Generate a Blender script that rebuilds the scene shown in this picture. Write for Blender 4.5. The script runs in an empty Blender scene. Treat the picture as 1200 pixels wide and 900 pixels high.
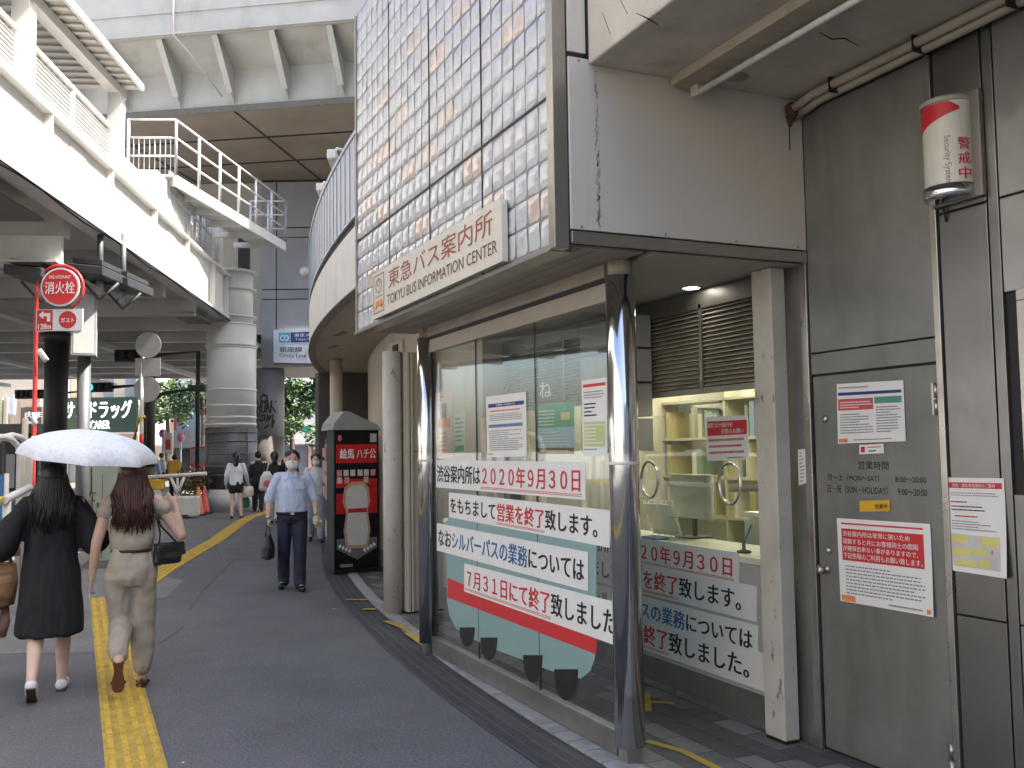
import bpy, bmesh, math, random
from mathutils import Vector, Matrix, noise
R = math.radians
SC = bpy.context.scene
COL = SC.collection
random.seed(7)

# ---------------------------------------------------------------- camera
FPX, HCAM, VD, XV, X1 = 1120.0, 1.65, 16600.0, 360.0, 90.0
_up = Vector((XV - 600, VD, -FPX)).normalized()
def _cam(px, py): return Vector((px - 600, -(py - 450), -FPX))
_hy = 450 + (_up.x * (X1 - 600) - _up.z * FPX) / _up.y
_yc = _cam(X1, _hy).normalized()
_xc = _yc.cross(_up)
ROT = Matrix((_xc, _yc, _up))
CAMP = Vector((0, 0, HCAM))
cd = bpy.data.cameras.new('camera'); cd.sensor_width = 36; cd.lens = FPX / 1200 * 36
cd.clip_start = 0.05; cd.clip_end = 900
cam = bpy.data.objects.new('camera', cd); COL.objects.link(cam)
cam.matrix_world = Matrix.Translation(CAMP) @ ROT.to_4x4()
SC.camera = cam
SC.render.resolution_x, SC.render.resolution_y = 1024, 768

# ---------------------------------------------------------------- light
SUN_EL, SUN_AZ = 50.0, 118.0          # azimuth clockwise from +Y (the shop front runs along +Y)
w = bpy.data.worlds.new('World'); SC.world = w; w.use_nodes = True
nt = w.node_tree; bg = nt.nodes['Background']
sky = nt.nodes.new('ShaderNodeTexSky'); sky.sky_type = 'NISHITA'; sky.sun_disc = False
sky.sun_elevation = R(SUN_EL); sky.sun_rotation = R(SUN_AZ); sky.air_density = 1.0; sky.dust_density = 5.0; sky.ozone_density = 1.0
nt.links.new(sky.outputs[0], bg.inputs[0]); bg.inputs[1].default_value = 0.15
sd = bpy.data.lights.new('sun', 'SUN'); sd.energy = 4.5; sd.angle = R(0.5); sd.color = (1, .95, .88)
sun = bpy.data.objects.new('sun', sd); COL.objects.link(sun)
_ts = Vector((math.sin(R(SUN_AZ)) * math.cos(R(SUN_EL)), math.cos(R(SUN_AZ)) * math.cos(R(SUN_EL)), math.sin(R(SUN_EL))))
sun.rotation_euler = _ts.to_track_quat('Z', 'Y').to_euler()
SC.view_settings.view_transform = 'Standard'; SC.view_settings.look = 'None'
SC.view_settings.exposure = 1.85; SC.view_settings.gamma = 1.0
SC.cycles.max_bounces = 10; SC.cycles.transparent_max_bounces = 16; SC.cycles.diffuse_bounces = 5
SC.cycles.caustics_reflective = False; SC.cycles.caustics_refractive = False

# ---------------------------------------------------------------- where a measured direction meets a plane of the place
def ray(px, py): return (ROT @ _cam(px, py)).normalized()
def onX(px, py, X): d = ray(px, py); return CAMP + d * (X / d.x)
def onY(px, py, Y): d = ray(px, py); return CAMP + d * (Y / d.y)
def onZ(px, py, z=0.0): d = ray(px, py); return CAMP + d * ((z - HCAM) / d.z)
def onD(px, py, D): return CAMP + ROT @ (_cam(px, py) / FPX * D)
def onP(px, py, O, n): d = ray(px, py); return CAMP + d * ((O - CAMP).dot(n) / d.dot(n))
CF = Vector((ROT[0][2], ROT[1][2], 0)); CF = -CF.normalized()      # horizontal view direction
CR = Vector((CF.y, -CF.x, 0))

# ---------------------------------------------------------------- materials
MATS = {}
def mat(name, col, rough=.6, metal=0, var=.12, vs=6, bump=0, bs=80, streak=0, streak_col=(.05, .045, .04), sscale=(9, 9, .7), rvar=.1, emit=0, spec=.5, trans=0, slo=.52, shi=.75, fine=0, fs=70):
    if name in MATS: return MATS[name]
    m = bpy.data.materials.new(name); m.use_nodes = True; n = m.node_tree.nodes; l = m.node_tree.links
    p = n['Principled BSDF']; p.inputs['Metallic'].default_value = metal; p.inputs['Roughness'].default_value = rough
    p.inputs['Specular IOR Level'].default_value = spec
    if trans: p.inputs['Transmission Weight'].default_value = trans
    g = n.new('ShaderNodeNewGeometry')
    def nz(scale, det=5, vec=None):
        t = n.new('ShaderNodeTexNoise'); t.inputs['Scale'].default_value = scale; t.inputs['Detail'].default_value = det; t.inputs['Roughness'].default_value = .6
        l.new(vec or g.outputs['Position'], t.inputs['Vector']); return t
    c4 = (*col, 1)
    t = nz(vs)
    mr = n.new('ShaderNodeMapRange'); mr.inputs['From Min'].default_value = .3; mr.inputs['From Max'].default_value = .7
    mr.inputs['To Min'].default_value = 1 - var; mr.inputs['To Max'].default_value = 1 + var
    l.new(t.outputs['Fac'], mr.inputs['Value'])
    mx = n.new('ShaderNodeMix'); mx.data_type = 'RGBA'; mx.blend_type = 'MULTIPLY'; mx.inputs['Factor'].default_value = 1
    mx.inputs['A'].default_value = c4; l.new(mr.outputs[0], mx.inputs['B']); out = mx.outputs['Result']
    if fine:
        tf = nz(fs, 3); rf_ = n.new('ShaderNodeMapRange'); rf_.inputs['From Min'].default_value = .3; rf_.inputs['From Max'].default_value = .7
        rf_.inputs['To Min'].default_value = 1 - fine; rf_.inputs['To Max'].default_value = 1 + fine; l.new(tf.outputs['Fac'], rf_.inputs['Value'])
        mf = n.new('ShaderNodeMix'); mf.data_type = 'RGBA'; mf.blend_type = 'MULTIPLY'; mf.inputs['Factor'].default_value = 1
        l.new(out, mf.inputs['A']); l.new(rf_.outputs[0], mf.inputs['B']); out = mf.outputs['Result']
    if streak:
        mp = n.new('ShaderNodeMapping'); mp.inputs['Scale'].default_value = sscale; l.new(g.outputs['Position'], mp.inputs['Vector'])
        s = nz(1.0, 6, mp.outputs[0])
        r2 = n.new('ShaderNodeMapRange'); r2.inputs['From Min'].default_value = slo; r2.inputs['From Max'].default_value = shi
        r2.inputs['To Min'].default_value = 0; r2.inputs['To Max'].default_value = streak; l.new(s.outputs['Fac'], r2.inputs['Value'])
        m2 = n.new('ShaderNodeMix'); m2.data_type = 'RGBA'; l.new(r2.outputs[0], m2.inputs['Factor']); l.new(out, m2.inputs['A'])
        m2.inputs['B'].default_value = (*streak_col, 1); out = m2.outputs['Result']
    l.new(out, p.inputs['Base Color'])
    if rvar:
        r3 = n.new('ShaderNodeMapRange'); r3.inputs['To Min'].default_value = max(.02, rough - rvar); r3.inputs['To Max'].default_value = min(1, rough + rvar)
        t3 = nz(vs * 2.3); l.new(t3.outputs['Fac'], r3.inputs['Value']); l.new(r3.outputs[0], p.inputs['Roughness'])
    if bump:
        b = n.new('ShaderNodeBump'); b.inputs['Strength'].default_value = bump; b.inputs['Distance'].default_value = .01
        t4 = nz(bs); l.new(t4.outputs['Fac'], b.inputs['Height']); l.new(b.outputs[0], p.inputs['Normal'])
    if emit:
        l.new(out, p.inputs['Emission Color']); p.inputs['Emission Strength'].default_value = emit
    MATS[name] = m; return m
def glass(name, tint=(.96, .98, .97), base=.06, power=4.0):
    m = bpy.data.materials.new(name); m.use_nodes = True; n = m.node_tree.nodes; l = m.node_tree.links; n.clear()
    o = n.new('ShaderNodeOutputMaterial'); t = n.new('ShaderNodeBsdfTransparent'); t.inputs[0].default_value = (*tint, 1)
    g = n.new('ShaderNodeBsdfGlossy'); g.inputs['Roughness'].default_value = .02; g.inputs[0].default_value = (1, 1, 1, 1)
    lw = n.new('ShaderNodeLayerWeight'); lw.inputs[0].default_value = .5
    pw = n.new('ShaderNodeMath'); pw.operation = 'POWER'; pw.inputs[1].default_value = power; l.new(lw.outputs['Facing'], pw.inputs[0])
    ma = n.new('ShaderNodeMath'); ma.operation = 'MULTIPLY_ADD'; ma.inputs[1].default_value = .85; ma.inputs[2].default_value = base; l.new(pw.outputs[0], ma.inputs[0])
    mx = n.new('ShaderNodeMixShader'); l.new(ma.outputs[0], mx.inputs[0]); l.new(t.outputs[0], mx.inputs[1]); l.new(g.outputs[0], mx.inputs[2]); l.new(mx.outputs[0], o.inputs[0])
    MATS[name] = m; return m

# ---------------------------------------------------------------- mesh builder
class MB:
    def __init__(s): s.v = []; s.f = []; s.m = []; s.sm = []
    def add(s, vs, fs, mi=0, smooth=False):
        b = len(s.v); s.v += [Vector(x) for x in vs]
        for f in fs: s.f.append([b + i for i in f]); s.m.append(mi); s.sm.append(smooth)
        return s
    def box(s, lo, hi, mi=0, M=None):
        x0, y0, z0 = lo; x1, y1, z1 = hi
        vs = [Vector(p) for p in ((x0,y0,z0),(x1,y0,z0),(x1,y1,z0),(x0,y1,z0),(x0,y0,z1),(x1,y0,z1),(x1,y1,z1),(x0,y1,z1))]
        if M: vs = [M @ p for p in vs]
        return s.add(vs, [(0,3,2,1),(4,5,6,7),(0,1,5,4),(1,2,6,5),(2,3,7,6),(3,0,4,7)], mi)
    def obox(s, c, r, u, hw, hh, hd, mi=0):           # box about c with half sizes along r, u and r x u
        r = Vector(r).normalized(); u = Vector(u).normalized(); n = r.cross(u)
        M = Matrix.Translation(c) @ Matrix((r, u, n)).transposed().to_4x4()
        return s.box((-hw, -hh, -hd), (hw, hh, hd), mi, M)
    def quad(s, a, b, c, d, mi=0): return s.add([a, b, c, d], [(0, 1, 2, 3)], mi)
    def poly(s, pts, ext, mi=0):                      # flat outline given thickness along ext
        n = len(pts); e = Vector(ext); pts = [Vector(p) for p in pts]
        return s.add(pts + [p + e for p in pts], [tuple(range(n)), tuple(range(2*n-1, n-1, -1))] + [((i+1) % n, i, n+i, n+(i+1) % n) for i in range(n)], mi)
    def ring(s, c, ax, r, seg):
        ax = Vector(ax).normalized(); t = Vector((0,0,1)) if abs(ax.z) < .9 else Vector((1,0,0)); a = ax.cross(t).normalized(); b = ax.cross(a)
        return [Vector(c) + (a*math.cos(2*math.pi*i/seg) + b*math.sin(2*math.pi*i/seg))*r for i in range(seg)]
    def tube(s, pts, r, seg=12, mi=0, smooth=True, cap=True):
        pts = [Vector(p) for p in pts]; rs = r if isinstance(r, (list, tuple)) else [r]*len(pts); b = len(s.v); n = len(pts)
        for i, p in enumerate(pts):
            ax = (pts[min(i+1, n-1)] - pts[max(i-1, 0)]); s.v += s.ring(p, ax, rs[i], seg)
        for i in range(n-1):
            for j in range(seg):
                k = (j+1) % seg; s.f.append([b+i*seg+j, b+(i+1)*seg+j, b+(i+1)*seg+k, b+i*seg+k]); s.m.append(mi); s.sm.append(smooth)
        if cap:
            s.f.append([b+j for j in range(seg)]); s.m.append(mi); s.sm.append(False)
            s.f.append([b+(n-1)*seg+j for j in range(seg-1, -1, -1)]); s.m.append(mi); s.sm.append(False)
        return s
    def lathe(s, c, prof, seg=24, mi=0, ax=(0,0,1), smooth=True, cap=True):
        c = Vector(c); ax = Vector(ax).normalized()
        t = Vector((0,0,1)) if abs(ax.z) < .9 else Vector((1,0,0)); a = ax.cross(t).normalized(); bb = ax.cross(a); b = len(s.v); n = len(prof)
        for (r, h) in prof:
            s.v += [c + ax*h + (a*math.cos(2*math.pi*j/seg) + bb*math.sin(2*math.pi*j/seg))*r for j in range(seg)]
        for i in range(n-1):
            for j in range(seg):
                k = (j+1) % seg; s.f.append([b+i*seg+j, b+(i+1)*seg+j, b+(i+1)*seg+k, b+i*seg+k]); s.m.append(mi); s.sm.append(smooth)
        if cap:
            s.f.append([b+j for j in range(seg)]); s.m.append(mi); s.sm.append(False)
            s.f.append([b+(n-1)*seg+j for j in range(seg-1, -1, -1)]); s.m.append(mi); s.sm.append(False)
        return s
    def ball(s, c, r, seg=12, rings=8, mi=0, M=None):
        rx, ry, rz = r if isinstance(r, (tuple, list)) else (r, r, r); c = Vector(c); b = len(s.v)
        for i in range(rings+1):
            th = math.pi*i/rings
            for j in range(seg):
                ph = 2*math.pi*j/seg; p = Vector((rx*math.sin(th)*math.cos(ph), ry*math.sin(th)*math.sin(ph), rz*math.cos(th)))
                if M: p = M @ p
                s.v.append(c + p)
        for i in range(rings):
            for j in range(seg):
                k = (j+1) % seg; s.f.append([b+i*seg+j, b+(i+1)*seg+j, b+(i+1)*seg+k, b+i*seg+k]); s.m.append(mi); s.sm.append(True)
        return s
    def cone(s, p0, r0, p1, r1, seg=14, mi=0):
        p0 = Vector(p0); p1 = Vector(p1); s.tube([p0, p1], [r0, r1], seg, mi); s.ball(p0, r0, seg, 8, mi); s.ball(p1, r1, seg, 8, mi); return s
    def loft(s, secs, seg=20, mi=0):                  # secs: (centre, right half vector, forward half vector)
        b = len(s.v); n = len(secs)
        for c, a, d in secs:
            c = Vector(c); a = Vector(a); d = Vector(d)
            s.v += [c + a*math.cos(2*math.pi*j/seg) + d*math.sin(2*math.pi*j/seg) for j in range(seg)]
        for i in range(n-1):
            for j in range(seg):
                k = (j+1) % seg; s.f.append([b+i*seg+j, b+i*seg+k, b+(i+1)*seg+k, b+(i+1)*seg+j]); s.m.append(mi); s.sm.append(True)
        s.f.append([b+j for j in range(seg-1, -1, -1)]); s.m.append(mi); s.sm.append(False)
        s.f.append([b+(n-1)*seg+j for j in range(seg)]); s.m.append(mi); s.sm.append(False)
        return s
    def build(s, name, mats, parent=None, bevel=0, fix=False, bseg=2):
        me = bpy.data.meshes.new(name); me.from_pydata([tuple(v) for v in s.v], [], s.f)
        for m in (mats if isinstance(mats, (list, tuple)) else [mats]): me.materials.append(m)
        for p, mi, sm in zip(me.polygons, s.m, s.sm): p.material_index = mi; p.use_smooth = sm
        if fix or bevel:
            bm = bmesh.new(); bm.from_mesh(me)
            bmesh.ops.recalc_face_normals(bm, faces=bm.faces); bm.to_mesh(me); bm.free()
        me.update()
        o = bpy.data.objects.new(name, me); COL.objects.link(o)
        if parent: o.parent = parent
        if bevel:
            md = o.modifiers.new('bevel', 'BEVEL'); md.width = bevel; md.segments = bseg; md.limit_method = 'ANGLE'; md.angle_limit = R(40)
        return o
def tag(o, label=None, cat=None, group=None, kind=None):
    for k, v in (('label', label), ('category', cat), ('group', group), ('kind', kind)):
        if v: o[k] = v
    return o
def empty(name, label, cat, group=None, loc=(0,0,0)):
    o = bpy.data.objects.new(name, None); COL.objects.link(o); o.empty_display_size = .1; o.location = loc
    return tag(o, label, cat, group)
def tobase(root, base):
    """move the thing's Empty to its base; the parts keep their places"""
    base = Vector(base); root.location = base
    for c in root.children: c.location = Vector(c.location) - base
def copy_tree(o, parent=None):
    c = o.copy(); COL.objects.link(c); c.parent = parent
    for ch in list(o.children): copy_tree(ch, c)
    return c

# ---------------------------------------------------------------- lettering
_txt = {}
def glyphs(s, bold=0):
    """outlines of a line of text; bold lays shifted copies a hair in front of each other"""
    if (s, bold) in _txt: return _txt[(s, bold)]
    c = bpy.data.curves.new('lettering', 'FONT'); c.body = s; c.size = 1; c.resolution_u = 3
    o = bpy.data.objects.new('lettering', c); COL.objects.link(o)
    dg = bpy.context.evaluated_depsgraph_get(); me = bpy.data.meshes.new_from_object(o.evaluated_get(dg))
    vs = [tuple(v.co) for v in me.vertices]; fs = [tuple(p.vertices) for p in me.polygons]
    bpy.data.objects.remove(o); bpy.data.curves.remove(c); bpy.data.meshes.remove(me)
    if bold > .007 and vs:
        V, F = [], []
        for k, (dx, dy) in enumerate(((-bold, 0), (bold, 0), (0, bold*.6))):
            F += [tuple(i + len(V) for i in f) for f in fs]; V += [(x+dx, y+dy, k) for x, y, z in vs]
        vs, fs = V, F
    _txt[(s, bold)] = (vs, fs); return vs, fs
def _lay(mb, vs, fs, P, mi):
    a = P(0, 0); n = (P(.1, 0) - a).cross(P(0, .1) - a).normalized()
    mb.add([P(x, y) + n*(z*.0004) for x, y, z in vs], fs, mi)
def text_fit(mb, s, fn, u0, v0, u1, v1, mi=0, bold=.01):
    vs, fs = glyphs(s, bold)
    if not vs: return
    xs = [p[0] for p in vs]; ys = [p[1] for p in vs]; a, b = min(xs), max(xs); c, d = min(ys), max(ys)
    _lay(mb, vs, fs, lambda x, y: fn(u0 + (x-a)/(b-a+1e-6)*(u1-u0), v0 + (y-c)/(d-c+1e-6)*(v1-v0)), mi)
# ================================================================ MATERIALS
asphalt = mat('asphalt', (.128, .128, .131), .85, var=.17, vs=1.1, bump=.5, bs=90, fine=.38, fs=55, streak=.4, streak_col=(.165, .163, .16), sscale=(.6, .25, 1))
asphalt2 = mat('asphalt_pale', (.185, .18, .17), .9, var=.16, vs=1.5, bump=.4, bs=90, fine=.3, fs=50)
granite = mat('granite_band', (.05, .05, .056), .75, var=.3, vs=14, bump=.3, bs=120, streak=.5, streak_col=(.16, .155, .15), sscale=(6, .5, 1))
joint = mat('joint', (.14, .135, .13), .9, var=.2)
stone = mat('kerb_stone', (.36, .355, .34), .8, var=.2, vs=9, bump=.2, streak=.3, streak_col=(.12, .11, .1), sscale=(5, 5, 5))
yellow_d = mat('tactile_base_shaded', (.47, .32, .06), .8, var=.25, vs=7, streak=.5, streak_col=(.16, .12, .06), sscale=(4, 4, 4))  # darker than the bars: the shade between them is put into this colour
yellow = mat('tactile_yellow', (.60, .39, .045), .7, var=.18, vs=5, bump=.15, streak=.6, streak_col=(.24, .18, .08), sscale=(5, 2, 3), fine=.2, fs=40)
yellow_in = mat('yellow_tape', (.55, .38, .05), .6)
steel = mat('brushed_steel', (.30, .298, .285), .38, .75, var=.22, vs=2.2, bump=.03, bs=200, streak=.4, streak_col=(.16, .14, .12), sscale=(5, 5, .9), rvar=.14)
steel_d = mat('door_steel', (.235, .235, .222), .45, .55, var=.14, vs=3, bump=.1, bs=500, streak=.3, streak_col=(.11, .1, .085), sscale=(4, 4, .8))
steel_l = mat('polished_steel', (.45, .43, .40), .3, .85, var=.2, vs=3, streak=.45, streak_col=(.25, .2, .17), sscale=(7, 7, .6))
chrome = mat('chrome', (.66, .66, .655), .13, 1, var=.08, rvar=.05, bump=.02, bs=40)
white_w = mat('white_panel', (.62, .59, .53), .45, var=.05, vs=1.5, streak=.35, streak_col=(.3, .28, .25), sscale=(7, 7, .3), slo=.58, shi=.8)
cream_p = mat('chipped_cream_paint', (.55, .525, .46), .6, var=.1, vs=5, streak=.75, streak_col=(.1, .07, .05), sscale=(16, 16, 6), slo=.62, shi=.68)
cream = mat('cream_wall', (.50, .46, .38), .6, var=.08, vs=2, streak=.3, streak_col=(.28, .25, .2), sscale=(5, 5, .5))
concrete = mat('eave_concrete', (.56, .52, .44), .85, var=.12, vs=4, bump=.2, streak=.5, streak_col=(.2, .17, .13), sscale=(3, 3, 3), slo=.55)
soffit_m = mat('soffit_boards', (.36, .32, .27), .6, var=.16, vs=3, streak=.35, streak_col=(.2, .15, .11), sscale=(4, .6, 1))
dark = mat('dark_gap', (.02, .02, .02), .7)
black = mat('black', (.012, .012, .013), .5)
trim = mat('bronze_trim', (.36, .34, .30), .35, .8, var=.08)
block_m = mat('glass_block', (.56, .565, .575), .24, 0, var=.12, vs=7, spec=.8, rvar=.06)
block_p = mat('glass_block_salmon', (.64, .53, .46), .2, 0, var=.12, spec=.9, rvar=.05)
grout = mat('block_joint', (.23, .232, .238), .5, .3)
paper = mat('paper', (.78, .78, .77), .7, var=.02, rvar=0)
red = mat('print_red', (.60, .03, .035), .5, var=.03, rvar=0)
ink = mat('print_black', (.015, .015, .016), .6, var=.02, rvar=0)
blue = mat('print_blue', (.04, .15, .36), .6, var=.02, rvar=0)
grey_ink = mat('print_grey', (.22, .22, .23), .6, var=.02, rvar=0)
navy = mat('print_navy', (.03, .05, .22), .6, rvar=0)
yel_ink = mat('print_yellow', (.66, .62, .18), .6, rvar=0)
green_ink = mat('print_green', (.06, .35, .17), .6, rvar=0)
orange = mat('print_orange', (.75, .25, .06), .6, rvar=0)
peach = mat('print_peach', (.75, .42, .30), .6, rvar=0)
teal = mat('decal_teal', (.24, .38, .375), .5, var=.03, rvar=0)
white_ink = mat('print_white', (.8, .8, .8), .6, var=.02, rvar=0)
clear = glass('window_glass', base=.085)
clear2 = glass('counter_glass', (.95, .97, .9), .09, 4)
frost = mat('frosted_panel', (.42, .44, .43), .3, var=.06)

# ================================================================ GROUND
def nodes_ground():
    m = MATS['asphalt']
g = MB(); S = 240
g.add([(-S, -60, 0), (S, -60, 0), (S, S*1.6, 0), (-S, S*1.6, 0)], [(0, 1, 2, 3)])
tag(g.build('ground', asphalt), kind='structure')

XC = lambda Y: 2.4 + .069*(Y-8.9) + .0134*(Y-8.9)**2 if Y > 6.3 else 2.31      # curved edge of the round building
# kerb line: outer edge of the dark paving band, measured along the street
KL = [(2.2, -3.), (2.2, 4.6), (2.225, 5.9), (2.34, 7.7), (2.66, 10.6), (3.1, 13.2), (3.55, 15.2), (4.4, 19.), (6.0, 25.8), (7.2, 30)]
def kx(Y):
    for (x0, y0), (x1, y1) in zip(KL, KL[1:]):
        if y0 <= Y <= y1: return x0 + (x1-x0)*(Y-y0)/(y1-y0)
    return KL[-1][0]
def sm(Y): return sum(kx(Y + d) for d in (-.8, -.4, 0, .4, .8))/5
def strip(mb, off0, off1, y0, y1, z, step=.25, mi=0):
    Y = y0
    while Y < y1 - 1e-6:
        Yn = min(Y+step, y1)
        mb.quad((sm(Y)+off0, Y, z), (sm(Y)+off1, Y, z), (sm(Yn)+off1, Yn, z), (sm(Yn)+off0, Yn, z), mi); Y = Yn
mb = MB(); strip(mb, 0, .30, -3, 28, .006)
for k, o_ in enumerate((.0, .075, .15, .225, .29)): strip(mb, o_, o_+.008, -3, 28, .0095, mi=1)
random.seed(3)
tag(mb.build('paving_band', [granite, joint]), kind='structure')
# light stone kerb along the shop front
mb = MB(); Y = -2.0
while Y < 27:
    L = .19 if Y < 12 else .5; x0 = sm(Y)+.31; x1 = sm(Y+L-.012)+.31
    wd = .15 if Y < 8 else .12
    mb.poly([(x0, Y, 0), (x0+wd, Y, 0), (x1+wd, Y+L-.012, 0), (x1, Y+L-.012, 0)], (0, 0, .018)); Y += L
tag(mb.build('kerb', stone, fix=True), kind='structure')
# tiled floor of the passage and the forecourt
tm = bpy.data.materials.new('floor_tiles'); tm.use_nodes = True; n = tm.node_tree.nodes; l = tm.node_tree.links; p = n['Principled BSDF']
geo = n.new('ShaderNodeNewGeometry'); mp = n.new('ShaderNodeMapping'); mp.inputs['Rotation'].default_value = (0, 0, R(90)); l.new(geo.outputs['Position'], mp.inputs[0])
def brick(c1, c2, mo, w_, h_, bias):
    b = n.new('ShaderNodeTexBrick'); b.inputs['Color1'].default_value = c1; b.inputs['Color2'].default_value = c2; b.inputs['Mortar'].default_value = mo
    b.inputs['Scale'].default_value = 1; b.inputs['Brick Width'].default_value = w_; b.inputs['Row Height'].default_value = h_; b.inputs['Mortar Size'].default_value = .004; b.inputs['Bias'].default_value = bias
    l.new(mp.outputs[0], b.inputs['Vector']); return b
b = brick((.11, .107, .103, 1), (.36, .35, .335, 1), (.035, .035, .035, 1), .30, .15, -.35)
nz = n.new('ShaderNodeTexNoise'); nz.inputs['Scale'].default_value = 12; nz.inputs['Detail'].default_value = 6; l.new(geo.outputs['Position'], nz.inputs[0])
mr = n.new('ShaderNodeMapRange'); mr.inputs['To Min'].default_value = .6; mr.inputs['To Max'].default_value = 1.35; l.new(nz.outputs[0], mr.inputs[0])
mx = n.new('ShaderNodeMix'); mx.data_type = 'RGBA'; mx.blend_type = 'MULTIPLY'; mx.inputs['Factor'].default_value = 1; l.new(b.outputs[0], mx.inputs['A']); l.new(mr.outputs[0], mx.inputs['B'])
l.new(mx.outputs['Result'], p.inputs['Base Color']); p.inputs['Roughness'].default_value = .6
mb = MB(); Y = -2.
while Y < 26:
    x0 = sm(Y)+.44; x1 = sm(Y+.5)+.44; xe = 3.95 if Y < 7.5 else max(4.0, sm(Y)+2.2)
    mb.quad((x0, Y, .012), (xe, Y, .012), (xe, Y+.5, .012), (x1, Y+.5, .012)); Y += .5
tag(mb.build('tiled_pavement', tm), kind='structure')
# yellow guide line on the tiles
mb = MB()
pts = [(2.75, 4.1), (2.95, 4.6), (3.02, 5.0), (3.03, 6.0), (3.0, 7.0), (2.93, 8.0), (2.85, 8.9)]
pts = [onZ(757, 868, .015), onZ(800, 880, .015), onZ(850, 905, .015), onZ(900, 940, .015)]
def ribbon(mb, pts, wd, z, mi=0):
    pts = [Vector((p[0], p[1], z)) for p in pts]
    L = []
    for i, p in enumerate(pts):
        d = (pts[min(i+1, len(pts)-1)] - pts[max(i-1, 0)]).normalized(); s_ = Vector((d.y, -d.x, 0)); L.append((p - s_*wd/2, p + s_*wd/2))
    for a, b_ in zip(L, L[1:]): mb.quad(a[0], a[1], b_[1], b_[0], mi)
ribbon(mb, pts, .05, .016)
a = onZ(757, 822, .015); ribbon(mb, [a, onZ(790, 824, .015)], .045, .016); ribbon(mb, [onZ(757, 812, .015), onZ(759, 834, .015)], .05, .017)
for q in ((452, 728, 480, 738), (478, 742, 500, 757), (425, 714, 440, 714), (405, 703, 432, 703)):
    ribbon(mb, [onZ(q[0], q[1], .015), onZ(q[2], q[3], .015)], .07, .019)
ribbon(mb, [onZ(535, 700, .015), onZ(560, 730, .015)], .06, .019)
tag(mb.build('yellow_guide_line', yellow_in), kind='structure')
# tactile paving: 30 cm tiles with four raised bars
mb = MB(); TP = [(.31, -1.), (.31, 12.0)]
def tact(mb, a, b, warn=False):
    a = Vector((a[0], a[1], 0)); b = Vector((b[0], b[1], 0)); d = (b-a); L = d.length; d.normalize(); s_ = Vector((d.y, -d.x, 0)); k = 0; t = 0
    while t < L - .01:
        e = min(t+.298, L); c0 = a + d*t; c1 = a + d*e
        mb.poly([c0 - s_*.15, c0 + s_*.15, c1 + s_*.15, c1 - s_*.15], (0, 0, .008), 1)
        if not warn:
            for q in (-.1125, -.0375, .0375, .1125):
                i0 = c0 + d*.003 + s_*q; i1 = c1 - d*.001 + s_*q
                mb.poly([i0 - s_*.017 + Vector((0,0,.008)), i0 + s_*.017 + Vector((0,0,.008)), i1 + s_*.017 + Vector((0,0,.008)), i1 - s_*.017 + Vector((0,0,.008))], (0, 0, .005))
        t += .30
tact(mb, (.31, -1), (.31, 12.1))
bend = [(.75, 12.9), (1.15, 14.5), (1.75, 16.6), (2.45, 19.0), (3.3, 22.4), (4.0, 25.0), (5.4, 28.4)]
for a, b_ in zip(bend, bend[1:]): tact(mb, a, b_)
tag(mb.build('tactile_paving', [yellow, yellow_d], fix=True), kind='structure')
# paler old paving on the road side of the tactile line, its cut edge and seams
mb = MB()
A = [onZ(*q, .003) for q in ((-260, 770), (128, 764), (133, 722), (128, 680), (118, 640), (60, 632), (-260, 640))]
mb.add(A, [tuple(range(len(A)))])
B = [onZ(*q, .003) for q in ((140, 664), (215, 680), (195, 700), (182, 702), (180, 690))]
mb.add(B, [tuple(range(len(B)))])
tag(mb.build('pavement', asphalt2), kind='structure')
mb = MB()
for q in (((0, 738), (60, 720), (125, 715)), ((222, 716), (240, 690), (275, 655)), ((186, 755), (215, 735)), ((190, 690), (230, 694), (330, 686)), ((250, 655), (330, 660)), ((235, 612), (260, 655))):
    ribbon(mb, [onZ(*p_) for p_ in q], .012, .0045)
tag(mb.build('pavement_seams', mat('seam', (.078, .078, .08), .9)), kind='structure')
# small litter, flattened spots
mb = MB()
for q in ((385, 715), (392, 714), (211, 895), (300, 600), (326, 668)):
    c = onZ(*q); mb.add([c + Vector((random.uniform(-.04, .04), random.uniform(-.02, .02), .005)) for _ in range(3)] , [(0, 1, 2)])
random.seed(11)
for _ in range(46):
    c = Vector((random.uniform(-1.2, 2.1), random.uniform(4.5, 20), .0035)); r = random.uniform(.008, .022); k = random.uniform(.6, 1)
    mb.add([c + Vector((math.cos(t*1.05)*r, math.sin(t*1.05)*r*k, 0)) for t in range(6)], [tuple(range(6))], 1)
tag(mb.build('litter', [paper, mat('gum_spot', (.17, .17, .165), .9)]), kind='stuff')

# ================================================================ INFORMATION CENTRE
IC = empty('information_centre', 'corner bus office with a glass block front, chrome columns and a glazed counter hall', 'building')
XB = 2.15; ZS = 2.65
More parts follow.
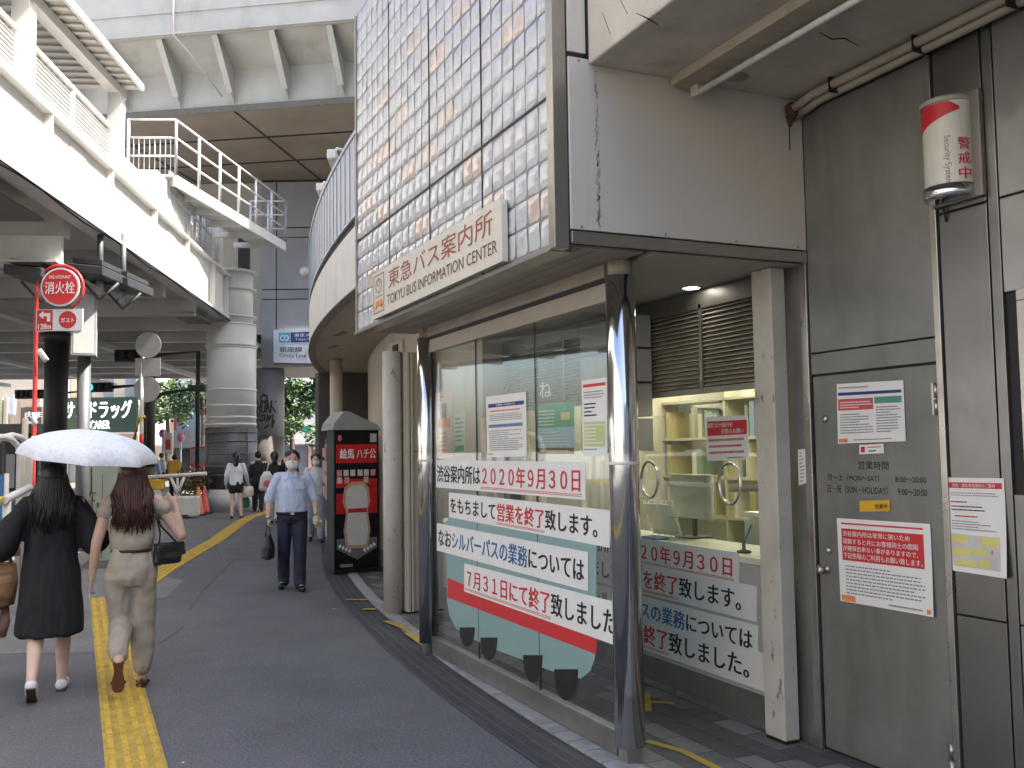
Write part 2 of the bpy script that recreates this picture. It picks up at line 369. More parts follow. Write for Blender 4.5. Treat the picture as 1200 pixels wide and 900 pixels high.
# --- glass block wall
mb = MB(); T = .1505; NC, NR = 24, 18; y_far = 7.84; zb = 2.665
random.seed(5)
salmon = set()
for c0, r0 in ((22, 1), (18, 2), (20, 8), (16, 4), (13, 7), (10, 3), (12, 10), (8, 6), (6, 2), (7, 9), (4, 5), (3, 8), (2, 2), (14, 1), (9, 12), (15, 11), (4, 11), (19, 13), (11, 6), (5, 8), (1, 6)):
    salmon.add((c0, r0)); salmon.add((c0+1, r0))
for r in range(NR):
    for c in range(NC):
        y0 = y_far - c*T - (c//6)*.012; y1 = y0 - T; z0 = zb + r*T + (.014 if r >= 5 else 0) + (.008 if r >= 11 else 0); z1 = z0 + T
        g_ = .0055; N = 6; dep = .011; ty, tz = random.uniform(-.006, .006), random.uniform(-.006, .006)
        vs = []
        for i in range(N+1):
            for j in range(N+1):
                u = i/N; v = j/N; e = min(u, 1-u, v, 1-v)
                h = dep*min(1, (e/.2))**.6
                # a shallow diagonal dish in the face of each block
                h -= .006*math.exp(-(((u-.5)*.9+(v-.5))/.22)**2)*min(1, e/.3) + ty*(u-.5) + tz*(v-.5)
                vs.append((XB - h, y0 - g_ - u*(T-2*g_), z0 + g_ + v*(T-2*g_)))
        fs = [(i*(N+1)+j, i*(N+1)+j+1, (i+1)*(N+1)+j+1, (i+1)*(N+1)+j) for i in range(N) for j in range(N)]
        mb.add(vs, fs, 1 if (c, r) in salmon else 0, True)
ztop = zb + NR*T + .03; y_near = y_far - NC*T - .04
mb.box((XB, y_near, zb-.01), (XB+.12, y_far, ztop), 2)
mb.build('glass_block_wall', [block_m, block_p, grout], IC, fix=False)
# frame round the block wall
mb = MB()
mb.box((XB-.035, y_near-.075, 2.63), (XB+.045, y_near-.004, ztop))                 # corner post
mb.box((XB-.03, y_near-.003, 2.625), (XB+.1, y_far+.02, 2.652))                     # bottom rail
mb.box((XB-.02, y_far+.002, 2.655), (XB+.1, y_far+.02, ztop))
mb.build('corner_frame', trim, IC, bevel=.004)
mb = MB()
for z in (zb+5*T+.004, ): mb.box((XB-.006, y_near+.002, z), (XB-.001, y_far-.002, z+.009))
for c in (6, 12, 18):
    y = y_far - c*T - (c//6-1)*.012 - .009; mb.box((XB-.005, y, zb), (XB-.0005, y+.007, ztop))
mb.build('panel_joint', black, IC)
# white return panel facing the camera and the trim under it
YF = 4.10
mb = MB(); mb.box((2.20, YF, 2.725), (3.68, YF+.05, 3.60)); mb.build('white_panel', white_w, IC, bevel=.004)
mb = MB(); mb.box((2.20, YF, 3.625), (2.302, YF+.05, 5.2)); mb.build('white_panel', white_w, IC, bevel=.004)
mb = MB(); mb.box((2.195, YF+.012, 2.66), (3.70, YF+.06, 5.2)); mb.build('panel_backing', dark, IC)
mb = MB(); mb.box((2.20, YF-.008, 2.655), (3.675, YF+.011, 2.715)); mb.build('panel_trim', trim, IC, bevel=.003)
mb = MB(); mb.box((2.304, YF-.012, 3.60), (2.325, YF+.0, 5.2)); mb.build('panel_joint', black, IC)
# a sooty drip line and the fixing screws of the panel
rnd = random.Random(6); mb = MB(); z = 3.55
while z > 2.76:
    wd = rnd.uniform(.002, .008); x = 2.355 + rnd.gauss(0, .006); hgt = rnd.uniform(.006, .03)
    mb.add([(x, YF-.0012, z), (x+wd, YF-.0012, z-hgt*.3), (x+wd*.4, YF-.0012, z-hgt), (x-wd*.5, YF-.0012, z-hgt*.6)], [(0, 1, 2, 3)]); z -= rnd.uniform(.001, .012)*(1.6 if z > 3.2 else .7)
mb.build('drip_stain', mat('soot', (.36, .345, .32), .8), IC)
for x in (2.26, 2.75, 3.2, 3.62):
    for z in (2.74, 3.585): MB().lathe((x, YF, z), [(.007, 0), (.006, .003)], 10, ax=(0, -1, 0)).build('screw', trim, IC)
# soffit of the overhang
mb = MB(); x = XB+.06
while x < 2.60: mb.box((x, YF+.065, ZS), (x+.083, y_far, ZS+.02)); x += .09
mb.build('soffit', soffit_m, IC)
mb = MB(); mb.box((2.74, YF+.065, ZS+.005), (3.72, y_far, ZS+.03)); mb.build('ceiling', mat('passage_ceiling', (.5, .475, .42), .7, var=.06), IC)
mb = MB(); mb.box((XB+.05, YF+.062, ZS+.031), (3.72, y_far+.02, ZS+.06)); mb.build('soffit_backing', dark, IC)
# body of the building above and behind, then the added shade masses
mb = MB(); mb.box((XB+.2, YF+.07, ZS+.07), (3.7, y_far, 5.2)); mb.box((3.71, 7.9, 0), (9, 8.0, 5.2)); mb.build('upper_body', cream, IC)
mb = MB(); mb.box((4.9, -14, 5.2), (16, 12.5, 12.0)); mb.box((11, 12.6, 5.2), (22, 26, 16.0)); mb.build('shade_mass', cream, IC)  # unseen masses, added to keep sun off the ground
# --- chrome columns
for (cx, cy) in ((2.655, 4.405), (2.625, 7.46)):
    mb = MB(); mb.lathe((cx, cy, .095), [(.07, 0), (.08, 0), (.08, 2.47), (.074, 2.475)], 32); o = mb.build('column', chrome, IC)
    q = MB(); q.box((cx-.045, cy-.045, .0), (cx+.045, cy+.045, .1)); q.box((cx-.03, cy-.047, .0), (cx-.005, cy-.044, .1)); q.build('column_foot', steel_l, o)
    q = MB(); q.lathe((cx, cy, 1.555), [(.0805, 0), (.083, .001), (.083, .016), (.0805, .017)], 28); q.build('tie_band', mat('tie_white', (.75, .75, .72), .5), o)
    q = MB(); q.lathe((cx, cy, 2.571), [(.066, 0), (.066, .08)], 20); q.build('column_head', mat('rusty_plate', (.42, .38, .32), .7, var=.1, streak=.8, streak_col=(.2, .08, .03), sscale=(9, 9, 6)), o)
# --- storefront glazing
XG = 2.65; yj = [7.375, 6.45, 5.455, 4.495]
for a, b_ in zip(yj, yj[1:]):
    mb = MB(); mb.box((XG-.004, b_+.006, .15), (XG+.004, a-.006, 2.445)); mb.build('glass_pane', clear, IC)
mb = MB()
for y in yj[1:3]: mb.box((XG-.006, y-.0045, .15), (XG+.006, y+.0045, 2.445))
mb.box((XG-.012, 7.377, .15), (XG+.012, 7.385, 2.445)); mb.build('glass_joint', black, IC)
mb = MB()
for a, b_ in ((7.385, 5.458), (5.452, 4.487)): mb.box((XG-.03, b_, .022), (XG+.03, a, .15))
mb.build('sill', steel, IC, bevel=.004)
mb = MB(); mb.box((XG-.03, 4.49, 2.446), (XG+.03, 7.385, 2.548)); mb.build('transom', mat('transom_beige', (.42, .38, .33), .5, var=.05), IC, bevel=.003)
mb = MB(); mb.box((XG-.035, 4.49, 2.549), (XG+.02, 7.385, 2.572)); mb.build('transom_gap', black, IC)
mb = MB(); mb.box((XG-.045, 4.49, 2.573), (XG+.03, 7.385, 2.648)); mb.build('soffit_rail', soffit_m, IC)
# --- counter wall: louvres, glass, base
XK = 3.65
mb = MB(); mb.box((XK-.02, 4.46, .03), (XK+.02, 8.4, .20)); mb.build('base_plate', mat('base_dark', (.16, .155, .14), .5, .3), IC)
mb = MB(); mb.box((XK-.03, 4.46, .012), (XK-.021, 8.4, .045)); mb.build('base_edge', steel_l, IC)
mb = MB(); mb.box((XK-.006, 4.46, .2), (XK+.012, 8.4, .94)); mb.build('counter_front', frost, IC)
yk = [8.3, 7.1, 6.3, 5.4, 4.5]
for a, b_ in zip(yk, yk[1:]):
    mb = MB(); mb.box((XK-.004, b_+.004, .985), (XK+.004, a-.004, 2.0)); mb.build('counter_glass', clear2, IC)
mb = MB(); mb.box((XK+.013, 4.46, .942), (XK+.50, 8.4, .982)); mb.build('counter_top', mat('counter_white', (.72, .70, .62), .35, var=.04), IC, bevel=.004)
mb = MB()
for y in (4.47, 5.05, 6.0, 6.95, 7.9): mb.box((XK-.02, y-.015, 2.0), (XK+.03, y+.015, 2.56))
mb.box((XK-.02, 4.46, 1.985), (XK+.03, 8.4, 2.02)); mb.box((XK-.02, 4.46, 2.53), (XK+.03, 8.4, 2.645))
mb.build('louvre_frame', mat('louvre_frame_metal', (.26, .24, .21), .4, .7), IC)
mb = MB()
z = 2.03
while z < 2.52:
    mb.poly([(XK-.012, 4.46, z), (XK-.008, 4.46, z-.003), (XK+.028, 4.46, z+.022), (XK+.024, 4.46, z+.026)], (0, 3.94, 0)); z += .0285
mb.build('louvre_blades', mat('louvre_blade', (.62, .56, .47), .45, .5, var=.25, vs=2), IC, fix=True)
mb = MB(); mb.box((XK+.032, 4.46, 2.0), (XK+.05, 8.4, 2.65)); mb.build('louvre_backing', black, IC)
# chrome speaking rings in the counter glass
for (px, py) in ((855, 567), (761, 562)):
    c = onX(px, py, XK-.012); mb = MB(); pts = [c + Vector((0, math.cos(t*R(10))*.105, math.sin(t*R(10))*.125)) for t in range(37)]
    mb.tube(pts, .009, 8, cap=False); mb.build('speaking_ring', chrome, IC)
# --- office behind the counter
off = mat('office_wall', (.60, .58, .48), .8, var=.05)
mb = MB(); mb.box((3.70, 4.30, 0), (6.6, 4.36, 2.7)); mb.box((6.6, 4.30, 0), (6.66, 8.5, 2.7)); mb.box((3.70, 8.42, 0), (6.6, 8.48, 2.7)); mb.build('office_wall', off, IC)
mb = MB(); mb.box((3.72, 4.36, 2.60), (6.6, 8.42, 2.66)); mb.build('office_ceiling', white_w, IC)
mb = MB(); mb.box((3.72, 4.36, .016), (6.6, 8.42, .02)); mb.build('office_floor', mat('lino', (.3, .29, .27), .6), IC)
for y in (5.2, 6.3, 7.4): MB().box((4.3, y-.08, 2.575), (5.7, y+.08, 2.598)).build('office_light', mat('tube_light', (1, .96, .85), .5, var=0, emit=8, rvar=0), IC)
# downlights in the passage ceiling
dl = mat('downlight', (1, .97, .9), .5, var=0, emit=7, rvar=0)
for (px, py) in ((810, 337), (646, 388), (575, 420)):
    c = onZ(px, py, ZS+.002); mb = MB(); mb.lathe(c, [(.052, -.004), (.052, .002)], 20); o = mb.build('downlight', dl, IC)
    q = MB(); q.lathe(c, [(.053, -.006), (.066, -.006), (.066, .002), (.053, .002)], 20, cap=False); q.build('downlight_rim', white_w, o)
# --- white steel post and jamb at the corner of the passage
mb = MB(); mb.box((3.545, 4.25, .03), (3.645, 4.42, ZS)); mb.build('post', cream_p, IC, bevel=.006)
mb = MB(); mb.box((3.545+.004, 4.254, .012), (3.641, 4.416, .03)); mb.build('post_foot', black, IC)
steel_p = mat('mirror_steel', (.225, .222, .215), .34, .9, var=.12, vs=1.6, bump=.05, bs=2.5, streak=.25, streak_col=(.26, .22, .18), sscale=(14, 14, .25), rvar=.08)
# --- steel wall with the door
XW = 3.68
mb = MB()
mb.box((XW+.02, -1.5, 0), (XW+.08, 4.30, 3.7)); mb.build('wall_backing', dark, IC)
def plate(y0, y1, z0, z1, m=steel, x=XW, name='wall_plate', t=.025, bev=.003):
    return MB().box((x, y0, z0), (x+t, y1, z1)).build(name, m, IC, bevel=bev)
plate(4.165, 4.30, .015, 2.66, steel); plate(4.105, 4.158, .015, 3.55, steel_l, XW-.012, 'door_jamb')
plate(3.212, 3.248, .015, 3.55, steel_l, XW-.012, 'door_jamb')
plate(3.256, 4.098, 2.15, 3.5, steel_d); plate(3.256, 4.098, 2.03, 2.142, steel_d)
for a, b_ in ((.015, .86), (.868, 2.715), (2.724, 3.56)): plate(2.945, 3.203, a, b_, steel_p)
plate(2.885, 2.937, .015, 3.56, steel_p)
for a, b_ in ((.015, .86), (.868, 1.42), (2.30, 2.715), (2.724, 3.56)): plate(1.2, 2.878, a, b_, steel)
plate(4.105, 3.25, 3.508, 3.56, steel, XW-.006)
dr = plate(3.262, 4.092, .03, 2.018, steel_d, XW+.004, 'door', .04)
def child(mb, name, m, par, **k): return mb.build(name, m, par, **k)
for z0, z1 in ((1.78, 1.93), (.12, .27)):
    mb = MB(); mb.tube([(XW-.008, 3.258, z0), (XW-.008, 3.258, (z0+z1)/2-.003)], .011, 10); mb.tube([(XW-.008, 3.258, (z0+z1)/2+.003), (XW-.008, 3.258, z1)], .011, 10)
    mb.box((XW-.002, 3.262, z0), (XW+.004, 3.29, z1)); child(mb, 'hinge', steel_l, dr)
c = onX(968, 667, XW); mb = MB(); mb.lathe((XW+.004, c.y, c.z), [(.024, 0), (.024, -.008), (.01, -.01), (.01, -.03), (.022, -.034), (.026, -.05), (.02, -.06), (.0, -.062)], 20, ax=(1, 0, 0)); child(mb, 'handle', steel_l, dr)
for q in ((971, 645), (967, 491)):
    c = onX(*q, XW); mb = MB(); mb.lathe((XW+.004, c.y, c.z), [(.02, 0), (.02, -.008), (.012, -.016), (0, -.016)], 16, ax=(1, 0, 0)); child(mb, 'lock', steel_l, dr)
# lettering painted on the door
def fX(X):
    return lambda u, v: Vector((X, -u, v))        # u runs to the viewer's right along the shop front
def lettering(items, X, m, par, name='lettering'):
    mb = MB()
    for s_, x0, y0, x1, y1 in items:
        a = onX(x0, y1, X); b_ = onX(x1, y0, X); a2 = onX(x1, y1, X)
        text_fit(mb, s_, fX(X), -a.y, a.z, -b_.y, a.z + (b_.z - a2.z), 0, .004)
    return mb.build(name, m, par)
lettering((('営業時間', 1006, 540, 1041, 550), ('月～土（MON～SAT）　　8:00～20:00', 970, 554, 1085, 563), ('日・祝（SUN・HOLIDAY）　9:00～20:00', 970, 566, 1086, 577)), XW+.0025, ink, dr)
# little window at the right end
mb = MB(); mb.box((XW-.03, 1.2, 1.42), (XW+.02, 2.80, 1.47)); mb.box((XW-.03, 1.2, 2.25), (XW+.02, 2.80, 2.30)); mb.box((XW-.03, 2.75, 1.47), (XW+.02, 2.80, 2.25)); mb.box((XW-.015, 2.70, 1.47), (XW+.02, 2.735, 2.25))
wf = mb.build('window_frame', steel_l, IC, bevel=.003)
MB().box((XW, 1.2, 1.47), (XW+.01, 2.70, 2.25)).build('pane', mat('dark_pane', (.05, .055, .06), .1), wf)
# --- upper eave over the door
mb = MB(); mb.box((2.31, -2.5, 3.57), (3.68, YF-.002, 4.9)); mb.build('eave', concrete, IC, bevel=.012)
mb = MB(); mb.box((3.685, -2.5, 3.57), (4.9, 7.9, 5.2)); mb.box((XW+.1, -2.5, 0), (XW+.4, 4.2, 3.6)); mb.build('side_body', cream, IC)
mb = MB()
for dx, dz in ((0, 0), (.048, -.022)):
    mb.tube([(3.58+dx, YF-.02, 3.50+dz), (3.58+dx, 3.9, 3.53+dz), (3.58+dx, 2.9, 3.535+dz), (3.58+dx, 2.65, 3.54+dz), (3.58+dx, 1.8, 3.54+dz)], .024, 12)
cond = mb.build('conduit', mat('conduit_paint', (.40, .36, .29), .55, var=.12, vs=8), IC)
for y in (3.75, 3.2, 2.7): MB().box((3.552, y-.004, 3.487), (3.656, y+.004, 3.568)).build('pipe_clip', dark, cond)
mb = MB(); rc = Vector((3.585, YF-.035, 3.50)); mb.ball(rc, (.05, .03, .045)); mb.ball(rc + Vector((.045, 0, .01)), (.04, .028, .03)); mb.tube([rc - Vector((0, -.02, .03)), rc - Vector((0, -.03, .09))], [.03, .006], 8)
mb.box((rc.x-.003, YF-.003, 3.28), (rc.x+.003, YF-.0005, 3.45)); mb.build('rusty_end', mat('rust', (.07, .035, .025), .9, var=.3), cond)
# crack lines in the eave
mb = MB()
for q in (((960, 38), (975, 46), (990, 45), (1005, 53)), ((745, 15), (760, 22), (772, 30)), ((706, 15), (715, 40)), ((727, 0), (735, 16))):
    pts = [onZ(*p_, 3.568) for p_ in q] if q[0][0] > 740 else [onX(*p_, 2.308) for p_ in q]
    MB().tube(pts, [.001]+[.0035]*(len(pts)-2)+[.001], 5).build('crack', dark, IC)
# rusty seepage blob under the eave
mb = MB(); c = onZ(860, 88, 3.57); mb.ball(c, (.09, .05, .03)); mb.ball(c + Vector((-.08, .02, 0)), (.05, .05, .022)); mb.build('damp_patch', mat('damp_stain', (.35, .30, .23), .9, var=.2), IC)

# ---- fluorescent tube under the eave
FL = empty('fluorescent_lamp', 'bare white tube lamp in a stained box channel under the concrete eave', 'lamp')
MB().box((2.78, 1.6, 3.515), (2.93, 4.06, 3.569)).build('channel', mat('stained_channel', (.36, .32, .25), .7, var=.15, streak=.5, streak_col=(.2, .16, .11), sscale=(4, 1, 1)), FL, bevel=.006)
MB().tube([(2.90, 1.7, 3.475), (2.90, 3.99, 3.475)], .016, 14).build('tube', mat('tube_glass', (.66, .66, .64), .3), FL)
mb = MB(); mb.box((2.88, 3.97, 3.455), (2.92, 4.03, 3.514)); mb.build('tube_holder', mat('holder', (.45, .40, .30), .5), FL, bevel=.004)
tobase(FL, (2.85, 3.0, 3.57))

# ================================================================ SIGN BOARD
SG = empty('sign_board', 'long cream board with rust red Japanese lettering on the glass blocks', 'sign')
XS = 2.095; a = onX(437, 377, XS); b_ = onX(588.5, 303, XS); c = onX(588, 236, XS); d = onX(437, 318, XS)
yL, yR, zB, zT = a.y, b_.y, (a.z+b_.z)/2, (c.z+d.z)/2
rr = .05; pts = [(XS, yL, zB), (XS, yR, zB)] + [(XS, yR + rr - rr*math.cos(t), zT - rr + rr*math.sin(t)) for t in [R(k) for k in range(0, 91, 15)]] + [(XS, yL, zT)]
MB().poly(pts, (.035, 0, 0)).build('board', mat('board_cream', (.66, .63, .54), .45, var=.04, streak=.12, streak_col=(.4, .35, .28)), SG, fix=True)
fn = lambda u, v: Vector((XS-.0025, yL + (yR-yL)*u, zB + (zT-zB)*v))
rust = mat('sign_rust', (.32, .06, .03), .5, rvar=0); brown = mat('sign_brown', (.12, .045, .035), .5, rvar=0)
mb = MB(); W = yL - yR; Hh = zT - zB
text_fit(mb, '東急バス案内所', fn, .17, .50, .95, .90, 0, .006)
text_fit(mb, 'TOKYU BUS INFORMATION CENTER', fn, .155, .17, .975, .38, 1, -.004)
mb.build('lettering', [rust, brown], SG)
mb = MB()
def rect(mb, fn, u0, v0, u1, v1, mi=0): mb.quad(fn(u0, v0), fn(u1, v0), fn(u1, v1), fn(u0, v1), mi)
for q in ((.012, .10, .017, .93), (.118, .10, .123, .93), (.017, .10, .118, .122), (.017, .908, .118, .93), (.03, .44, .105, .46)): rect(mb, fn, *q)
rect(mb, fn, .035, .23, .105, .36, 1); rect(mb, fn, .03, .19, .05, .25, 1); rect(mb, fn, .085, .19, .105, .25, 1)
for k in range(24):
    t0, t1 = R(k*15), R(k*15+15); ri, ro = .8, 1
    mb.quad(*[fn(.067 + .033*math.cos(t)*q, .68 + .16*math.sin(t)*q) for t, q in ((t0, ri), (t0, ro), (t1, ro), (t1, ri))], 2)
    mb.quad(*[fn(.067 + .015*math.cos(t)*q, .73 + .06*math.sin(t)*q) for t, q in ((t0, .7), (t0, ro), (t1, ro), (t1, .7))], 2)
mb.build('emblem', [rust, orange, grey_ink], SG)
tobase(SG, (XS, (yL+yR)/2, zB))
# ================================================================ NOTICES AND STRIPS
def bilin(P):
    p00, p10, p11, p01 = P                        # top-left, top-right, bottom-right, bottom-left
    return lambda u, v: (p00*(1-u) + p10*u)*(1-v) + (p01*(1-u) + p11*u)*v     # v runs down
def notice(name, label, cat, px, X, items=(), words=(), group=None, base=None, curl=.0):
    P = [onX(x, y, X) for x, y in px]
    f = bilin(P); N = 8
    def fn(u, v, off=0): return f(u, v) + Vector((-curl*(u*u*v*v) - off, 0, 0))
    mb = MB(); vs = []; fs = []
    for o_ in (0, .0006):
        for i in range(N+1):
            for j in range(N+1): vs.append(fn(j/N, i/N, -o_))
    K = (N+1)**2
    for i in range(N):
        for j in range(N):
            a = i*(N+1)+j; fs.append((a, a+1, a+N+2, a+N+1)); fs.append((K+a, K+a+N+1, K+a+N+2, K+a+1))
    for i in range(N):
        for a, b_ in ((i, i+1), ((N)*(N+1)+i+1, (N)*(N+1)+i), ((i+1)*(N+1), i*(N+1)), (i*(N+1)+N, (i+1)*(N+1)+N)): fs.append((b_, a, K+a, K+b_))
    mb.add(vs, fs, 0, False)
    o = mb.build(name, base or paper, None); tag(o, label, cat, group)
    if items:
        mats = []; q = MB()
        for ii, it in enumerate(items):
            oo = .0012 + .00025*ii; kind, u0, v0, u1, v1, m = it[:6]
            if m not in mats: mats.append(m)
            mi = mats.index(m)
            if kind == 'rect':
                n_ = 4
                for a in range(n_):
                    for b2 in range(n_):
                        uu = [u0 + (u1-u0)*k/n_ for k in (a, a+1)]; vv = [v0 + (v1-v0)*k/n_ for k in (b2, b2+1)]
                        q.quad(fn(uu[0], vv[0], oo), fn(uu[0], vv[1], oo), fn(uu[1], vv[1], oo), fn(uu[1], vv[0], oo), mi)
            elif kind == 'lines':
                n_ = it[6]; rnd = random.Random(int(u0*977 + v0*7919)); hgt = (v1-v0)/n_
                for k in range(n_):
                    vv = v0 + k*hgt; u = u0; end = u1 - (u1-u0)*rnd.choice((0, 0, .05, .12, .4))
                    while u < end:
                        w_ = rnd.uniform(.015, .05)*(u1-u0)+.004; ue = min(u+w_, end)
                        q.quad(fn(u, vv+hgt*.25, oo), fn(u, vv+hgt*.62, oo), fn(ue, vv+hgt*.62, oo), fn(ue, vv+hgt*.25, oo), mi); u = ue + rnd.uniform(.006, .015)*(u1-u0)
        q.build('printing', mats, o)
    if words:
        mats = []; q = MB()
        for wd in words:
            s_, u0, v0, u1, v1, m = wd[:6]
            if m not in mats: mats.append(m)
            text_fit(q, s_, lambda u, v: fn(u, v, .0056), u0, v1, u1, v0, mats.index(m), wd[6] if len(wd) > 6 else .008)
        q.build('lettering', mats, o)
    return o
def strip_banner(label, px, X, segs, group, under=(), pad=(.02, .02), bold=.03, split=None):
    """white strip with one row of full width characters; segs = (text, material)"""
    P = [onX(x, y, X) for x, y in px]; f = bilin(P)
    N = sum(len(s_) for s_, _ in segs); Wd = 1 - pad[0] - pad[1]; cw = Wd/N; v0, v1 = .80, .14
    words = []; items = []
    o = notice('notice_strip', label, 'notice', px, X, (), (), group)
    fn = lambda u, v: f(u, v) + Vector((-.0016, 0, 0))
    mats = []; q = MB(); k = 0; spans = []
    for s_, m in segs:
        if m not in mats: mats.append(m)
        vs, fs = glyphs(s_, bold)
        _lay(q, vs, fs, lambda x, y, k=k: fn(pad[0] + (k + x)*cw, v0 - (y + .08)*(v0-v1)), mats.index(m)); spans.append((k, k+len(s_), m)); k += len(s_)
    q.build('lettering', mats, o)
    q = MB()
    for a, b_, m in spans:
        if m is red:
            for v in (.86, .905): q.quad(fn(pad[0]+a*cw, v), fn(pad[0]+a*cw, v+.018), fn(pad[0]+b_*cw, v+.018), fn(pad[0]+b_*cw, v))
    if q.v: q.build('underline', red, o)
    return o
XO = XG - .0065; XI = XK - .0085
G1 = 'white notice strips on the shop front glass'; G2 = 'white notice strips on the inner counter front'
rows = [[('渋谷案内所は', ink), ('２０２０年９月３０日', red)], [('をもちまして', ink), ('営業を終了', red), ('致します。', ink)], [('なお', ink), ('シルバーパスの業務', blue), ('については', ink)], [('７月３１日にて終了', red), ('致しました。', ink)]]
what = ['black and red closing date', 'bold red words mid-line', 'blue words mid-line', 'long red start']
where = ['topmost', 'second from top', 'third from top', 'lowest']
opx = [((511, 539), (686, 541.5), (686, 586), (511, 571)), ((526, 577), (714.5, 598), (714.5, 642), (526, 606)), ((512, 613), (689, 647), (689, 693), (512, 645)), ((544, 660), (723, 706), (723, 757), (544, 693))]
for i in range(4):
    strip_banner('white strip with %s, %s on the storefront glass' % (what[i], where[i]), opx[i], XO - i*.0012, rows[i] if i < 3 else rows[i][:1] + [('致しました', ink)], G1, pad=(.01, .015) if i != 3 else (.01, .0))
# the same four on the inner counter front: level strips measured on the counter plane
def lv(px, py): p_ = onX(px, py, XI); return p_
ipx = []
for i, (xr, yt, yb) in enumerate(((866, 648, 685), (887, 687, 729), (889, 733, 772), (898, 766, 811))):
    tr = onX(xr, yt, XI); br = onX(xr, yb, XI); h = tr.z - br.z; n_ = sum(len(s_) for s_, _ in rows[i]); L = n_*h*.73 + .06
    ipx.append((Vector((XI, tr.y+L, tr.z+.008)), tr, br, Vector((XI, tr.y+L, br.z+.008))))
_onX = onX
for i in range(4):
    onX = lambda a, b_, X: a                       # points are already on the plane
    strip_banner('white strip with %s, %s on the inner counter front' % (what[i], where[i]), [(p_ - Vector((.0012*i, 0, 0)), 0) for p_ in ipx[i]], XI, rows[i], G2, pad=(.02, .02))
onX = _onX
# toy-like bus cut from teal film on the storefront glass
def film(pxs, m, name, par=None, off=0): return MB().poly([onX(x, y, XG-.0045-off) for x, y in pxs], (-.0008, 0, 0)).build(name, m, par, fix=True)
body = [(523, 612), (524, 705), (527, 722), (534, 736), (545, 744), (575, 759), (640, 784), (668, 794), (681, 795), (692, 786), (697, 772), (699, 755), (699, 640), (692, 612), (676, 598), (560, 588), (532, 594)]
bus = film(body, teal, 'bus_decal'); tag(bus, 'teal bus shaped film with a red stripe and black wheels on the storefront glass', 'decal')
film([(524.5, 677), (699, 749), (699, 767), (524.5, 700)], red, 'stripe', bus, .001)
for cx, cy, r, h in ((547.5, 737, 9, 21), (573, 749, 10, 25), (624.5, 770, 11.5, 30), (663.5, 787, 14, 34)):
    pts = [(cx - r, cy - r*.2)] + [(cx + r*math.cos(t), cy + h*math.sin(t)) for t in [math.pi - math.pi*k/14 for k in range(15)]] + [(cx + r, cy - r*.2)]
    film(pts, black, 'wheel', bus, .0012)
# posters on the storefront glass
notice('poster', 'white poster with a navy bar and small print, largest sheet on the glass', 'poster', ((569.5, 465), (616.5, 459), (617, 535), (571, 536)), XO,
       (('rect', .06, .13, .95, .19, navy), ('lines', .1, .23, .9, .28, red, 1), ('lines', .08, .3, .9, .42, grey_ink, 4), ('rect', .06, .47, .92, .52, mat('print_slate', (.12, .2, .35), .6, rvar=0)), ('lines', .08, .56, .92, .9, grey_ink, 10), ('lines', .03, .93, .25, .97, red, 1)),
       (('お客様へのお知らせ', .28, .14, .75, .18, white_ink),))
notice('poster', 'green and pale blue leaflet taped behind the storefront glass', 'poster', ((629, 474), (673, 470), (673, 532), (630, 532)), XG+.0065,
       (('rect', 0, 0, 1, .48, green_ink), ('rect', 0, .48, 1, .88, mat('print_sky', (.40, .58, .62), .6, rvar=0)), ('rect', 0, .88, 1, 1, mat('print_brown', (.16, .1, .04), .6, rvar=0)), ('lines', .05, .12, .5, .46, white_ink, 5), ('rect', .66, .2, .9, .34, yel_ink), ('lines', .08, .55, .9, .85, white_ink, 5), ('lines', .1, .91, .9, .98, yel_ink, 1)))
notice('poster', 'white timetable sheet with a yellow green lower part beside the near chrome column', 'poster', ((681.5, 446), (711, 442), (712, 534), (683, 534)), XO,
       (('rect', .06, .06, .95, .1, red), ('lines', .1, .15, .9, .26, grey_ink, 3), ('lines', .1, .3, .6, .5, ink, 4), ('rect', .08, .56, .92, .88, mat('print_lime', (.52, .58, .28), .6, rvar=0)), ('lines', .1, .58, .9, .86, paper, 6), ('lines', .08, .9, .6, .94, green_ink, 1)))
notice('poster', 'tall peach poster with a dark figure and orange lettering at the far glass edge', 'poster', ((511, 460), (530, 458), (530, 536), (511, 537)), XG+.0065,
       (('rect', .0, .0, 1, 1, mat('print_pinkish', (.68, .55, .47), .6, rvar=0)), ('rect', 0, 0, 1, .14, peach), ('rect', .32, .18, .66, .40, ink), ('rect', .12, .40, .9, .54, orange), ('lines', .2, .6, .7, .92, orange, 5), ('lines', .3, .05, .7, .1, blue, 1)))
notice('poster', 'narrow pale green leaflet next to the tall peach poster', 'poster', ((532, 484), (545, 482), (545, 534), (532, 535)), XG+.0065,
       (('lines', .1, .1, .85, .7, green_ink, 6), ('rect', .1, .76, .9, .9, green_ink)), base=mat('leaflet_green', (.55, .62, .50), .7, rvar=0))
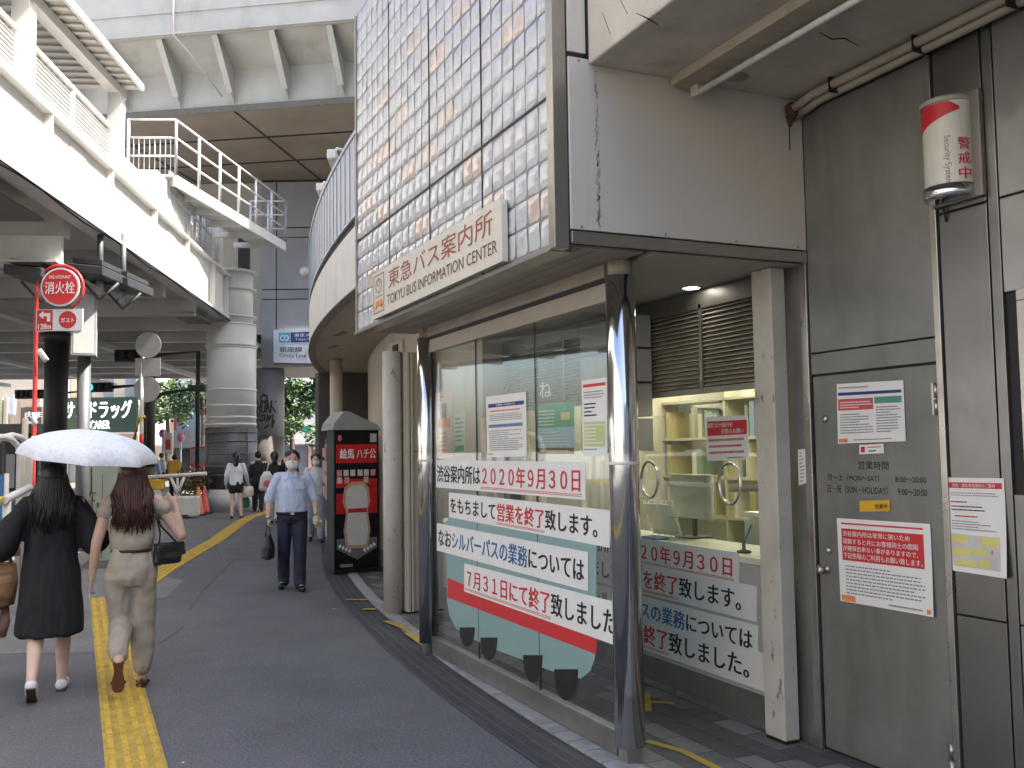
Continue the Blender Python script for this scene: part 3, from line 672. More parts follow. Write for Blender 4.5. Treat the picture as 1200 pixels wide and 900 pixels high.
# steel door and wall notices
notice('notice', 'white notice with navy, red and green bars, upper sheet on the steel door', 'notice', ((980.5, 450), (1058.5, 445.5), (1061.5, 517), (982, 520)), XW-.001,
       (('rect', .02, .15, .97, .20, navy), ('rect', .02, .26, .56, .45, mat('print_dull_red', (.55, .1, .1), .6, rvar=0)), ('rect', .58, .25, .97, .36, mat('print_dull_green', (.1, .3, .25), .6, rvar=0)), ('lines', .05, .30, .54, .43, white_ink, 3), ('lines', .05, .5, .55, .85, grey_ink, 8), ('lines', .6, .4, .95, .85, grey_ink, 10), ('rect', .02, .92, .16, .98, orange), ('lines', .25, .93, .9, .97, grey_ink, 1), ('lines', .04, .05, .5, .1, grey_ink, 1)))
notice('sticker', 'small white sticker with a red disc under the upper door notice', 'sticker', ((1007, 521.5), (1035, 520), (1036, 531), (1007, 532.5)), XW-.001, (('lines', .35, .15, .95, .5, orange, 1), ('lines', .4, .55, .9, .9, ink, 1), ('rect', .08, .2, .24, .8, red)))
notice('sticker', 'small yellow sticker below the painted opening hours on the door', 'sticker', ((1007.5, 587), (1042.5, 586), (1042.5, 599), (1007.5, 599.5)), XW-.001, (), (('営業中', .55, .35, .95, .75, ink),), base=mat('sticker_yellow', (.68, .40, .02), .6, rvar=0))
notice('notice', 'large white notice with a red headline block, lower sheet on the steel door', 'notice', ((980.5, 607), (1090, 614), (1096, 723), (985, 704)), XW-.001,
       (('rect', .05, .12, .93, .50, red), ('rect', .05, .05, .93, .07, red), ('lines', .08, .55, .93, .91, grey_ink, 9), ('rect', .02, .92, .18, .99, orange), ('lines', .55, .93, .9, .98, grey_ink, 1), ('rect', .94, .93, .98, .98, orange)),
       (('渋谷案内所は非常に狭いため', .07, .145, .80, .21, white_ink), ('混雑すると共にお客様同士の間隔', .07, .235, .88, .30, white_ink), ('が確保出来ない事がありますので、', .07, .32, .88, .385, white_ink), ('下記売場のご利用もお願い致します。', .07, .405, .92, .475, white_ink)), curl=.012)
notice('notice', 'white notice with a yellow map taped to the steel wall right of the door', 'notice', ((1107.5, 559.5), (1176.5, 560.5), (1183.5, 678), (1112, 668)), XW-.003,
       (('rect', .04, .05, .96, .11, red), ('lines', .1, .15, .9, .20, grey_ink, 2), ('lines', .1, .24, .55, .28, red, 1), ('lines', .1, .29, .7, .36, ink, 2), ('lines', .15, .39, .8, .43, red, 1), ('lines', .1, .45, .85, .56, grey_ink, 4), ('rect', .08, .60, .90, .94, mat('map_grey', (.55, .55, .53), .6, rvar=0)),
        ('rect', .09, .61, .35, .69, yel_ink), ('rect', .6, .61, .89, .70, yel_ink), ('rect', .09, .75, .38, .83, yel_ink), ('rect', .42, .74, .70, .80, yel_ink), ('rect', .12, .87, .5, .93, yel_ink), ('rect', .55, .85, .72, .93, yel_ink), ('rect', .76, .74, .78, .78, red)),
       (('渋谷・恵比寿営業所のご案内', .14, .06, .86, .10, white_ink),), curl=.02)
notice('notice', 'small vertical white plate on the steel jamb beside the cream post', 'notice', ((935, 527), (944, 526), (945, 566), (936, 569)), XW-.001, (('lines', .2, .05, .8, .95, grey_ink, 9),))
notice('notice', 'red and white safety notice on the inner counter glass', 'notice', ((827.5, 489), (876.5, 486.5), (877.5, 538), (828.5, 540.5)), XK-.0055,
       (('rect', .03, .1, .97, .43, red), ('lines', .06, .47, .9, .9, mat('print_dull_red', (.55, .1, .1), .6, rvar=0), 3), ('lines', .5, .92, .9, .98, ink, 1)),
       (('新型コロナ感染予防', .06, .14, .66, .25, white_ink), ('対策のお願い', .38, .28, .92, .4, white_ink)))
# letters hanging behind the glass
mb = MB()
lt = lambda s_, x0, y0, x1, y1, m, lab: None
def window_word(s_, px, X, m, label):
    a = onX(px[0], px[3], X); b_ = onX(px[2], px[1], X); q = MB(); text_fit(q, s_, fX(X), -a.y, a.z, -b_.y, b_.z, 0, .01)
    o = q.build('window_lettering', m); return tag(o, label, 'lettering')
window_word('ミッション', (570, 442, 622, 468), XK-.0055, red, 'red katakana lettering partly behind the navy barred poster')
window_word('ね', (632, 446, 646, 467), XG+.006, white_ink, 'single white hiragana letter on the storefront glass above the green leaflet')
# plain grey boxes of the locker block seen through the glass by the near column
LK = empty('wall_cabinet', 'grey stacked locker boxes with dark clasps seen through the glass beside the near column', 'cabinet')
for k in range(4):
    z0 = 1.95 + k*.15
for k, z0 in enumerate((1.62, 1.86, 2.10, 2.34)):
    b_ = MB().box((3.46, 5.62, z0), (3.63, 6.35, z0+.225)).build('locker_box', mat('locker_grey', (.42, .41, .37), .5, .1, var=.05), LK, bevel=.006)
    MB().box((3.445, 5.9, z0-.012), (3.458, 6.05, z0+.02)).build('clasp', dark, b_)
tobase(LK, (3.55, 5.98, 1.62))
# ================================================================ ALARM BEACON
BC = empty('alarm_lamp', 'white half round alarm lamp with a red flash on the steel wall', 'lamp')
cy, z0, z1 = 3.10, 2.765, 3.225; r = .118; xc = XW - .03
MB().box((XW-.03, cy-.165, z0-.02), (XW+.0, cy+.115, z1+.012)).build('back_plate', mat('lamp_plate', (.22, .21, .19), .5, .5), BC, bevel=.006)
def cyl_patch(mb, a0, a1, f0, f1, rad, mi=0, n=24, nz_=1):
    for k in range(n):
        t0 = a0 + (a1-a0)*k/n; t1 = a0 + (a1-a0)*(k+1)/n
        for j in range(nz_):
            def P(t, q): return Vector((xc - rad*.9*math.cos(R(t)), cy - rad*math.sin(R(t)), q))
            b0, c0 = f0(t0), f1(t0); b1, c1 = f0(t1), f1(t1)
            mb.add([P(t0, b0), P(t1, b1), P(t1, c1), P(t0, c0)], [(0, 1, 2, 3)], mi, True)
mb = MB(); cyl_patch(mb, -90, 90, lambda t: z0+.05, lambda t: z1-.03, r); mb.build('lamp_cover', mat('lamp_white', (.62, .62, .58), .35, var=.05, streak=.2, streak_col=(.35, .33, .28)), BC)
mb = MB(); cyl_patch(mb, -89, 62, lambda t: z1-.175+(t+89)/151*.10, lambda t: z1-.033 if t < 40 else z1-.033-(t-40)/22*.03, r+.0015)
mb.build('red_flash', mat('lamp_red', (.55, .02, .035), .35), BC)
mb = MB()
prof = [(r+.003, 0), (r+.006, .006), (r+.006, .044), (r+.002, .05)]
mb.lathe((xc, cy, z0), [(r*.9, -.012), (r+.004, 0), (r+.004, .05)], 32); mb.build('end_cap', chrome, BC)
mb = MB(); mb.lathe((xc, cy, z1-.03), [(r+.003, 0), (r+.003, .02), (r*.85, .032)], 32); mb.build('top_cap', mat('lamp_cap', (.40, .38, .33), .45), BC)
def on_cyl(a, z): return Vector((xc - (r+.002)*.9*math.cos(R(a)), cy - (r+.002)*math.sin(R(a)), z))
mb = MB()
text_fit(mb, 'Security System', lambda u, v: on_cyl(32 + v*24, z1-.19-u*.225), 0, -.4, 1, .35, 1, .0)
for k, ch in enumerate('警戒中'): text_fit(mb, ch, lambda u, v: on_cyl(54 + u*30, z0+.20-k*.068+v*.055), 0, 0, 1, 1, 0, .015)
mb.build('lettering', [MATS['lamp_red'], grey_ink], BC)
mb = MB(); mb.tube([(XW-.02, cy+.06, z0-.022), (XW-.005, cy+.058, z0-.09)], .005, 8); mb.build('cable', dark, BC)
tobase(BC, (XW, cy, z0))
# ================================================================ OFFICE CONTENTS
def place_box(mb, px, py, X, w_, h_, d_, mi=0): c = onX(px, py, X); mb.box((c.x, c.y-w_/2, c.z), (c.x+d_, c.y+w_/2, c.z+h_), mi)
CZ = .983
mb = MB(); y = 4.75
SH = empty('office_shelf', 'cream office shelf crowded with coloured files seen behind the counter glass', 'shelf')
mb = MB()
for z in (1.0, 1.35, 1.70, 2.05): mb.box((5.2, 4.5, z), (5.55, 8.2, z+.025))
for y in (4.5, 5.7, 6.9, 8.18): mb.box((5.2, y, .02), (5.55, y+.025, 2.2))
mb.build('shelf_frame', mat('shelf_cream', (.50, .47, .33), .5), SH)
rnd = random.Random(4); fm = [mat('file_%s' % k, c_, .6, rvar=0) for k, c_ in (('blue', (.25, .32, .42)), ('white', (.7, .7, .62)), ('ochre', (.5, .42, .2)), ('cream', (.62, .57, .42)), ('green', (.25, .34, .26)), ('grey', (.3, .3, .28)))]
for z in (1.025, 1.375, 1.725):
    y = 4.56
    while y < 8.1:
        w_ = rnd.uniform(.03, .09); h_ = rnd.uniform(.2, .3)
        if rnd.random() < .62: MB().box((5.22, y, z), (5.48, y+w_-.004, z+h_)).build('file', rnd.choice(fm), SH)
        y += w_ + (rnd.random() < .15)*.2
tobase(SH, (5.37, 6.3, 0))
def monitor(px, label):
    c = onX(*px, 4.0); c.z = .984; e = empty('monitor', label, 'monitor', 'desk monitors behind the counter')
    q = MB(); q.box((c.x-.0, c.y-.10, c.z), (c.x+.2, c.y+.10, c.z+.012)); q.box((c.x+.1, c.y-.02, c.z+.012), (c.x+.12, c.y+.02, c.z+.2)); q.build('stand', black, e, bevel=.003)
    q = MB(); q.box((c.x+.07, c.y-.26, c.z+.14), (c.x+.10, c.y+.26, c.z+.46)); q.build('screen_back', mat('monitor_grey', (.55, .55, .53), .5), e, bevel=.008); tobase(e, c)
monitor((800, 640), 'pale grey monitor back standing on the counter behind the glass')
TR = empty('leaflet_rack', 'wire leaflet rack holding white sheets on the counter left of the monitor', 'rack')
c = onX(770, 640, 3.9); c.z = .984
q = MB()
for k in range(6): q.tube([(c.x+.1, c.y-.2+k*.08, c.z), (c.x, c.y-.2+k*.08, c.z+.28)], .004, 6)
for z in (.05, .15, .27): q.tube([(c.x+.1-.1*z/.28-.006, c.y-.22, c.z+z), (c.x+.1-.1*z/.28-.006, c.y+.22, c.z+z)], .004, 6)
q.build('wire_frame', chrome, TR); MB().poly([(c.x+.09, c.y-.18, c.z+.01), (c.x+.09, c.y+.18, c.z+.01), (c.x+.01, c.y+.18, c.z+.24), (c.x+.01, c.y-.18, c.z+.24)], (.02, 0, 0)).build('leaflet_stack', paper, TR, fix=True); tobase(TR, c)
PB = empty('pen_stand', 'black pen stand with a blue pen on the white counter', 'pen stand'); c = onX(872, 648, 3.78); c.z = .984
MB().lathe(c, [(.045, 0), (.045, .012), (.012, .02), (.012, .06)], 16).build('foot', black, PB); MB().tube([c + Vector((0, 0, .05)), c + Vector((.02, -.05, .17))], .006, 8).build('pen', blue, PB); tobase(PB, c)
PR = empty('printer', 'white office printer on the shelf counter behind the leaflet rack', 'printer'); c = Vector((4.75, 5.55, .8))
MB().box((4.5, 5.25, .02), (5.0, 6.0, .8)).build('stand', MATS['shelf_cream'], PR, bevel=.01); MB().box((4.55, 5.3, .8), (4.95, 5.85, 1.12)).build('body', mat('printer_white', (.68, .68, .64), .5), PR, bevel=.02); MB().box((4.5, 5.38, 1.121), (4.8, 5.78, 1.16)).build('paper_tray', paper, PR, bevel=.005); tobase(PR, c)
CS = empty('coin_tray', 'blue coin tray lying on the counter near the far speaking ring', 'tray'); c = onX(768, 644, 3.8); c.z = .984
MB().box((c.x-.06, c.y-.09, c.z), (c.x+.06, c.y+.09, c.z+.02)).build('tray', mat('tray_blue', (.04, .12, .38), .4), CS, bevel=.008); tobase(CS, c)
# clerk behind the counter is only a dark jacket on a chair back
CH = empty('office_chair', 'black office chair behind the counter at the right end of the glass', 'chair'); c = Vector((4.25, 4.72, 0))
MB().box((c.x-.05, c.y-.22, .55), (c.x+.02, c.y+.22, 1.32)).build('backrest', black, CH, bevel=.03); MB().box((c.x-.0, c.y-.24, .45), (c.x+.45, c.y+.24, .53)).build('seat', black, CH, bevel=.03); MB().lathe((c.x+.22, c.y, .02), [(.25, 0), (.25, .03), (.03, .07), (.03, .43)], 14).build('base', chrome, CH); tobase(CH, c)
# ================================================================ ROUND BUILDING
RB = empty('round_building', 'curved cream building with a projecting round eave and a grey perforated parapet', 'building')
perf = mat('perforated_grey', (.42, .45, .50), .5, .1, var=.05, vs=3)
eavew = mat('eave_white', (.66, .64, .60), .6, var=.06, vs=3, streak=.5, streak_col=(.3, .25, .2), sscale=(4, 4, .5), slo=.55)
YS = [8.0 + .4*k for k in range(48)]
def band(o0, o1, z0, z1, m, name, y0=8.0, y1=26.8, par=RB):
    mb = MB(); ys = [y for y in YS if y0 <= y <= y1]
    secs = [[(XC(y)+o0, y, z0), (XC(y)+o1, y, z0), (XC(y)+o1, y, z1), (XC(y)+o0, y, z1)] for y in ys]; b = 0; n_ = len(secs)
    for s_ in secs: mb.v += [Vector(p_) for p_ in s_]
    for i in range(n_-1):
        for j in range(4): k = (j+1) % 4; mb.f.append([i*4+j, i*4+k, (i+1)*4+k, (i+1)*4+j]); mb.m.append(0); mb.sm.append(False)
    mb.f += [[0, 3, 2, 1], [(n_-1)*4+q for q in range(4)]]; mb.m += [0, 0]; mb.sm += [False, False]
    return mb.build(name, m, par)
band(0, .10, 3.2, 3.80, eavew, 'fascia'); band(-.012, .10, 3.185, 3.20, mat('edge_grey', (.25, .23, .2), .6), 'fascia_edge'); band(.03, .12, 3.80, 3.90, dark, 'fascia_groove')
band(0, .06, 3.90, 4.68, perf, 'parapet'); band(-.015, .08, 4.68, 4.72, perf, 'parapet_rail')
mb = MB()
for y in [8.3 + .26*k for k in range(70)]:
    x = XC(y) - .004; d = Vector((XC(y+.1)-XC(y), .1, 0)).normalized()
    mb.obox((x, y, 4.29), d, (0, 0, 1), .006, .37, .004)
mb.build('parapet_ribs', mat('perforated_rib', (.33, .36, .41), .5), RB)
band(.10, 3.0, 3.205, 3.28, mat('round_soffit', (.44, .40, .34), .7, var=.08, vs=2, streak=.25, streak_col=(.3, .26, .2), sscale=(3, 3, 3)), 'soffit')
band(1.0, 1.2, .0, 3.205, cream, 'wall'); band(.3, 3.2, 3.3, 4.6, cream, 'upper_body')
band(.995, 1.05, .0, .25, mat('plinth', (.22, .2, .17), .7), 'plinth')
for y in (12.4, 14.0, 16.2):
    MB().obox((XC(y)+.36, y, 3.2), (0, 1, 0), (1, 0, 0), .22, .035, .006).build('soffit_vent', mat('vent_dark', (.22, .19, .15), .7), RB)
for (px, py, Y) in ((394, 488, 15.9),):
    c = onY(px, 470, Y); mb = MB(); mb.lathe((c.x, c.y, 0), [(.105, 0), (.105, 3.2)], 24); mb.build('column', cream, RB)
c = onY(441, 418, 11.3); mb = MB(); mb.box((XC(c.y)+.93, c.y-.25, 2.3), (XC(c.y)+1.02, c.y+.32, 3.0)); wn = mb.build('window', cream, RB, bevel=.01)
MB().box((XC(c.y)+.915, c.y-.1, 2.55), (XC(c.y)+.929, c.y+.1, 2.95)).build('pane', black, wn)
MB().box((4.3, 18.6, 0), (6.6, 18.9, 3.2)).build('side_wall', mat('dark_side_wall', (.07, .065, .06), .7), RB)  # wall in one even dark colour
tobase(RB, (5, 14, 0))
# service duct and downpipe beside the far chrome column
DP = empty('downpipe', 'fat cream downpipe with chipped paint beside the far chrome column', 'pipe')
c = onZ(461, 720, 0)
mb = MB(); mb.lathe((c.x, c.y, .0), [(.098, 0), (.098, 2.655)], 28); mb.build('pipe', cream_p, DP); tobase(DP, (c.x, c.y, 0))
DB = empty('service_duct', 'tall cream boxed duct with vertical ribs between downpipe and chrome column', 'duct')
mb = MB(); mb.box((c.x+.10, c.y-.10, .03), (3.60, c.y+.3, 2.652)); mb.build('duct_box', cream, DB, bevel=.006)
for x0, x1 in ((c.x+.112, c.x+.145), (c.x+.155, c.x+.18)): MB().box((x0, c.y-.135, .03), (x1, c.y-.102, 2.65)).build('rib', cream, DB, bevel=.006)
MB().box((c.x+.2, c.y-.106, 1.63), (3.59, c.y-.1015, 1.638)).build('seam', dark, DB)
MB().box((c.x+.1, c.y-.098, .0), (3.58, c.y+.25, .03)).build('foot', black, DB)
tobase(DB, (c.x+.4, c.y, 0))
# ================================================================ VENDING MACHINES
vn = Vector((-.837, -.547, 0)); vr = Vector((.547, -.837, 0))         # front normal, viewer's right
VL = onZ(392, 675, 0); VR = onZ(444.5, 671, 0); VW = .86; VH = 1.93; vr = (VR-VL).normalized(); vn = Vector((vr.y, -vr.x, 0)); vn = vn if vn.y < 0 else -vn
VW = (VR-VL).length
VM = empty('vending_machine', 'black and red drink vending machine under a small grey pitched hood', 'vending machine')
vblack = mat('machine_black', (.010, .010, .011), .6, var=.1, spec=.15); vred = mat('machine_red', (.50, .02, .02), .6, spec=.2)
fv = lambda u, v, o_=0: VL + vr*u*VW + Vector((0, 0, v*VH)) + vn*o_
def vbox(mb, u0, v0, u1, v1, o0, o1, mi=0):
    a = [fv(u0, v0, o0), fv(u1, v0, o0), fv(u1, v0, o1), fv(u0, v0, o1)]; h = Vector((0, 0, (v1-v0)*VH)); mb.add(a + [q + h for q in a], [(0,3,2,1),(4,5,6,7),(0,1,5,4),(1,2,6,5),(2,3,7,6),(3,0,4,7)], mi)
mb = MB(); vbox(mb, 0, .03, 1, 1, -.36, -.03); mb.build('body', mat('machine_side', (.055, .06, .06), .6, var=.2, spec=.2), VM, bevel=.01)
mb = MB(); vbox(mb, 0, .04, 1, 1, -.029, 0); mb.build('front_panel', vblack, VM, bevel=.006)
mb = MB(); vbox(mb, .03, 0, .97, .03, -.33, -.06); mb.build('foot', black, VM)
fl = lambda u, v: fv(u, v, .0035)
mb = MB()
for q in ((.04, .77, .96, .90), (.04, .60, .96, .66), (.04, .42, .3, .56), (.7, .42, .96, .62)): rect(mb, lambda u, v: fv(u, v, .002), *q)
mb.build('red_band', vred, VM)
mb = MB()
text_fit(mb, '絵馬', fl, .12, .80, .44, .87, 0, .03); text_fit(mb, 'ハチ公', fl, .5, .80, .93, .87, 0, .01)
mb.build('lettering', white_ink, VM)
mb = MB(); rnd = random.Random(8)
for k in range(11):
    u = .06 + (k % 6)*.15 + rnd.uniform(-.01, .01); v = .715 if k < 6 else .665
    if 1 < k-6 < 4: continue
    rect(mb, lambda u, v: fv(u, v, .004), u, v-.035, u+.11, v+.008, rnd.choice((0, 0, 1, 2)))
mb.build('product_window', [mat('can_cream', (.6, .55, .48), .4), mat('can_grey', (.35, .4, .38), .4), mat('can_rose', (.62, .25, .22), .4)], VM)
# a plain pale panel with a tan rim where the front carries its picture
mb = MB(); pts = [(.26, .18), (.74, .18), (.80, .30), (.74, .44), (.80, .50), (.76, .60), (.62, .64), (.38, .64), (.22, .60), (.18, .50), (.26, .43), (.20, .30)]
mb.poly([fv(u, v, .003) for u, v in pts], vn*.002); mb.build('picture_rim', mat('panel_tan', (.5, .33, .18), .5), VM, fix=True)
mb = MB(); mb.poly([fv(.5+(u-.5)*.82, .41+(v-.41)*.9, .0055) for u, v in pts], vn*.002); mb.build('picture_panel', mat('panel_pale', (.62, .60, .56), .45, var=.05), VM, fix=True)
mb = MB(); rect(mb, lambda u, v: fv(u, v, .008), .3, .425, .72, .455); mb.build('collar_band', vred, VM)
mb = MB()
mb.poly([fv(.05, .25, .0022), (fv(.05, .18, .0022)), fv(.5, .10, .0022), fv(.95, .18, .0022), fv(.95, .25, .0022)], vn*.0006, 0)
for k in range(4):
    for s_ in (0, 1):
        u0 = .08+.07*k if not s_ else .92-.07*k; du = .05*(1 if not s_ else -1)
        mb.quad(fv(u0, .20-.012*k, .0040), fv(u0+du, .215-.012*k, .0040), fv(u0+du*1.6, .20-.012*k, .0040), fv(u0+du*.6, .185-.012*k, .0040), 1)
mb.build('crossing_print', [mat('print_road', (.14, .14, .15), .5), white_ink], VM)
mb = MB(); rect(mb, fl, .80, .915, .95, .975); mb.build('code_plate', mat('plate_grey', (.4, .4, .4), .5), VM)
mb = MB(); mb.add([fl(.12 + .045*math.cos(t*R(30)), .945 + .022*math.sin(t*R(30))) for t in range(12)], [tuple(range(12))]); mb.build('emblem', mat('pink_mark', (.65, .1, .15), .5), VM)
mb = MB(); rect(mb, fl, .12, .055, .4, .075); mb.build('slot', mat('slot_brass', (.3, .22, .1), .5), VM)
mb = MB(); hd = [(-.06, 1.0), (1.03, 1.0), (.95, 1.035), (.30, 1.13), (.2, 1.13), (-.02, 1.05)]
mb.poly([fv(u, v, .05) for u, v in hd], -vn*.55); mb.build('hood', mat('hood_grey', (.26, .27, .26), .6, var=.1), VM, fix=True)
tobase(VM, VL + vr*VW/2)
SV = onZ(380.5, 637, 0); d2 = (SV-VL).normalized(); n2 = Vector((-d2.y, d2.x, 0)); LV = (SV-VL).length - .9
can_m = [MATS['can_cream'], MATS['can_rose'], MATS['can_grey'], vred]
for q_, lab in enumerate(('dark grey vending machine facing the street right behind the black one', 'dark grey vending machine at the far end of the row, last before the round column')):
    V2 = empty('vending_machine', lab, 'vending machine', 'vending machines facing the street'); W2 = LV/2 - .05; O2 = VL + d2*(.80 + q_*LV/2)
    f2 = lambda u, v, o_=0: O2 + d2*u*W2 + Vector((0, 0, v*1.86)) + n2*o_
    def b2x(mb, u0, v0, u1, v1, o0, o1, mi=0):
        a = [f2(u0, v0, o0), f2(u1, v0, o0), f2(u1, v0, o1), f2(u0, v0, o1)]; h = Vector((0, 0, (v1-v0)*1.86)); mb.add(a + [q + h for q in a], [(0,1,2,3),(4,7,6,5),(0,4,5,1),(1,5,6,2),(2,6,7,3),(3,7,4,0)], mi)
    mb = MB(); b2x(mb, 0, .0, 1, 1, -.4, 0); mb.build('body', mat('machine_dark', (.06, .07, .068), .6, var=.1, spec=.2), V2, bevel=.01)
    mb = MB(); b2x(mb, .06, .45, .94, .95, .002, .012); mb.build('display_window', mat('display_pale', (.10, .12, .12), .4), V2)
    rnd = random.Random(3 + q_)
    for r_ in range(4):
        for k in range(6): mb = MB(); b2x(mb, .09+.14*k, .49+.115*r_, .18+.14*k, .57+.115*r_, .013, .05); mb.build('can', rnd.choice(can_m + [MATS["can_cream"], MATS["can_cream"]]), V2)
    mb = MB(); b2x(mb, .1, .12, .7, .26, .002, .014); mb.build('pickup_flap', mat('flap_pale', (.4, .42, .41), .5), V2)
    tobase(V2, O2)

# ================================================================ FOOTBRIDGE GIRDER
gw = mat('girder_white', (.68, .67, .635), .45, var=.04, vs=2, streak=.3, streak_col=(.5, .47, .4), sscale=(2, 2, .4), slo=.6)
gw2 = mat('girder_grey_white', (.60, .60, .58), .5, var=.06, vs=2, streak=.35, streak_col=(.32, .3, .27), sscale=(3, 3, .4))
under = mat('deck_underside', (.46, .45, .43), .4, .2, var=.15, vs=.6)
GA = onZ(265, 375, 5.4); GB = onZ(0, 195, 5.4); GA.z = GB.z = 0
gd = (GA-GB).normalized(); gn = Vector((gd.y, -gd.x, 0))         # gn points to the shop side
GL = (GA-GB).length
def gp(s_, o_, z): return GB + gd*s_ + gn*o_ + Vector((0, 0, z))
def gbox(mb, s0, s1, o0, o1, z0, z1, mi=0):
    a = [gp(s0, o0, z0), gp(s1, o0, z0), gp(s1, o1, z0), gp(s0, o1, z0)]; h = Vector((0, 0, z1-z0)); mb.add(a + [q + h for q in a], [(0,1,2,3),(4,7,6,5),(0,4,5,1),(1,5,6,2),(2,6,7,3),(3,7,4,0)], mi)
FB = empty('footbridge', 'white steel footbridge with a roofed stair along its deep plate girder', 'footbridge')
mb = MB(); gbox(mb, -9, GL+1.0, -.03, 0, 5.45, 6.60); mb.build('girder', gw, FB)
mb = MB(); gbox(mb, -9, GL+1.0, -.22, .14, 5.40, 5.448); mb.build('bottom_flange', gw2, FB); mb = MB(); gbox(mb, -9, GL+1.0, -.22, .14, 6.602, 6.65); mb.build('top_flange', gw, FB)
for s_ in [-7, -4.2, -1.4, 1.4, 4.2, 7.0, 9.8, 12.6, 14.4]:
    mb = MB(); gbox(mb, s_, s_+.03, .002, .13, 5.45, 6.60); mb.build('stiffener', gw, FB)
for s_ in (2.8, 8.6): mb = MB(); gbox(mb, s_-.35, s_+.35, .002, .014, 5.5, 6.55); mb.build('splice_plate', gw, FB)
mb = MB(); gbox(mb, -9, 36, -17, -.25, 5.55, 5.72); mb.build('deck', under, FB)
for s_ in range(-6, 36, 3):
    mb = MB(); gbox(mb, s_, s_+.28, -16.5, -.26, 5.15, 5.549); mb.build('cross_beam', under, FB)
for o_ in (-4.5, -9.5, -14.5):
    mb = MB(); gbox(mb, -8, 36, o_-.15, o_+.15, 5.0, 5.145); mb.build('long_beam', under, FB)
# near opening in the deck with a white cross girder
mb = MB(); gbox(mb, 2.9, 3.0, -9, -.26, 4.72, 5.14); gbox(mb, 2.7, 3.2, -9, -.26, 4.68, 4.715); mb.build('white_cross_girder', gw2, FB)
for s_ in (0, 6, 12): mb = MB(); gbox(mb, s_, s_+2.2, -.9, -.26, 5.2, 5.24); mb.build('soffit_tray', mat('tray_dark', (.1, .1, .1), .5), FB)
# service cables along the bottom flange
mb = MB(); pts = [gp(s_, .10, 5.385 + .03*math.sin(s_*1.7)) for s_ in [-6 + .8*k for k in range(28)]]; mb.tube(pts, .025, 8); mb.build('cable', dark, FB)
# walkway on top of the girder
post = lambda s_, z0, z1, o=-.1, w_=.13: gbox(mb, s_-w_, s_+w_, o-.12, o+.12, z0, z1)
for s_, z1 in ((-2.4, 7.9), (.9, 8.0), (5.05, 8.35)):
    mb = MB(); post(s_, 6.65, z1); gbox(mb, s_-.17, s_+.17, -.24, .04, 6.65, 6.69); mb.build('post', gw, FB)
mb = MB()
for z in [6.98 + .07*k for k in range(8)]: 
    gbox(mb, 1.05, 4.85, -.20, -.16, z, z+.034)
for z in [6.98 + .07*k for k in range(8)]: gbox(mb, -2.2, .75, -.20, -.16, z, z+.034)
mb.build('louvre_panel', mat('louvre_white', (.40, .39, .37), .5), FB)
mb = MB()
for s0, s1 in ((1.05, 4.85), (-2.2, .75)):
    gbox(mb, s0, s1, -.17, -.11, 7.54, 7.60); gbox(mb, s0, s1, -.17, -.11, 6.92, 6.97); gbox(mb, (s0+s1)/2-.04, (s0+s1)/2+.04, -.17, -.115, 6.97, 7.54)
mb.build('louvre_rail', gw, FB)
mb = MB(); gbox(mb, -2.4, 5.1, -2.6, -2.5, 6.65, 9.0); mb.build('stair_back_wall', mat('stair_dim', (.22, .21, .19), .7), FB)
mb = MB()
def slope_beam(o0, o1, t0, z0, z1, s0=-3.0, s1=5.3):
    a = [gp(s0, o0, z0), gp(s0, o1, z0), gp(s1, o1, z1), gp(s1, o0, z1)]; h = Vector((0, 0, t0)); mb.add(a + [q + h for q in a], [(0,1,2,3),(4,7,6,5),(0,4,5,1),(1,5,6,2),(2,6,7,3),(3,7,4,0)])
slope_beam(-.20, .0, .16, 7.90, 8.25); mb.build('roof_beam', gw, FB)
mb = MB(); slope_beam(-3.0, .26, .05, 8.10, 8.45, -3.6, 5.3); rf = mb.build('roof', mat('roof_ribbed', (.42, .40, .37), .5, var=.1), FB)
mb = MB(); slope_beam(.262, .32, .12, 8.08, 8.43, -3.6, 5.3); mb.build('gutter', gw2, rf)
mb = MB()
for k in range(28):
    s_ = -3.4 + .31*k; z = 8.10 + (s_+3.6)/8.9*.35 - .035
    gbox(mb, s_, s_+.1, -2.9, .25, z, z+.035)
mb.build('roof_ribs', mat('roof_rib', (.5, .48, .44), .5), rf)
# stair stringer continuing up beyond the roof
mb = MB(); slope_beam(-.35, -.3, .55, 6.9, 7.0, 5.2, 15.5); mb.build('stringer', gw2, FB)
# railing panel on the far part and the box room
mb = MB(); gbox(mb, 7.4, 9.6, -1.6, .02, 6.66, 7.55); mb.build('control_box', mat('box_cream', (.62, .60, .54), .5), FB, bevel=.01)
def railing(s0, s1, o, z0, h, n_, name='railing', bars=0, r=.028):
    mb = MB()
    for k in range(n_+1): s_ = s0 + (s1-s0)*k/n_; mb.tube([gp(s_, o, z0), gp(s_, o, z0+h)], r, 8)
    for q in ((1, .6) if bars else (1, .66, .33)): mb.tube([gp(s0, o, z0+h*q), gp(s1, o, z0+h*q)], r*.8, 8)
    if bars:
        for k in range(bars+1): s_ = s0 + (s1-s0)*k/bars; mb.tube([gp(s_, o, z0+.08), gp(s_, o, z0+h)], .011, 6)
    return mb.build(name, mat('galvanised', (.55, .56, .57), .5, .3, var=.08), FB)
railing(8.4, 12.6, .02, 6.66, 1.15, 7, bars=28, r=.03)
mb = MB(); gbox(mb, 12.7, 13.1, -.6, 0, 6.66, 8.0); gbox(mb, 13.7, 14.3, -.6, 0, 6.66, 8.0); mb.build('door_post', gw2, FB)
mb = MB(); gbox(mb, 13.1, 13.7, -.5, -.4, 6.66, 7.9); mb.build('doorway', black, FB)
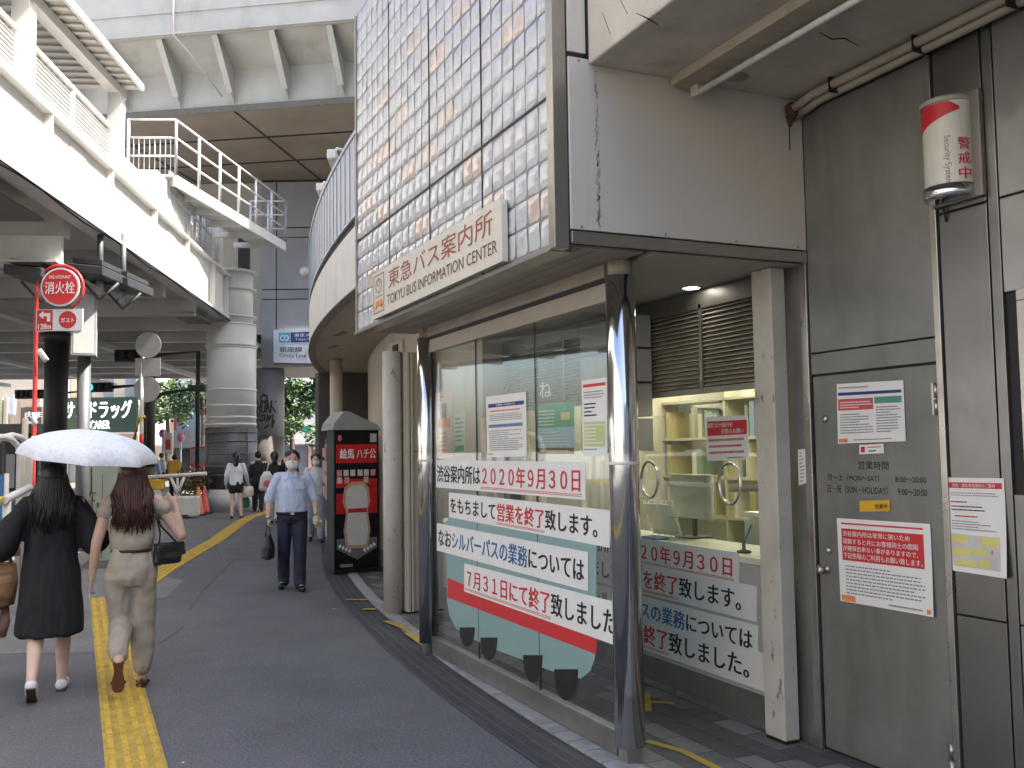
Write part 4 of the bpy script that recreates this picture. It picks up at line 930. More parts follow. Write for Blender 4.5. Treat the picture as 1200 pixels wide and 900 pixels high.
mb = MB(); gbox(mb, 9.7, 12.6, -.9, -.8, 6.66, 7.6); mb.build('screen', mat('screen_blue', (.10, .13, .17), .3), FB)
# overhanging maintenance landing
PZ = 7.62
E0, E1 = onZ(206, 207, PZ), onZ(335, 286, PZ); lw = -gn*1.0; ld = (E1-E0).normalized()
mb = MB(); mb.poly([E0, E1, E1 + lw, E0 + lw], (0, 0, .05)); mb.build('landing', gw2, FB, fix=True)
mb = MB(); mb.poly([E0 + ld*.002, E1 - ld*.002, E1 - ld*.002 - gn*.06, E0 + ld*.002 - gn*.06], (0, 0, -.20)); mb.build('edge_beam', gw2, FB, fix=True)
for k in range(6):
    q = E0.lerp(E1, .03 + .188*k); mb = MB(); mb.poly([q - gn*.061, q - gn*.061 + ld*.08, q - gn*1.4 + ld*.08, q - gn*1.4], (0, 0, -.15)); mb.build('landing_bracket', gw2, FB, fix=True)
path = [E0 + lw + Vector((0, 0, .05)), E0 + Vector((0, 0, .05)), E1 + Vector((0, 0, .05)), E1 + lw + Vector((0, 0, .05))]
mb = MB()
for a, b_, n_ in ((path[0], path[1], 1), (path[1], path[2], 6), (path[2], path[3], 2)):
    for k in range(n_+1): p_ = a.lerp(b_, k/n_); mb.tube([p_, p_ + Vector((0, 0, 1.2))], .034, 8)
    for h in (.4, .8, 1.2): mb.tube([a + Vector((0, 0, h)), b_ + Vector((0, 0, h))], .024, 8)
for k in range(9): p_ = path[0].lerp(path[1], k/9); mb.tube([p_, p_ + Vector((0, 0, .8))], .009, 6)
mb.build('landing_rail', MATS['galvanised'], FB)
tobase(FB, gp(0, 0, 0))
# --- steel pillar
c = onZ(270, 597, 0); PC = (onD(271.5, 400, 27.6)); PX, PY = PC.x, PC.y
PI_ = empty('steel_pillar', 'thick white riveted steel pillar with a grey clad lower half under the footbridge', 'pillar')
mb = MB(); rp = .69
mb.lathe((PX, PY, 2.35), [(rp, 0), (rp, 2.95)], 36); mb.lathe((PX, PY, 5.3), [(rp*.86, 0), (rp*.86, 1.6)], 36); mb.build('shaft', gw, PI_)
for z, r in ((2.42, .02), (2.62, .012), (2.95, .015), (3.4, .02), (4.68, .045), (4.62, .02)): 
    mb = MB(); mb.lathe((PX, PY, z), [(rp+.001, 0), (rp+r, .01), (rp+r, .05), (rp+.001, .06)], 36); mb.build('ring', gw, PI_)
for z in (5.28, 5.5, 6.3, 6.8): mb = MB(); mb.lathe((PX, PY, z), [(rp*.87, 0), (rp*1.02, .01), (rp*1.02, .05), (rp*.87, .06)], 36); mb.build('collar', gw, PI_)
mb = MB(); mb.lathe((PX, PY, .62), [(rp+.03, 0), (rp+.03, 1.74)], 36); mb.build('cladding', mat('pillar_cladding', (.11, .115, .12), .5, .2, var=.1), PI_)
mb = MB()
for z in (1.0, 1.25, 1.6, 1.95, 2.2): mb.lathe((PX, PY, z), [(rp+.031, 0), (rp+.05, .01), (rp+.05, .03), (rp+.031, .04)], 36)
for t in (200, 250, 300): mb.tube([(PX+(rp+.04)*math.cos(R(t)), PY+(rp+.04)*math.sin(R(t)), z) for z in (.65, 2.3)], .012, 6)
mb.build('cladding_seam', mat('seam_grey', (.14, .14, .145), .5), PI_)
mb = MB(); mb.lathe((PX, PY, .0), [(rp+.05, 0), (rp+.05, .62)], 36); mb.build('plinth', gw, PI_)
tobase(PI_, (PX, PY, 0))

# ================================================================ RAILWAY VIADUCT
VA = onZ(145, 136, 11.4); VB = onZ(415, 117, 11.4); vd = (VB-VA); vd.z = 0; vd.normalize(); vo = Vector((-vd.y, vd.x, 0)); vo = -vo if vo.y > 0 else vo      # vo faces the camera
VD_ = empty('railway_viaduct', 'grey steel railway viaduct with bracket ribs crossing high above the street', 'viaduct')
vm = mat('viaduct_paint', (.43, .42, .39), .6, var=.1, vs=1.2, streak=.6, streak_col=(.24, .22, .18), sscale=(1.2, 1.2, .3), slo=.55)
def vp(s_, o_, z): q = VA + vd*s_ + vo*o_; q.z = z; return q
def vbx(mb, s0, s1, o0, o1, z0, z1, mi=0):
    a = [vp(s0, o0, z0), vp(s1, o0, z0), vp(s1, o1, z0), vp(s0, o1, z0)]; h = Vector((0, 0, z1-z0)); mb.add(a + [q + h for q in a], [(0,3,2,1),(4,5,6,7),(0,1,5,4),(1,2,6,5),(2,3,7,6),(3,0,4,7)], mi)
mb = MB(); vbx(mb, -12, 16, -.04, 0, 11.42, 13.0); mb.build('web', vm, VD_, fix=True)
mb = MB(); a = [vp(-12, .0, 12.45), vp(16, 0, 12.45), vp(16, 1.25, 13.12), vp(-12, 1.25, 13.12)]; mb.poly([vp(-12, .005, 12.5), vp(-12, 1.2, 13.1), vp(-12, .005, 13.1)], vd*28); mb.build('haunch', vm, VD_, fix=True)
mb = MB(); vbx(mb, -12, 16, -7.0, 1.3, 13.11, 13.25); mb.build('deck', vm, VD_, fix=True)
mb = MB(); vbx(mb, -14, 18, 1.305, 1.42, 12.98, 14.25); vbx(mb, -14, 18, 1.421, 1.50, 13.0, 13.06); vbx(mb, -14, 18, 1.421, 1.46, 13.62, 13.68); mb.build('edge_beam', vm, VD_, fix=True)
mb = MB(); vbx(mb, -12, 16, -7.0, .12, 11.28, 11.41); mb.build('underside', mat('viaduct_under', (.27, .22, .165), .8, var=.15, vs=.8), VD_, fix=True)
mb = MB(); vbx(mb, -12, 16, .121, .15, 11.26, 11.44); mb.build('drip_edge', mat('drip_dark', (.12, .115, .1), .7), VD_, fix=True)
for s_ in [-9.6 + 1.62*k for k in range(15)]:
    mb = MB(); mb.poly([vp(s_, .002, 11.5), vp(s_, .32, 11.75), vp(s_, 1.29, 13.0), vp(s_, 1.29, 13.1), vp(s_, .002, 13.1)], vd*.05)
    mb.poly([vp(s_-.06, .30, 11.73), vp(s_+.11, .30, 11.73), vp(s_+.11, 1.30, 13.02), vp(s_-.06, 1.30, 13.02)], vo*.02); mb.poly([vp(s_-.05, .001, 11.44), vp(s_+.1, .001, 11.44), vp(s_+.1, .001, 12.6), vp(s_-.05, .001, 12.6)], vo*.02)
    mb.build('bracket', vm, VD_, fix=True)
mb = MB()
for o_ in (-2.2, -4.6): vbx(mb, -12, 16, o_, o_+.06, 11.25, 11.279)
for s_ in (-6, -1, 3.4, 7.2): vbx(mb, s_, s_+.05, -7, .1, 11.26, 11.279)
mb.build('underside_joint', dark, VD_, fix=True)
mb = MB()
for k in range(22): s_ = -11 + 1.25*k; mb.tube([vp(s_, 1.36, 14.25), vp(s_, 1.36, 15.5)], .035, 6)
for h in (14.65, 15.05, 15.5): mb.tube([vp(-12, 1.36, h), vp(16, 1.36, h)], .03, 6)
mb.build('railing', MATS['galvanised'], VD_)
mb = MB(); vbx(mb, -14, 18, -.4, -.3, 13.3, 19); mb.build('noise_wall', mat('noise_wall_grey', (.42, .41, .38), .6, var=.08), VD_, fix=True)
mb = MB(); s_ = 2.3; mb.tube([vp(s_, 1.5, 16), vp(s_, 1.5, 13.0), vp(s_+.3, 1.15, 12.6), vp(s_+.9, .4, 11.6)], .03, 8); mb.build('drainpipe', vm, VD_)
tobase(VD_, vp(0, 0, 0))
# ================================================================ STATION SHAFT
SA = onD(306, 400, 33.5); SA.z = 0
SF = empty('station_block', 'grey panelled station block raised on a round concrete column', 'building')
sg = mat('shaft_grey', (.235, .24, .255), .5, .15, var=.06, vs=1, streak=.2, streak_col=(.16, .16, .16), sscale=(2, 2, .3))
sr = Vector((CR.x, CR.y, 0)); sf = -CF     # face turned to the street
def sp(a, o_, z): return SA + sr*a + CF*o_ + Vector((0, 0, z))
def sbx(mb, a0, a1, o0, o1, z0, z1, mi=0):
    a = [sp(a0, o0, z0), sp(a1, o0, z0), sp(a1, o1, z0), sp(a0, o1, z0)]; h = Vector((0, 0, z1-z0)); mb.add(a + [q + h for q in a], [(0,3,2,1),(4,5,6,7),(0,1,5,4),(1,2,6,5),(2,3,7,6),(3,0,4,7)], mi)
zz = [4.68, 6.35, 6.55, 6.75, 8.55, 8.95, 10.2, 11.2]
mb = MB(); sbx(mb, .02, 6, .05, 5, 4.68, 12.6); mb.build('core', dark, SF)
for a0, a1 in ((0, .52), (.54, 3.2), (3.22, 6)):
    for z0, z1 in ((4.68, 7.0), (7.02, 7.35), (7.37, 9.2), (9.22, 9.55), (9.57, 11.2)):
        mb = MB(); sbx(mb, a0+.008, a1-.008, 0 if z1-z0 > .5 else .02, .049, z0, z1-.02); mb.build('cladding_panel', sg, SF)
mb = MB(); sbx(mb, 0, 6, .0, 5, 4.60, 4.679); mb.build('soffit', mat('block_soffit', (.30, .25, .22), .5), SF)
q = onD(316, 500, 33.9); mb = MB(); mb.lathe((q.x, q.y, 2.2), [(.51, 0), (.51, 2.4)], 32); cl = mb.build('column', sg, SF)
mb = MB(); mb.lathe((q.x, q.y, .0), [(.515, 0), (.515, 2.2)], 32); mb.build('column_foot', mat('column_brown', (.12, .105, .09), .6, var=.1), cl)
gc = q.copy()
def on_col(u, v): a = math.atan2(-CF.y, -CF.x) + (u-.5)*1.9; return Vector((gc.x + .517*math.cos(a), gc.y + .517*math.sin(a), 2.36 + v*1.35))
mb = MB()
def scrawl(pts, wd):
    for (u0, v0), (u1, v1) in zip(pts, pts[1:]):
        d = Vector((u1-u0, v1-v0)); L = d.length or 1; n_ = Vector((-d.y, d.x))/L*wd; d = d/L*wd*.5
        mb.quad(on_col(u0-d.x+n_.x, v0-d.y+n_.y), on_col(u0-d.x-n_.x, v0-d.y-n_.y), on_col(u1+d.x-n_.x, v1+d.y-n_.y), on_col(u1+d.x+n_.x, v1+d.y+n_.y))
scrawl([(.42+.12*math.cos(t*.7), .86+.09*math.sin(t*.7)) for t in range(10)], .03)
for p_ in (((.12, .5), (.16, .82), (.22, .55), (.3, .8), (.28, .5), (.2, .48)), ((.34, .52), (.36, .78), (.48, .76), (.46, .52), (.36, .5)), ((.52, .52), (.55, .8), (.62, .5)), ((.66, .5), (.7, .8), (.66, .64), (.86, .78)), ((.7, .66), (.84, .5)),
           ((.12, .42), (.24, .44), (.12, .3), (.26, .3)), ((.32, .42), (.3, .28), (.44, .3), (.46, .44), (.34, .42)), ((.52, .28), (.56, .44), (.6, .3), (.68, .42)), ((.74, .44), (.72, .1), (.8, .3)), ((.2, .16), (.45, .1), (.6, .16)), ((.15, .2), (.2, .06))): scrawl(p_, .024)
mb.build('graffiti', black, cl)
mb = MB(); sbx(mb, -4.2, -.02, .3, 4, 5.8, 11.25); mb.build('side_wing', mat('wing_beige', (.36, .34, .30), .6, var=.06), SF)
mb = MB(); sbx(mb, -.9, -.5, .26, .299, 7.0, 9.6); mb.build('dark_opening', dark, SF)
tobase(SF, SA)
# station sign
STN = empty('station_sign', 'white station sign with a cyan and a navy panel on the grey block', 'sign')
o_ = -.09
def sq(px, py): p_ = onP(px, py, SA + sf*.1, sf); return p_
P4 = [sq(320.5, 386.5), sq(385, 383.5), sq(385, 426.5), sq(320.5, 424.5)]; fs_ = bilin(P4)
f3 = lambda u, v, k=.004: fs_(u, v) + sf*k
MB().poly(P4, CF*.09).build('sign_box', mat('sign_box_white', (.66, .70, .76), .4, var=.03), STN, fix=True)
mb = MB()
def rq(u0, v0, u1, v1, mi, k=.004): mb.quad(f3(u0, v0, k), f3(u0, v1, k), f3(u1, v1, k), f3(u1, v0, k), mi)
rq(.10, .10, .30, .40, 0); rq(.31, .10, .95, .40, 1)
mb.build('colour_panel', [mat('cyan_panel', (.03, .42, .60), .4), mat('navy_panel', (.02, .05, .2), .4)], STN)
mb = MB()
text_fit(mb, '銀座線', lambda u, v: f3(u, v, .006), .11, .68, .52, .52, 1, .012); text_fit(mb, 'Ginza Line', lambda u, v: f3(u, v, .006), .11, .84, .60, .73, 1, 0)
text_fit(mb, '東京メトロ', lambda u, v: f3(u, v, .008), .38, .24, .85, .14, 0, .01); text_fit(mb, 'Tokyo Metro', lambda u, v: f3(u, v, .008), .40, .36, .80, .28, 0, 0)
mb.build('lettering', [white_ink, ink], STN)
mb = MB(); pts = []
for t in range(25):
    a = R(-60 + t*14); pass
def wring(cu, cv, ru, rv, wd, mi, a0=0, a1=360, k=.008):
    n_ = 24
    for i in range(n_):
        t0 = R(a0 + (a1-a0)*i/n_); t1 = R(a0 + (a1-a0)*(i+1)/n_)
        mb.quad(*[f3(cu + ru*q*math.cos(t), cv + rv*q*math.sin(t), k) for t, q in ((t0, 1), (t1, 1), (t1, 1-wd), (t0, 1-wd))], mi)
wring(.165, .26, .045, .09, .45, 0); wring(.235, .26, .045, .09, .45, 0)
wring(.72, .70, .10, .22, .25, 1); mb.build('emblem', [white_ink, mat('line_gold', (.62, .50, .22), .4)], STN)
tobase(STN, P4[3])
# cameras on brackets
def cctv(px, py, Y, label):
    c = onY(px, py, Y); e = empty('security_camera', label, 'camera', 'white security cameras')
    MB().obox(c, (CF + Vector((0, 0, -.2))), (0, 0, 1), .16, .06, .06).build('camera_body', gw, e, bevel=.02)
    MB().tube([c + Vector((0, 0, .05)), c + Vector((.05, .05, .16)), c + Vector((.3, .12, .16))], .02, 8).build('bracket', gw, e); tobase(e, c)
cctv(377, 224, 14.4, 'white security camera pointing out from the curved parapet'); cctv(391, 187, 11.6, 'white security camera higher on the parapet, next to the glass blocks')
c = onD(357, 318, 33.2); DM = empty('dome_camera', 'white dome camera on the grey panelled block', 'camera'); MB().ball(c, .17).build('dome', gw, DM); MB().tube([c, c + CF*.35], .07, 10).build('mount', gw, DM); tobase(DM, c)
# ================================================================ STREET FURNITURE ON THE LEFT
def gpt(px, D): p_ = onD(px, 500, D); p_.z = 0; return p_
def zat(py, px, D): return onD(px, py, D).z
sred = mat('sign_pole_red', (.60, .035, .03), .4, var=.08)
galv = MATS['galvanised']; dgrey = mat('post_grey', (.12, .125, .13), .5, .3, var=.08)
fr_, ff_ = Vector((CR.x, CR.y, 0)), CF
def disc(mb, c, r, n_, th, mi=0, seg=32):
    mb.lathe(Vector(c) - Vector(n_)*th/2, [(r, 0), (r, th)], seg, mi, ax=n_)
# fire hydrant sign
D = 15.0; HS = empty('hydrant_sign', 'red hooped pole with a round red fire hydrant sign and a white panel', 'sign')
b0 = gpt(40, D); zt = zat(330, 40, D); cD = onD(72.5, 337, D); rl = (onD(98, 337, D) - onD(43, 337, D)).length/2; cL = onD(70.5, 338, D)
pts = [b0, Vector((b0.x, b0.y, 1.6)), Vector((b0.x, b0.y, cL.z-.4))]
pts += [cL + fr_*rl*math.cos(R(a)) + Vector((0, 0, rl*math.sin(R(a)))) for a in range(180, -71, -15)]
mb = MB(); mb.tube(pts, [.032]*3 + [.021]*(len(pts)-3), 12); mb.build('pole', sred, HS)
mb = MB(); disc(mb, cD - ff_*.05, .305, ff_, .02); mb.build('disc_rim', white_ink, HS); mb = MB(); disc(mb, cD - ff_*.063, .278, ff_, .006); dd_ = mb.build('disc', red, HS)
fD = lambda u, v: cD - ff_*.0675 + fr_*u + Vector((0, 0, v))
mb = MB(); text_fit(mb, '消火栓', fD, -.235, -.11, .235, .085, 0, .014); text_fit(mb, 'FIRE HYDRANT', fD, -.17, .13, .17, .18, 0, .01); mb.build('lettering', white_ink, dd_)
pa, pb = onD(43, 388.5, D), onD(98, 362, D)
fP = lambda u, v, k=0: Vector((pa.x + (pb.x-pa.x)*u, pa.y + (pb.y-pa.y)*u, pa.z + (pb.z-pa.z)*v)) - ff_*k
mb = MB(); mb.poly([fP(0, 0, .03), fP(1, 0, .03), fP(1, 1, .03), fP(0, 1, .03)], ff_*.03); pn = mb.build('panel', white_ink, HS, fix=True)
mb = MB(); mb.quad(fP(.02, .03, .033), fP(.36, .03, .033), fP(.36, .97, .033), fP(.02, .97, .033)); mb.add([fP(.68 + .19*math.cos(t*R(15)), .5 + .40*math.sin(t*R(15)), .033) for t in range(24)], [tuple(range(24))]); mb.build('red_field', red, pn)
mb = MB(); q = .036
mb.poly([fP(u, v, q) for u, v in ((.06, .74), (.16, .92), (.16, .82), (.31, .82), (.31, .44), (.24, .44), (.24, .68), (.16, .68), (.16, .56))], -ff_*.001)
text_fit(mb, '128m', lambda u, v: fP(u, v, q), .05, .08, .33, .34, 0, .03); text_fit(mb, 'ガスト', lambda u, v: fP(u, v, q), .53, .38, .83, .60, 0, .04); mb.build('lettering', white_ink, pn)
for z0, z1 in ((2.12, 2.32), (1.85, 1.95)): MB().tube([(b0.x, b0.y, z0), (b0.x, b0.y, z1)], .037, 12).build('white_band', white_ink, HS)
mb = MB(); a = onD(45, 410, D); mb.tube([a, onD(54.5, 423, D)], .045, 10); mb.build('lamp', mat('lamp_body_white', (.8, .8, .78), .4), HS); tobase(HS, b0)
# lamp post with light box
D = 16.5; LP = empty('lamp_post', 'dark grey post carrying a tall white light box beside the round red sign', 'lamp post')
b0 = gpt(97.5, D); MB().lathe(b0, [(.11, 0), (.11, zat(416, 97, D))], 16).build('post', dgrey, LP)
c = onD(99, 381, D); nb = (-ff_*.9 + fr_*.35).normalized(); rb_ = Vector((-nb.y, nb.x, 0))
hw, hh = .20, (onD(99, 344, D)-onD(99, 418, D)).length/2
mb = MB(); mb.obox(c, rb_, (0, 0, 1), hw, hh, .20); mb.build('light_box', mat('box_grey', (.30, .31, .31), .5), LP, bevel=.01)
mb = MB(); mb.obox(c + nb*.202, rb_, (0, 0, 1), hw*.8, hh*.93, .004); mb.build('light_face', mat('box_face', (.50, .50, .48), .35, var=.03), LP)
mb = MB(); mb.obox(c - rb_*.203, nb, (0, 0, 1), .15, hh*.93, .004); mb.build('light_face', mat('box_face_dim', (.42, .42, .42), .35, var=.03), LP)
tobase(LP, b0)
# dark roof trays on brackets around the lamp
D = 15.5; trm = mat('tray_metal', (.045, .046, .05), .5, .3, var=.1); trs = mat('tray_strut', (.5, .5, .48), .5)
for k, (x0, x1, y, lab) in enumerate(((26, 70, 323, 'dark roof tray behind the red hoop, leftmost of three'), (96, 138, 321, 'dark roof tray just right of the red hoop'), (122, 166, 333, 'dark roof tray lowest and farthest right under the white footbridge'))):
    RT = empty('shelter_roof', lab, 'shelter', 'dark roof trays under the footbridge'); a, b_ = onD(x0, y, D+k*.8), onD(x1, y+4, D+k*.8); m_ = (a+b_)/2; d = (b_-a); L = d.length/2
    mb = MB(); mb.obox(m_, d, (0, 0, 1), L, .08, .6); mb.build('roof_slab', trm, RT, bevel=.02); mb = MB(); mb.obox(m_ + Vector((0, 0, .15)), d, (0, 0, 1), L*.8, .04, .5); mb.build('roof_cap', trm, RT)
    mb = MB(); mb.tube([m_ + Vector((0, 0, -.1)), m_ + Vector((0, 0, -.32))], .06, 10); mb.build('hanger', trs, RT)
    mb = MB(); mb.tube([m_ - d.normalized()*.32 + Vector((0, 0, -.1)), m_ + Vector((0, 0, -.42)), m_ + d.normalized()*.32 + Vector((0, 0, -.1))], .025, 6); mb.build('strut', dgrey, RT)
    q = MB(); q.tube([m_ + Vector((0, 0, -.1)), m_ + Vector((0, 0, 5.6 - m_.z))], .05, 8); q.build('suspension', dgrey, RT)
    tobase(RT, m_)
# backs of round traffic signs
D = 22; TS = empty('traffic_sign', 'two grey round sign backs and a square plate on a red and white pole', 'sign'); b0 = gpt(166, D)
mb = MB(); mb.tube([b0, b0 + Vector((0, 0, zat(392, 166, D)))], .045, 10); mb.build('pole', gw2, TS)
for z in (.3, 1.0, 1.75): MB().tube([b0 + Vector((0, 0, z)), b0 + Vector((0, 0, z+.35))], .05, 10).build('red_band', sred, TS)
for py in (404, 456): mb = MB(); disc(mb, onD(172.5 if py == 404 else 171, py, D) + ff_*.06, .30, ff_, .02); mb.build('sign_disc', mat('sign_back', (.34, .345, .34), .5, .3, var=.08), TS)
mb = MB(); mb.obox(onD(172, 430, D) + ff_*.06, fr_, (0, 0, 1), .29, .21, .01); mb.build('sign_plate', MATS['sign_back'], TS)
mb = MB(); a = onD(163, 490, D); mb.tube([onD(170, 488, D), a, onD(157, 516, D)], .04, 8); mb.build('yellow_strap', mat('strap_yellow', (.65, .4, .03), .5), TS); tobase(TS, b0)
# dark deck columns
for (px, wpx, D, lab, py0) in ((65, 26, 26, 'dark steel deck column behind the red sign pole', 415), (174, 15, 32, 'slim dark deck column behind the round sign backs', 440)):
    b0 = gpt(px, D); r = wpx/2*D/1120; DCm = empty('deck_column', lab, 'column', 'dark columns under the deck')
    mb = MB(); mb.lathe(b0, [(r, 1.2), (r, 5.0)], 24); mb.build('shaft', mat('column_dark', (.055, .055, .055), .5, .3, var=.15), DCm); mb = MB(); mb.lathe(b0, [(r*1.02, 0), (r*1.02, 1.2)], 24); mb.build('foot', mat('column_foot_dark', (.09, .08, .07), .6), DCm)
    mb = MB(); mb.lathe(b0 + Vector((0, 0, 4.7)), [(r*1.02, 0), (r*1.4, .12), (r*1.4, .25), (r*1.02, .3)], 24); mb.build('collar', MATS['column_dark'], DCm); tobase(DCm, b0)
# curved black street lamp
D = 25; SL = empty('street_lamp', 'black street lamp with a long arched arm left of the white pillar', 'street lamp'); b0 = gpt(168, D)
pts = [b0] + [onD(x, y, D) for x, y in ((169, 520), (170, 490), (173, 474), (180, 466), (192, 461), (210, 458), (226, 456))]
mb = MB(); mb.tube(pts, [.07, .06, .055, .05, .05, .045, .04, .04], 10); mb.build('arm', black, SL); mb = MB(); mb.obox(onD(232, 455, D), fr_, (0, 0, 1), .22, .085, .12); mb.build('lamp_head', black, SL, bevel=.03); tobase(SL, b0)
# traffic signals
def signal(px, py, D, L, label, lit=0, pole=None):
    e = empty('traffic_light', label, 'traffic light', 'traffic lights across the junction'); c = onD(px, py, D)
    mb = MB(); mb.obox(c, fr_, (0, 0, 1), L, .19, .12); mb.build('housing', mat('signal_dark', (.025, .028, .028), .5), e, bevel=.03)
    for k in (-.6, 0, .6):
        q = MB(); q.lathe(c + fr_*L*k - ff_*.12, [(.14, .02), (.15, -.10), (.13, -.1), (.12, .015)], 14, ax=ff_); q.build('lens', mat('signal_green', (.02, .45, .35), .4, emit=1.2) if (lit and k == -.6) else black, e)
    q = MB(); q.tube([c + fr_*L, c + fr_*(L+1.6) + Vector((0, 0, .1)), c + fr_*(L+1.6) + Vector((0, 0, -c.z))], .07, 8); q.build('arm', MATS['signal_dark'], e); tobase(e, Vector((c.x, c.y, 0)))
signal(116, 454, 38, .55, 'dark traffic light with a lit green lens above the drugstore sign', 1); signal(38, 462, 40, .7, 'dark traffic light seen edge on, left of the dark deck column'); signal(154, 417, 30, .5, 'dark traffic light high beside the upper round sign back')
# green utility cabinet behind the women
D = 14; UC = empty('utility_cabinet', 'pale green utility cabinet standing between the two women', 'cabinet'); b0 = gpt(121, D); w_ = .36
gm = mat('cabinet_green', (.34, .38, .28), .55, var=.08, streak=.2)
M0 = lambda mb, a, z0, z1, d0, d1: mb.obox(b0 + fr_*a[0] + Vector((0, 0, (z0+z1)/2)) + ff_*(d0+d1)/2, fr_, (0, 0, 1), a[1], (z1-z0)/2, (d1-d0)/2)
mb = MB(); M0(mb, (0, .21), .1, zat(546, 121, D)+.12, 0, .4); mb.build('body', gm, UC, bevel=.02)
mb = MB(); M0(mb, (.0, .004), .14, 1.35, -.006, .0); M0(mb, (-.06, .012), .75, .95, -.02, .0); mb.build('door_seam', dgrey, UC); mb = MB(); M0(mb, (0, .23), 0, .1, -.03, .43); mb.build('base', asphalt2, UC); tobase(UC, b0)
# white hoop barriers and blue boards at the left edge
for k, (px, D, top, lab) in enumerate(((2, 11.5, 512, 'white hoop barrier cut by the left edge of the picture'), (14.5, 11.8, 510, 'white hoop barrier second from the left edge beside the blue board'))):
    HB = empty('hoop_barrier', lab, 'barrier', 'white hoop barriers by the bus lane'); b0 = gpt(px, D); zt = zat(top, px, D)
    dl_ = (fr_*.25 + ff_*.97).normalized(); pts = [b0 - dl_*.3, b0 - dl_*.3 + Vector((0, 0, zt-.2))] + [b0 - dl_*.3*math.cos(R(a)) + Vector((0, 0, zt-.2+.2*math.sin(R(a)))) for a in (30, 60, 90, 120, 150)] + [b0 + dl_*.3 + Vector((0, 0, zt-.2)), b0 + dl_*.3]
    mb = MB(); mb.tube(pts, .038, 10); mb.build('hoop', mat('barrier_white', (.72, .70, .66), .5, var=.08), HB); mb = MB(); mb.tube([b0 - dl_*.3 + Vector((0, 0, .8)), b0 + dl_*.3 + Vector((0, 0, .8))], .025, 8); mb.build('rail', MATS['barrier_white'], HB); tobase(HB, b0)
b0 = gpt(29.5, 12.6); CP = tag(MB().lathe(b0, [(.04, 0), (.04, zat(491, 29, 12.6)), (.02, zat(491, 29, 12.6)+.02)], 12).build('bollard_post', mat('post_cream', (.6, .52, .40), .5)), 'slim cream post just left of the red sign pole', 'post')
BB = empty('notice_board', 'blue framed board standing behind the white hoop barriers', 'board'); D = 12.6; a = gpt(-20, D); b_ = gpt(9, D)
mb = MB(); mb.poly([a + Vector((0, 0, .1)), b_ + Vector((0, 0, .1)), b_ + Vector((0, 0, 1.4)), a + Vector((0, 0, 1.4))], ff_*.05); mb.build('board', mat('board_blue', (.03, .17, .36), .5, var=.1), BB, fix=True); MB().tube([b_, b_ + Vector((0, 0, 1.42))], .03, 8).build('post', MATS['barrier_white'], BB); tobase(BB, a)
YR = empty('guard_rail', 'low yellow and white guard rail at the left edge behind the woman in black', 'guard rail'); D = 9.5
mb = MB(); mb.tube([gpt(-60, D) + Vector((0, 0, zat(588, 0, D))), gpt(7, D) + Vector((0, 0, zat(586, 0, D)))], .04, 10); mb.build('yellow_tube', mat('rail_yellow', (.66, .5, .10), .5), YR)
mb = MB(); mb.tube([gpt(7, D) + Vector((0, 0, zat(586, 0, D))), gpt(36, D+.9) + Vector((0, 0, zat(575, 30, D)))], .04, 10); mb.tube([gpt(-60, D) + Vector((0, 0, .5)), gpt(20, D+.3) + Vector((0, 0, .52))], .03, 8); mb.tube([gpt(10, D+.1), gpt(10, D+.1) + Vector((0, 0, zat(584, 0, D)))], .04, 8); mb.build('white_tube', MATS['barrier_white'], YR); tobase(YR, gpt(10, D))
# barricade line by the pillar
D = 25.5; BR = empty('barricade', 'white trestle barricade with a long top rail left of the white pillar', 'barricade')
mb = MB(); mb.tube([onD(140, 561, D), onD(242, 555, D)], .05, 8); mb.build('top_rail', MATS['barrier_white'], BR)
mb = MB()
for px in (208,): 
    for dx in (-8, 8): mb.tube([onD(px+dx, 559, D), onD(px - dx*.2, 582, D)], .04, 8)
    mb.tube([onD(px, 560, D), onD(px, 588, D)], .03, 8)
mb.build('trestle', MATS['barrier_white'], BR)
mb = MB(); mb.obox(onD(183, 568, D), fr_, (0, 0, 1), .22, .14, .1); mb.build('yellow_cap', MATS['strap_yellow'], BR, bevel=.03); mb = MB(); mb.obox(onD(183, 582, D), fr_, (0, 0, 1), .15, .25, .1); mb.build('stand', MATS['barrier_white'], BR); tobase(BR, gpt(190, D))
D = 24.5; CB = empty('concrete_barrier', 'low white concrete barrier blocks with dark feet under the trestle rail', 'barrier'); c = gpt(208, D)
mb = MB(); mb.obox(c + Vector((0, 0, .30)), fr_, (0, 0, 1), .55, .26, .2); mb.build('block', mat('barrier_concrete', (.55, .54, .50), .8), CB, bevel=.05)
for a in (-.35, .25): MB().obox(c + fr_*a + Vector((0, 0, .03)) - ff_*.15, fr_, (0, 0, 1), .09, .07, .1).build('foot', black, CB)
tobase(CB, c)
def far_cone(px, D, label, col):
    b0 = gpt(px, D); e = empty('traffic_cone', label, 'cone'); mb = MB(); mb.lathe(b0, [(.16, .03), (.15, .06), (.03, .75), (.01, .76)], 16); mb.build('cone', col, e); MB().box((b0.x-.2, b0.y-.2, 0), (b0.x+.2, b0.y+.2, .03)).build('base', black, e); tobase(e, b0)
far_cone(233, 25.6, 'orange traffic cone touching the foot of the white pillar', mat('cone_orange', (.70, .20, .05), .5)); far_cone(240, 26.2, 'red traffic cone pressed against the pillar, behind the orange cone', mat('cone_red', (.5, .07, .05), .5))
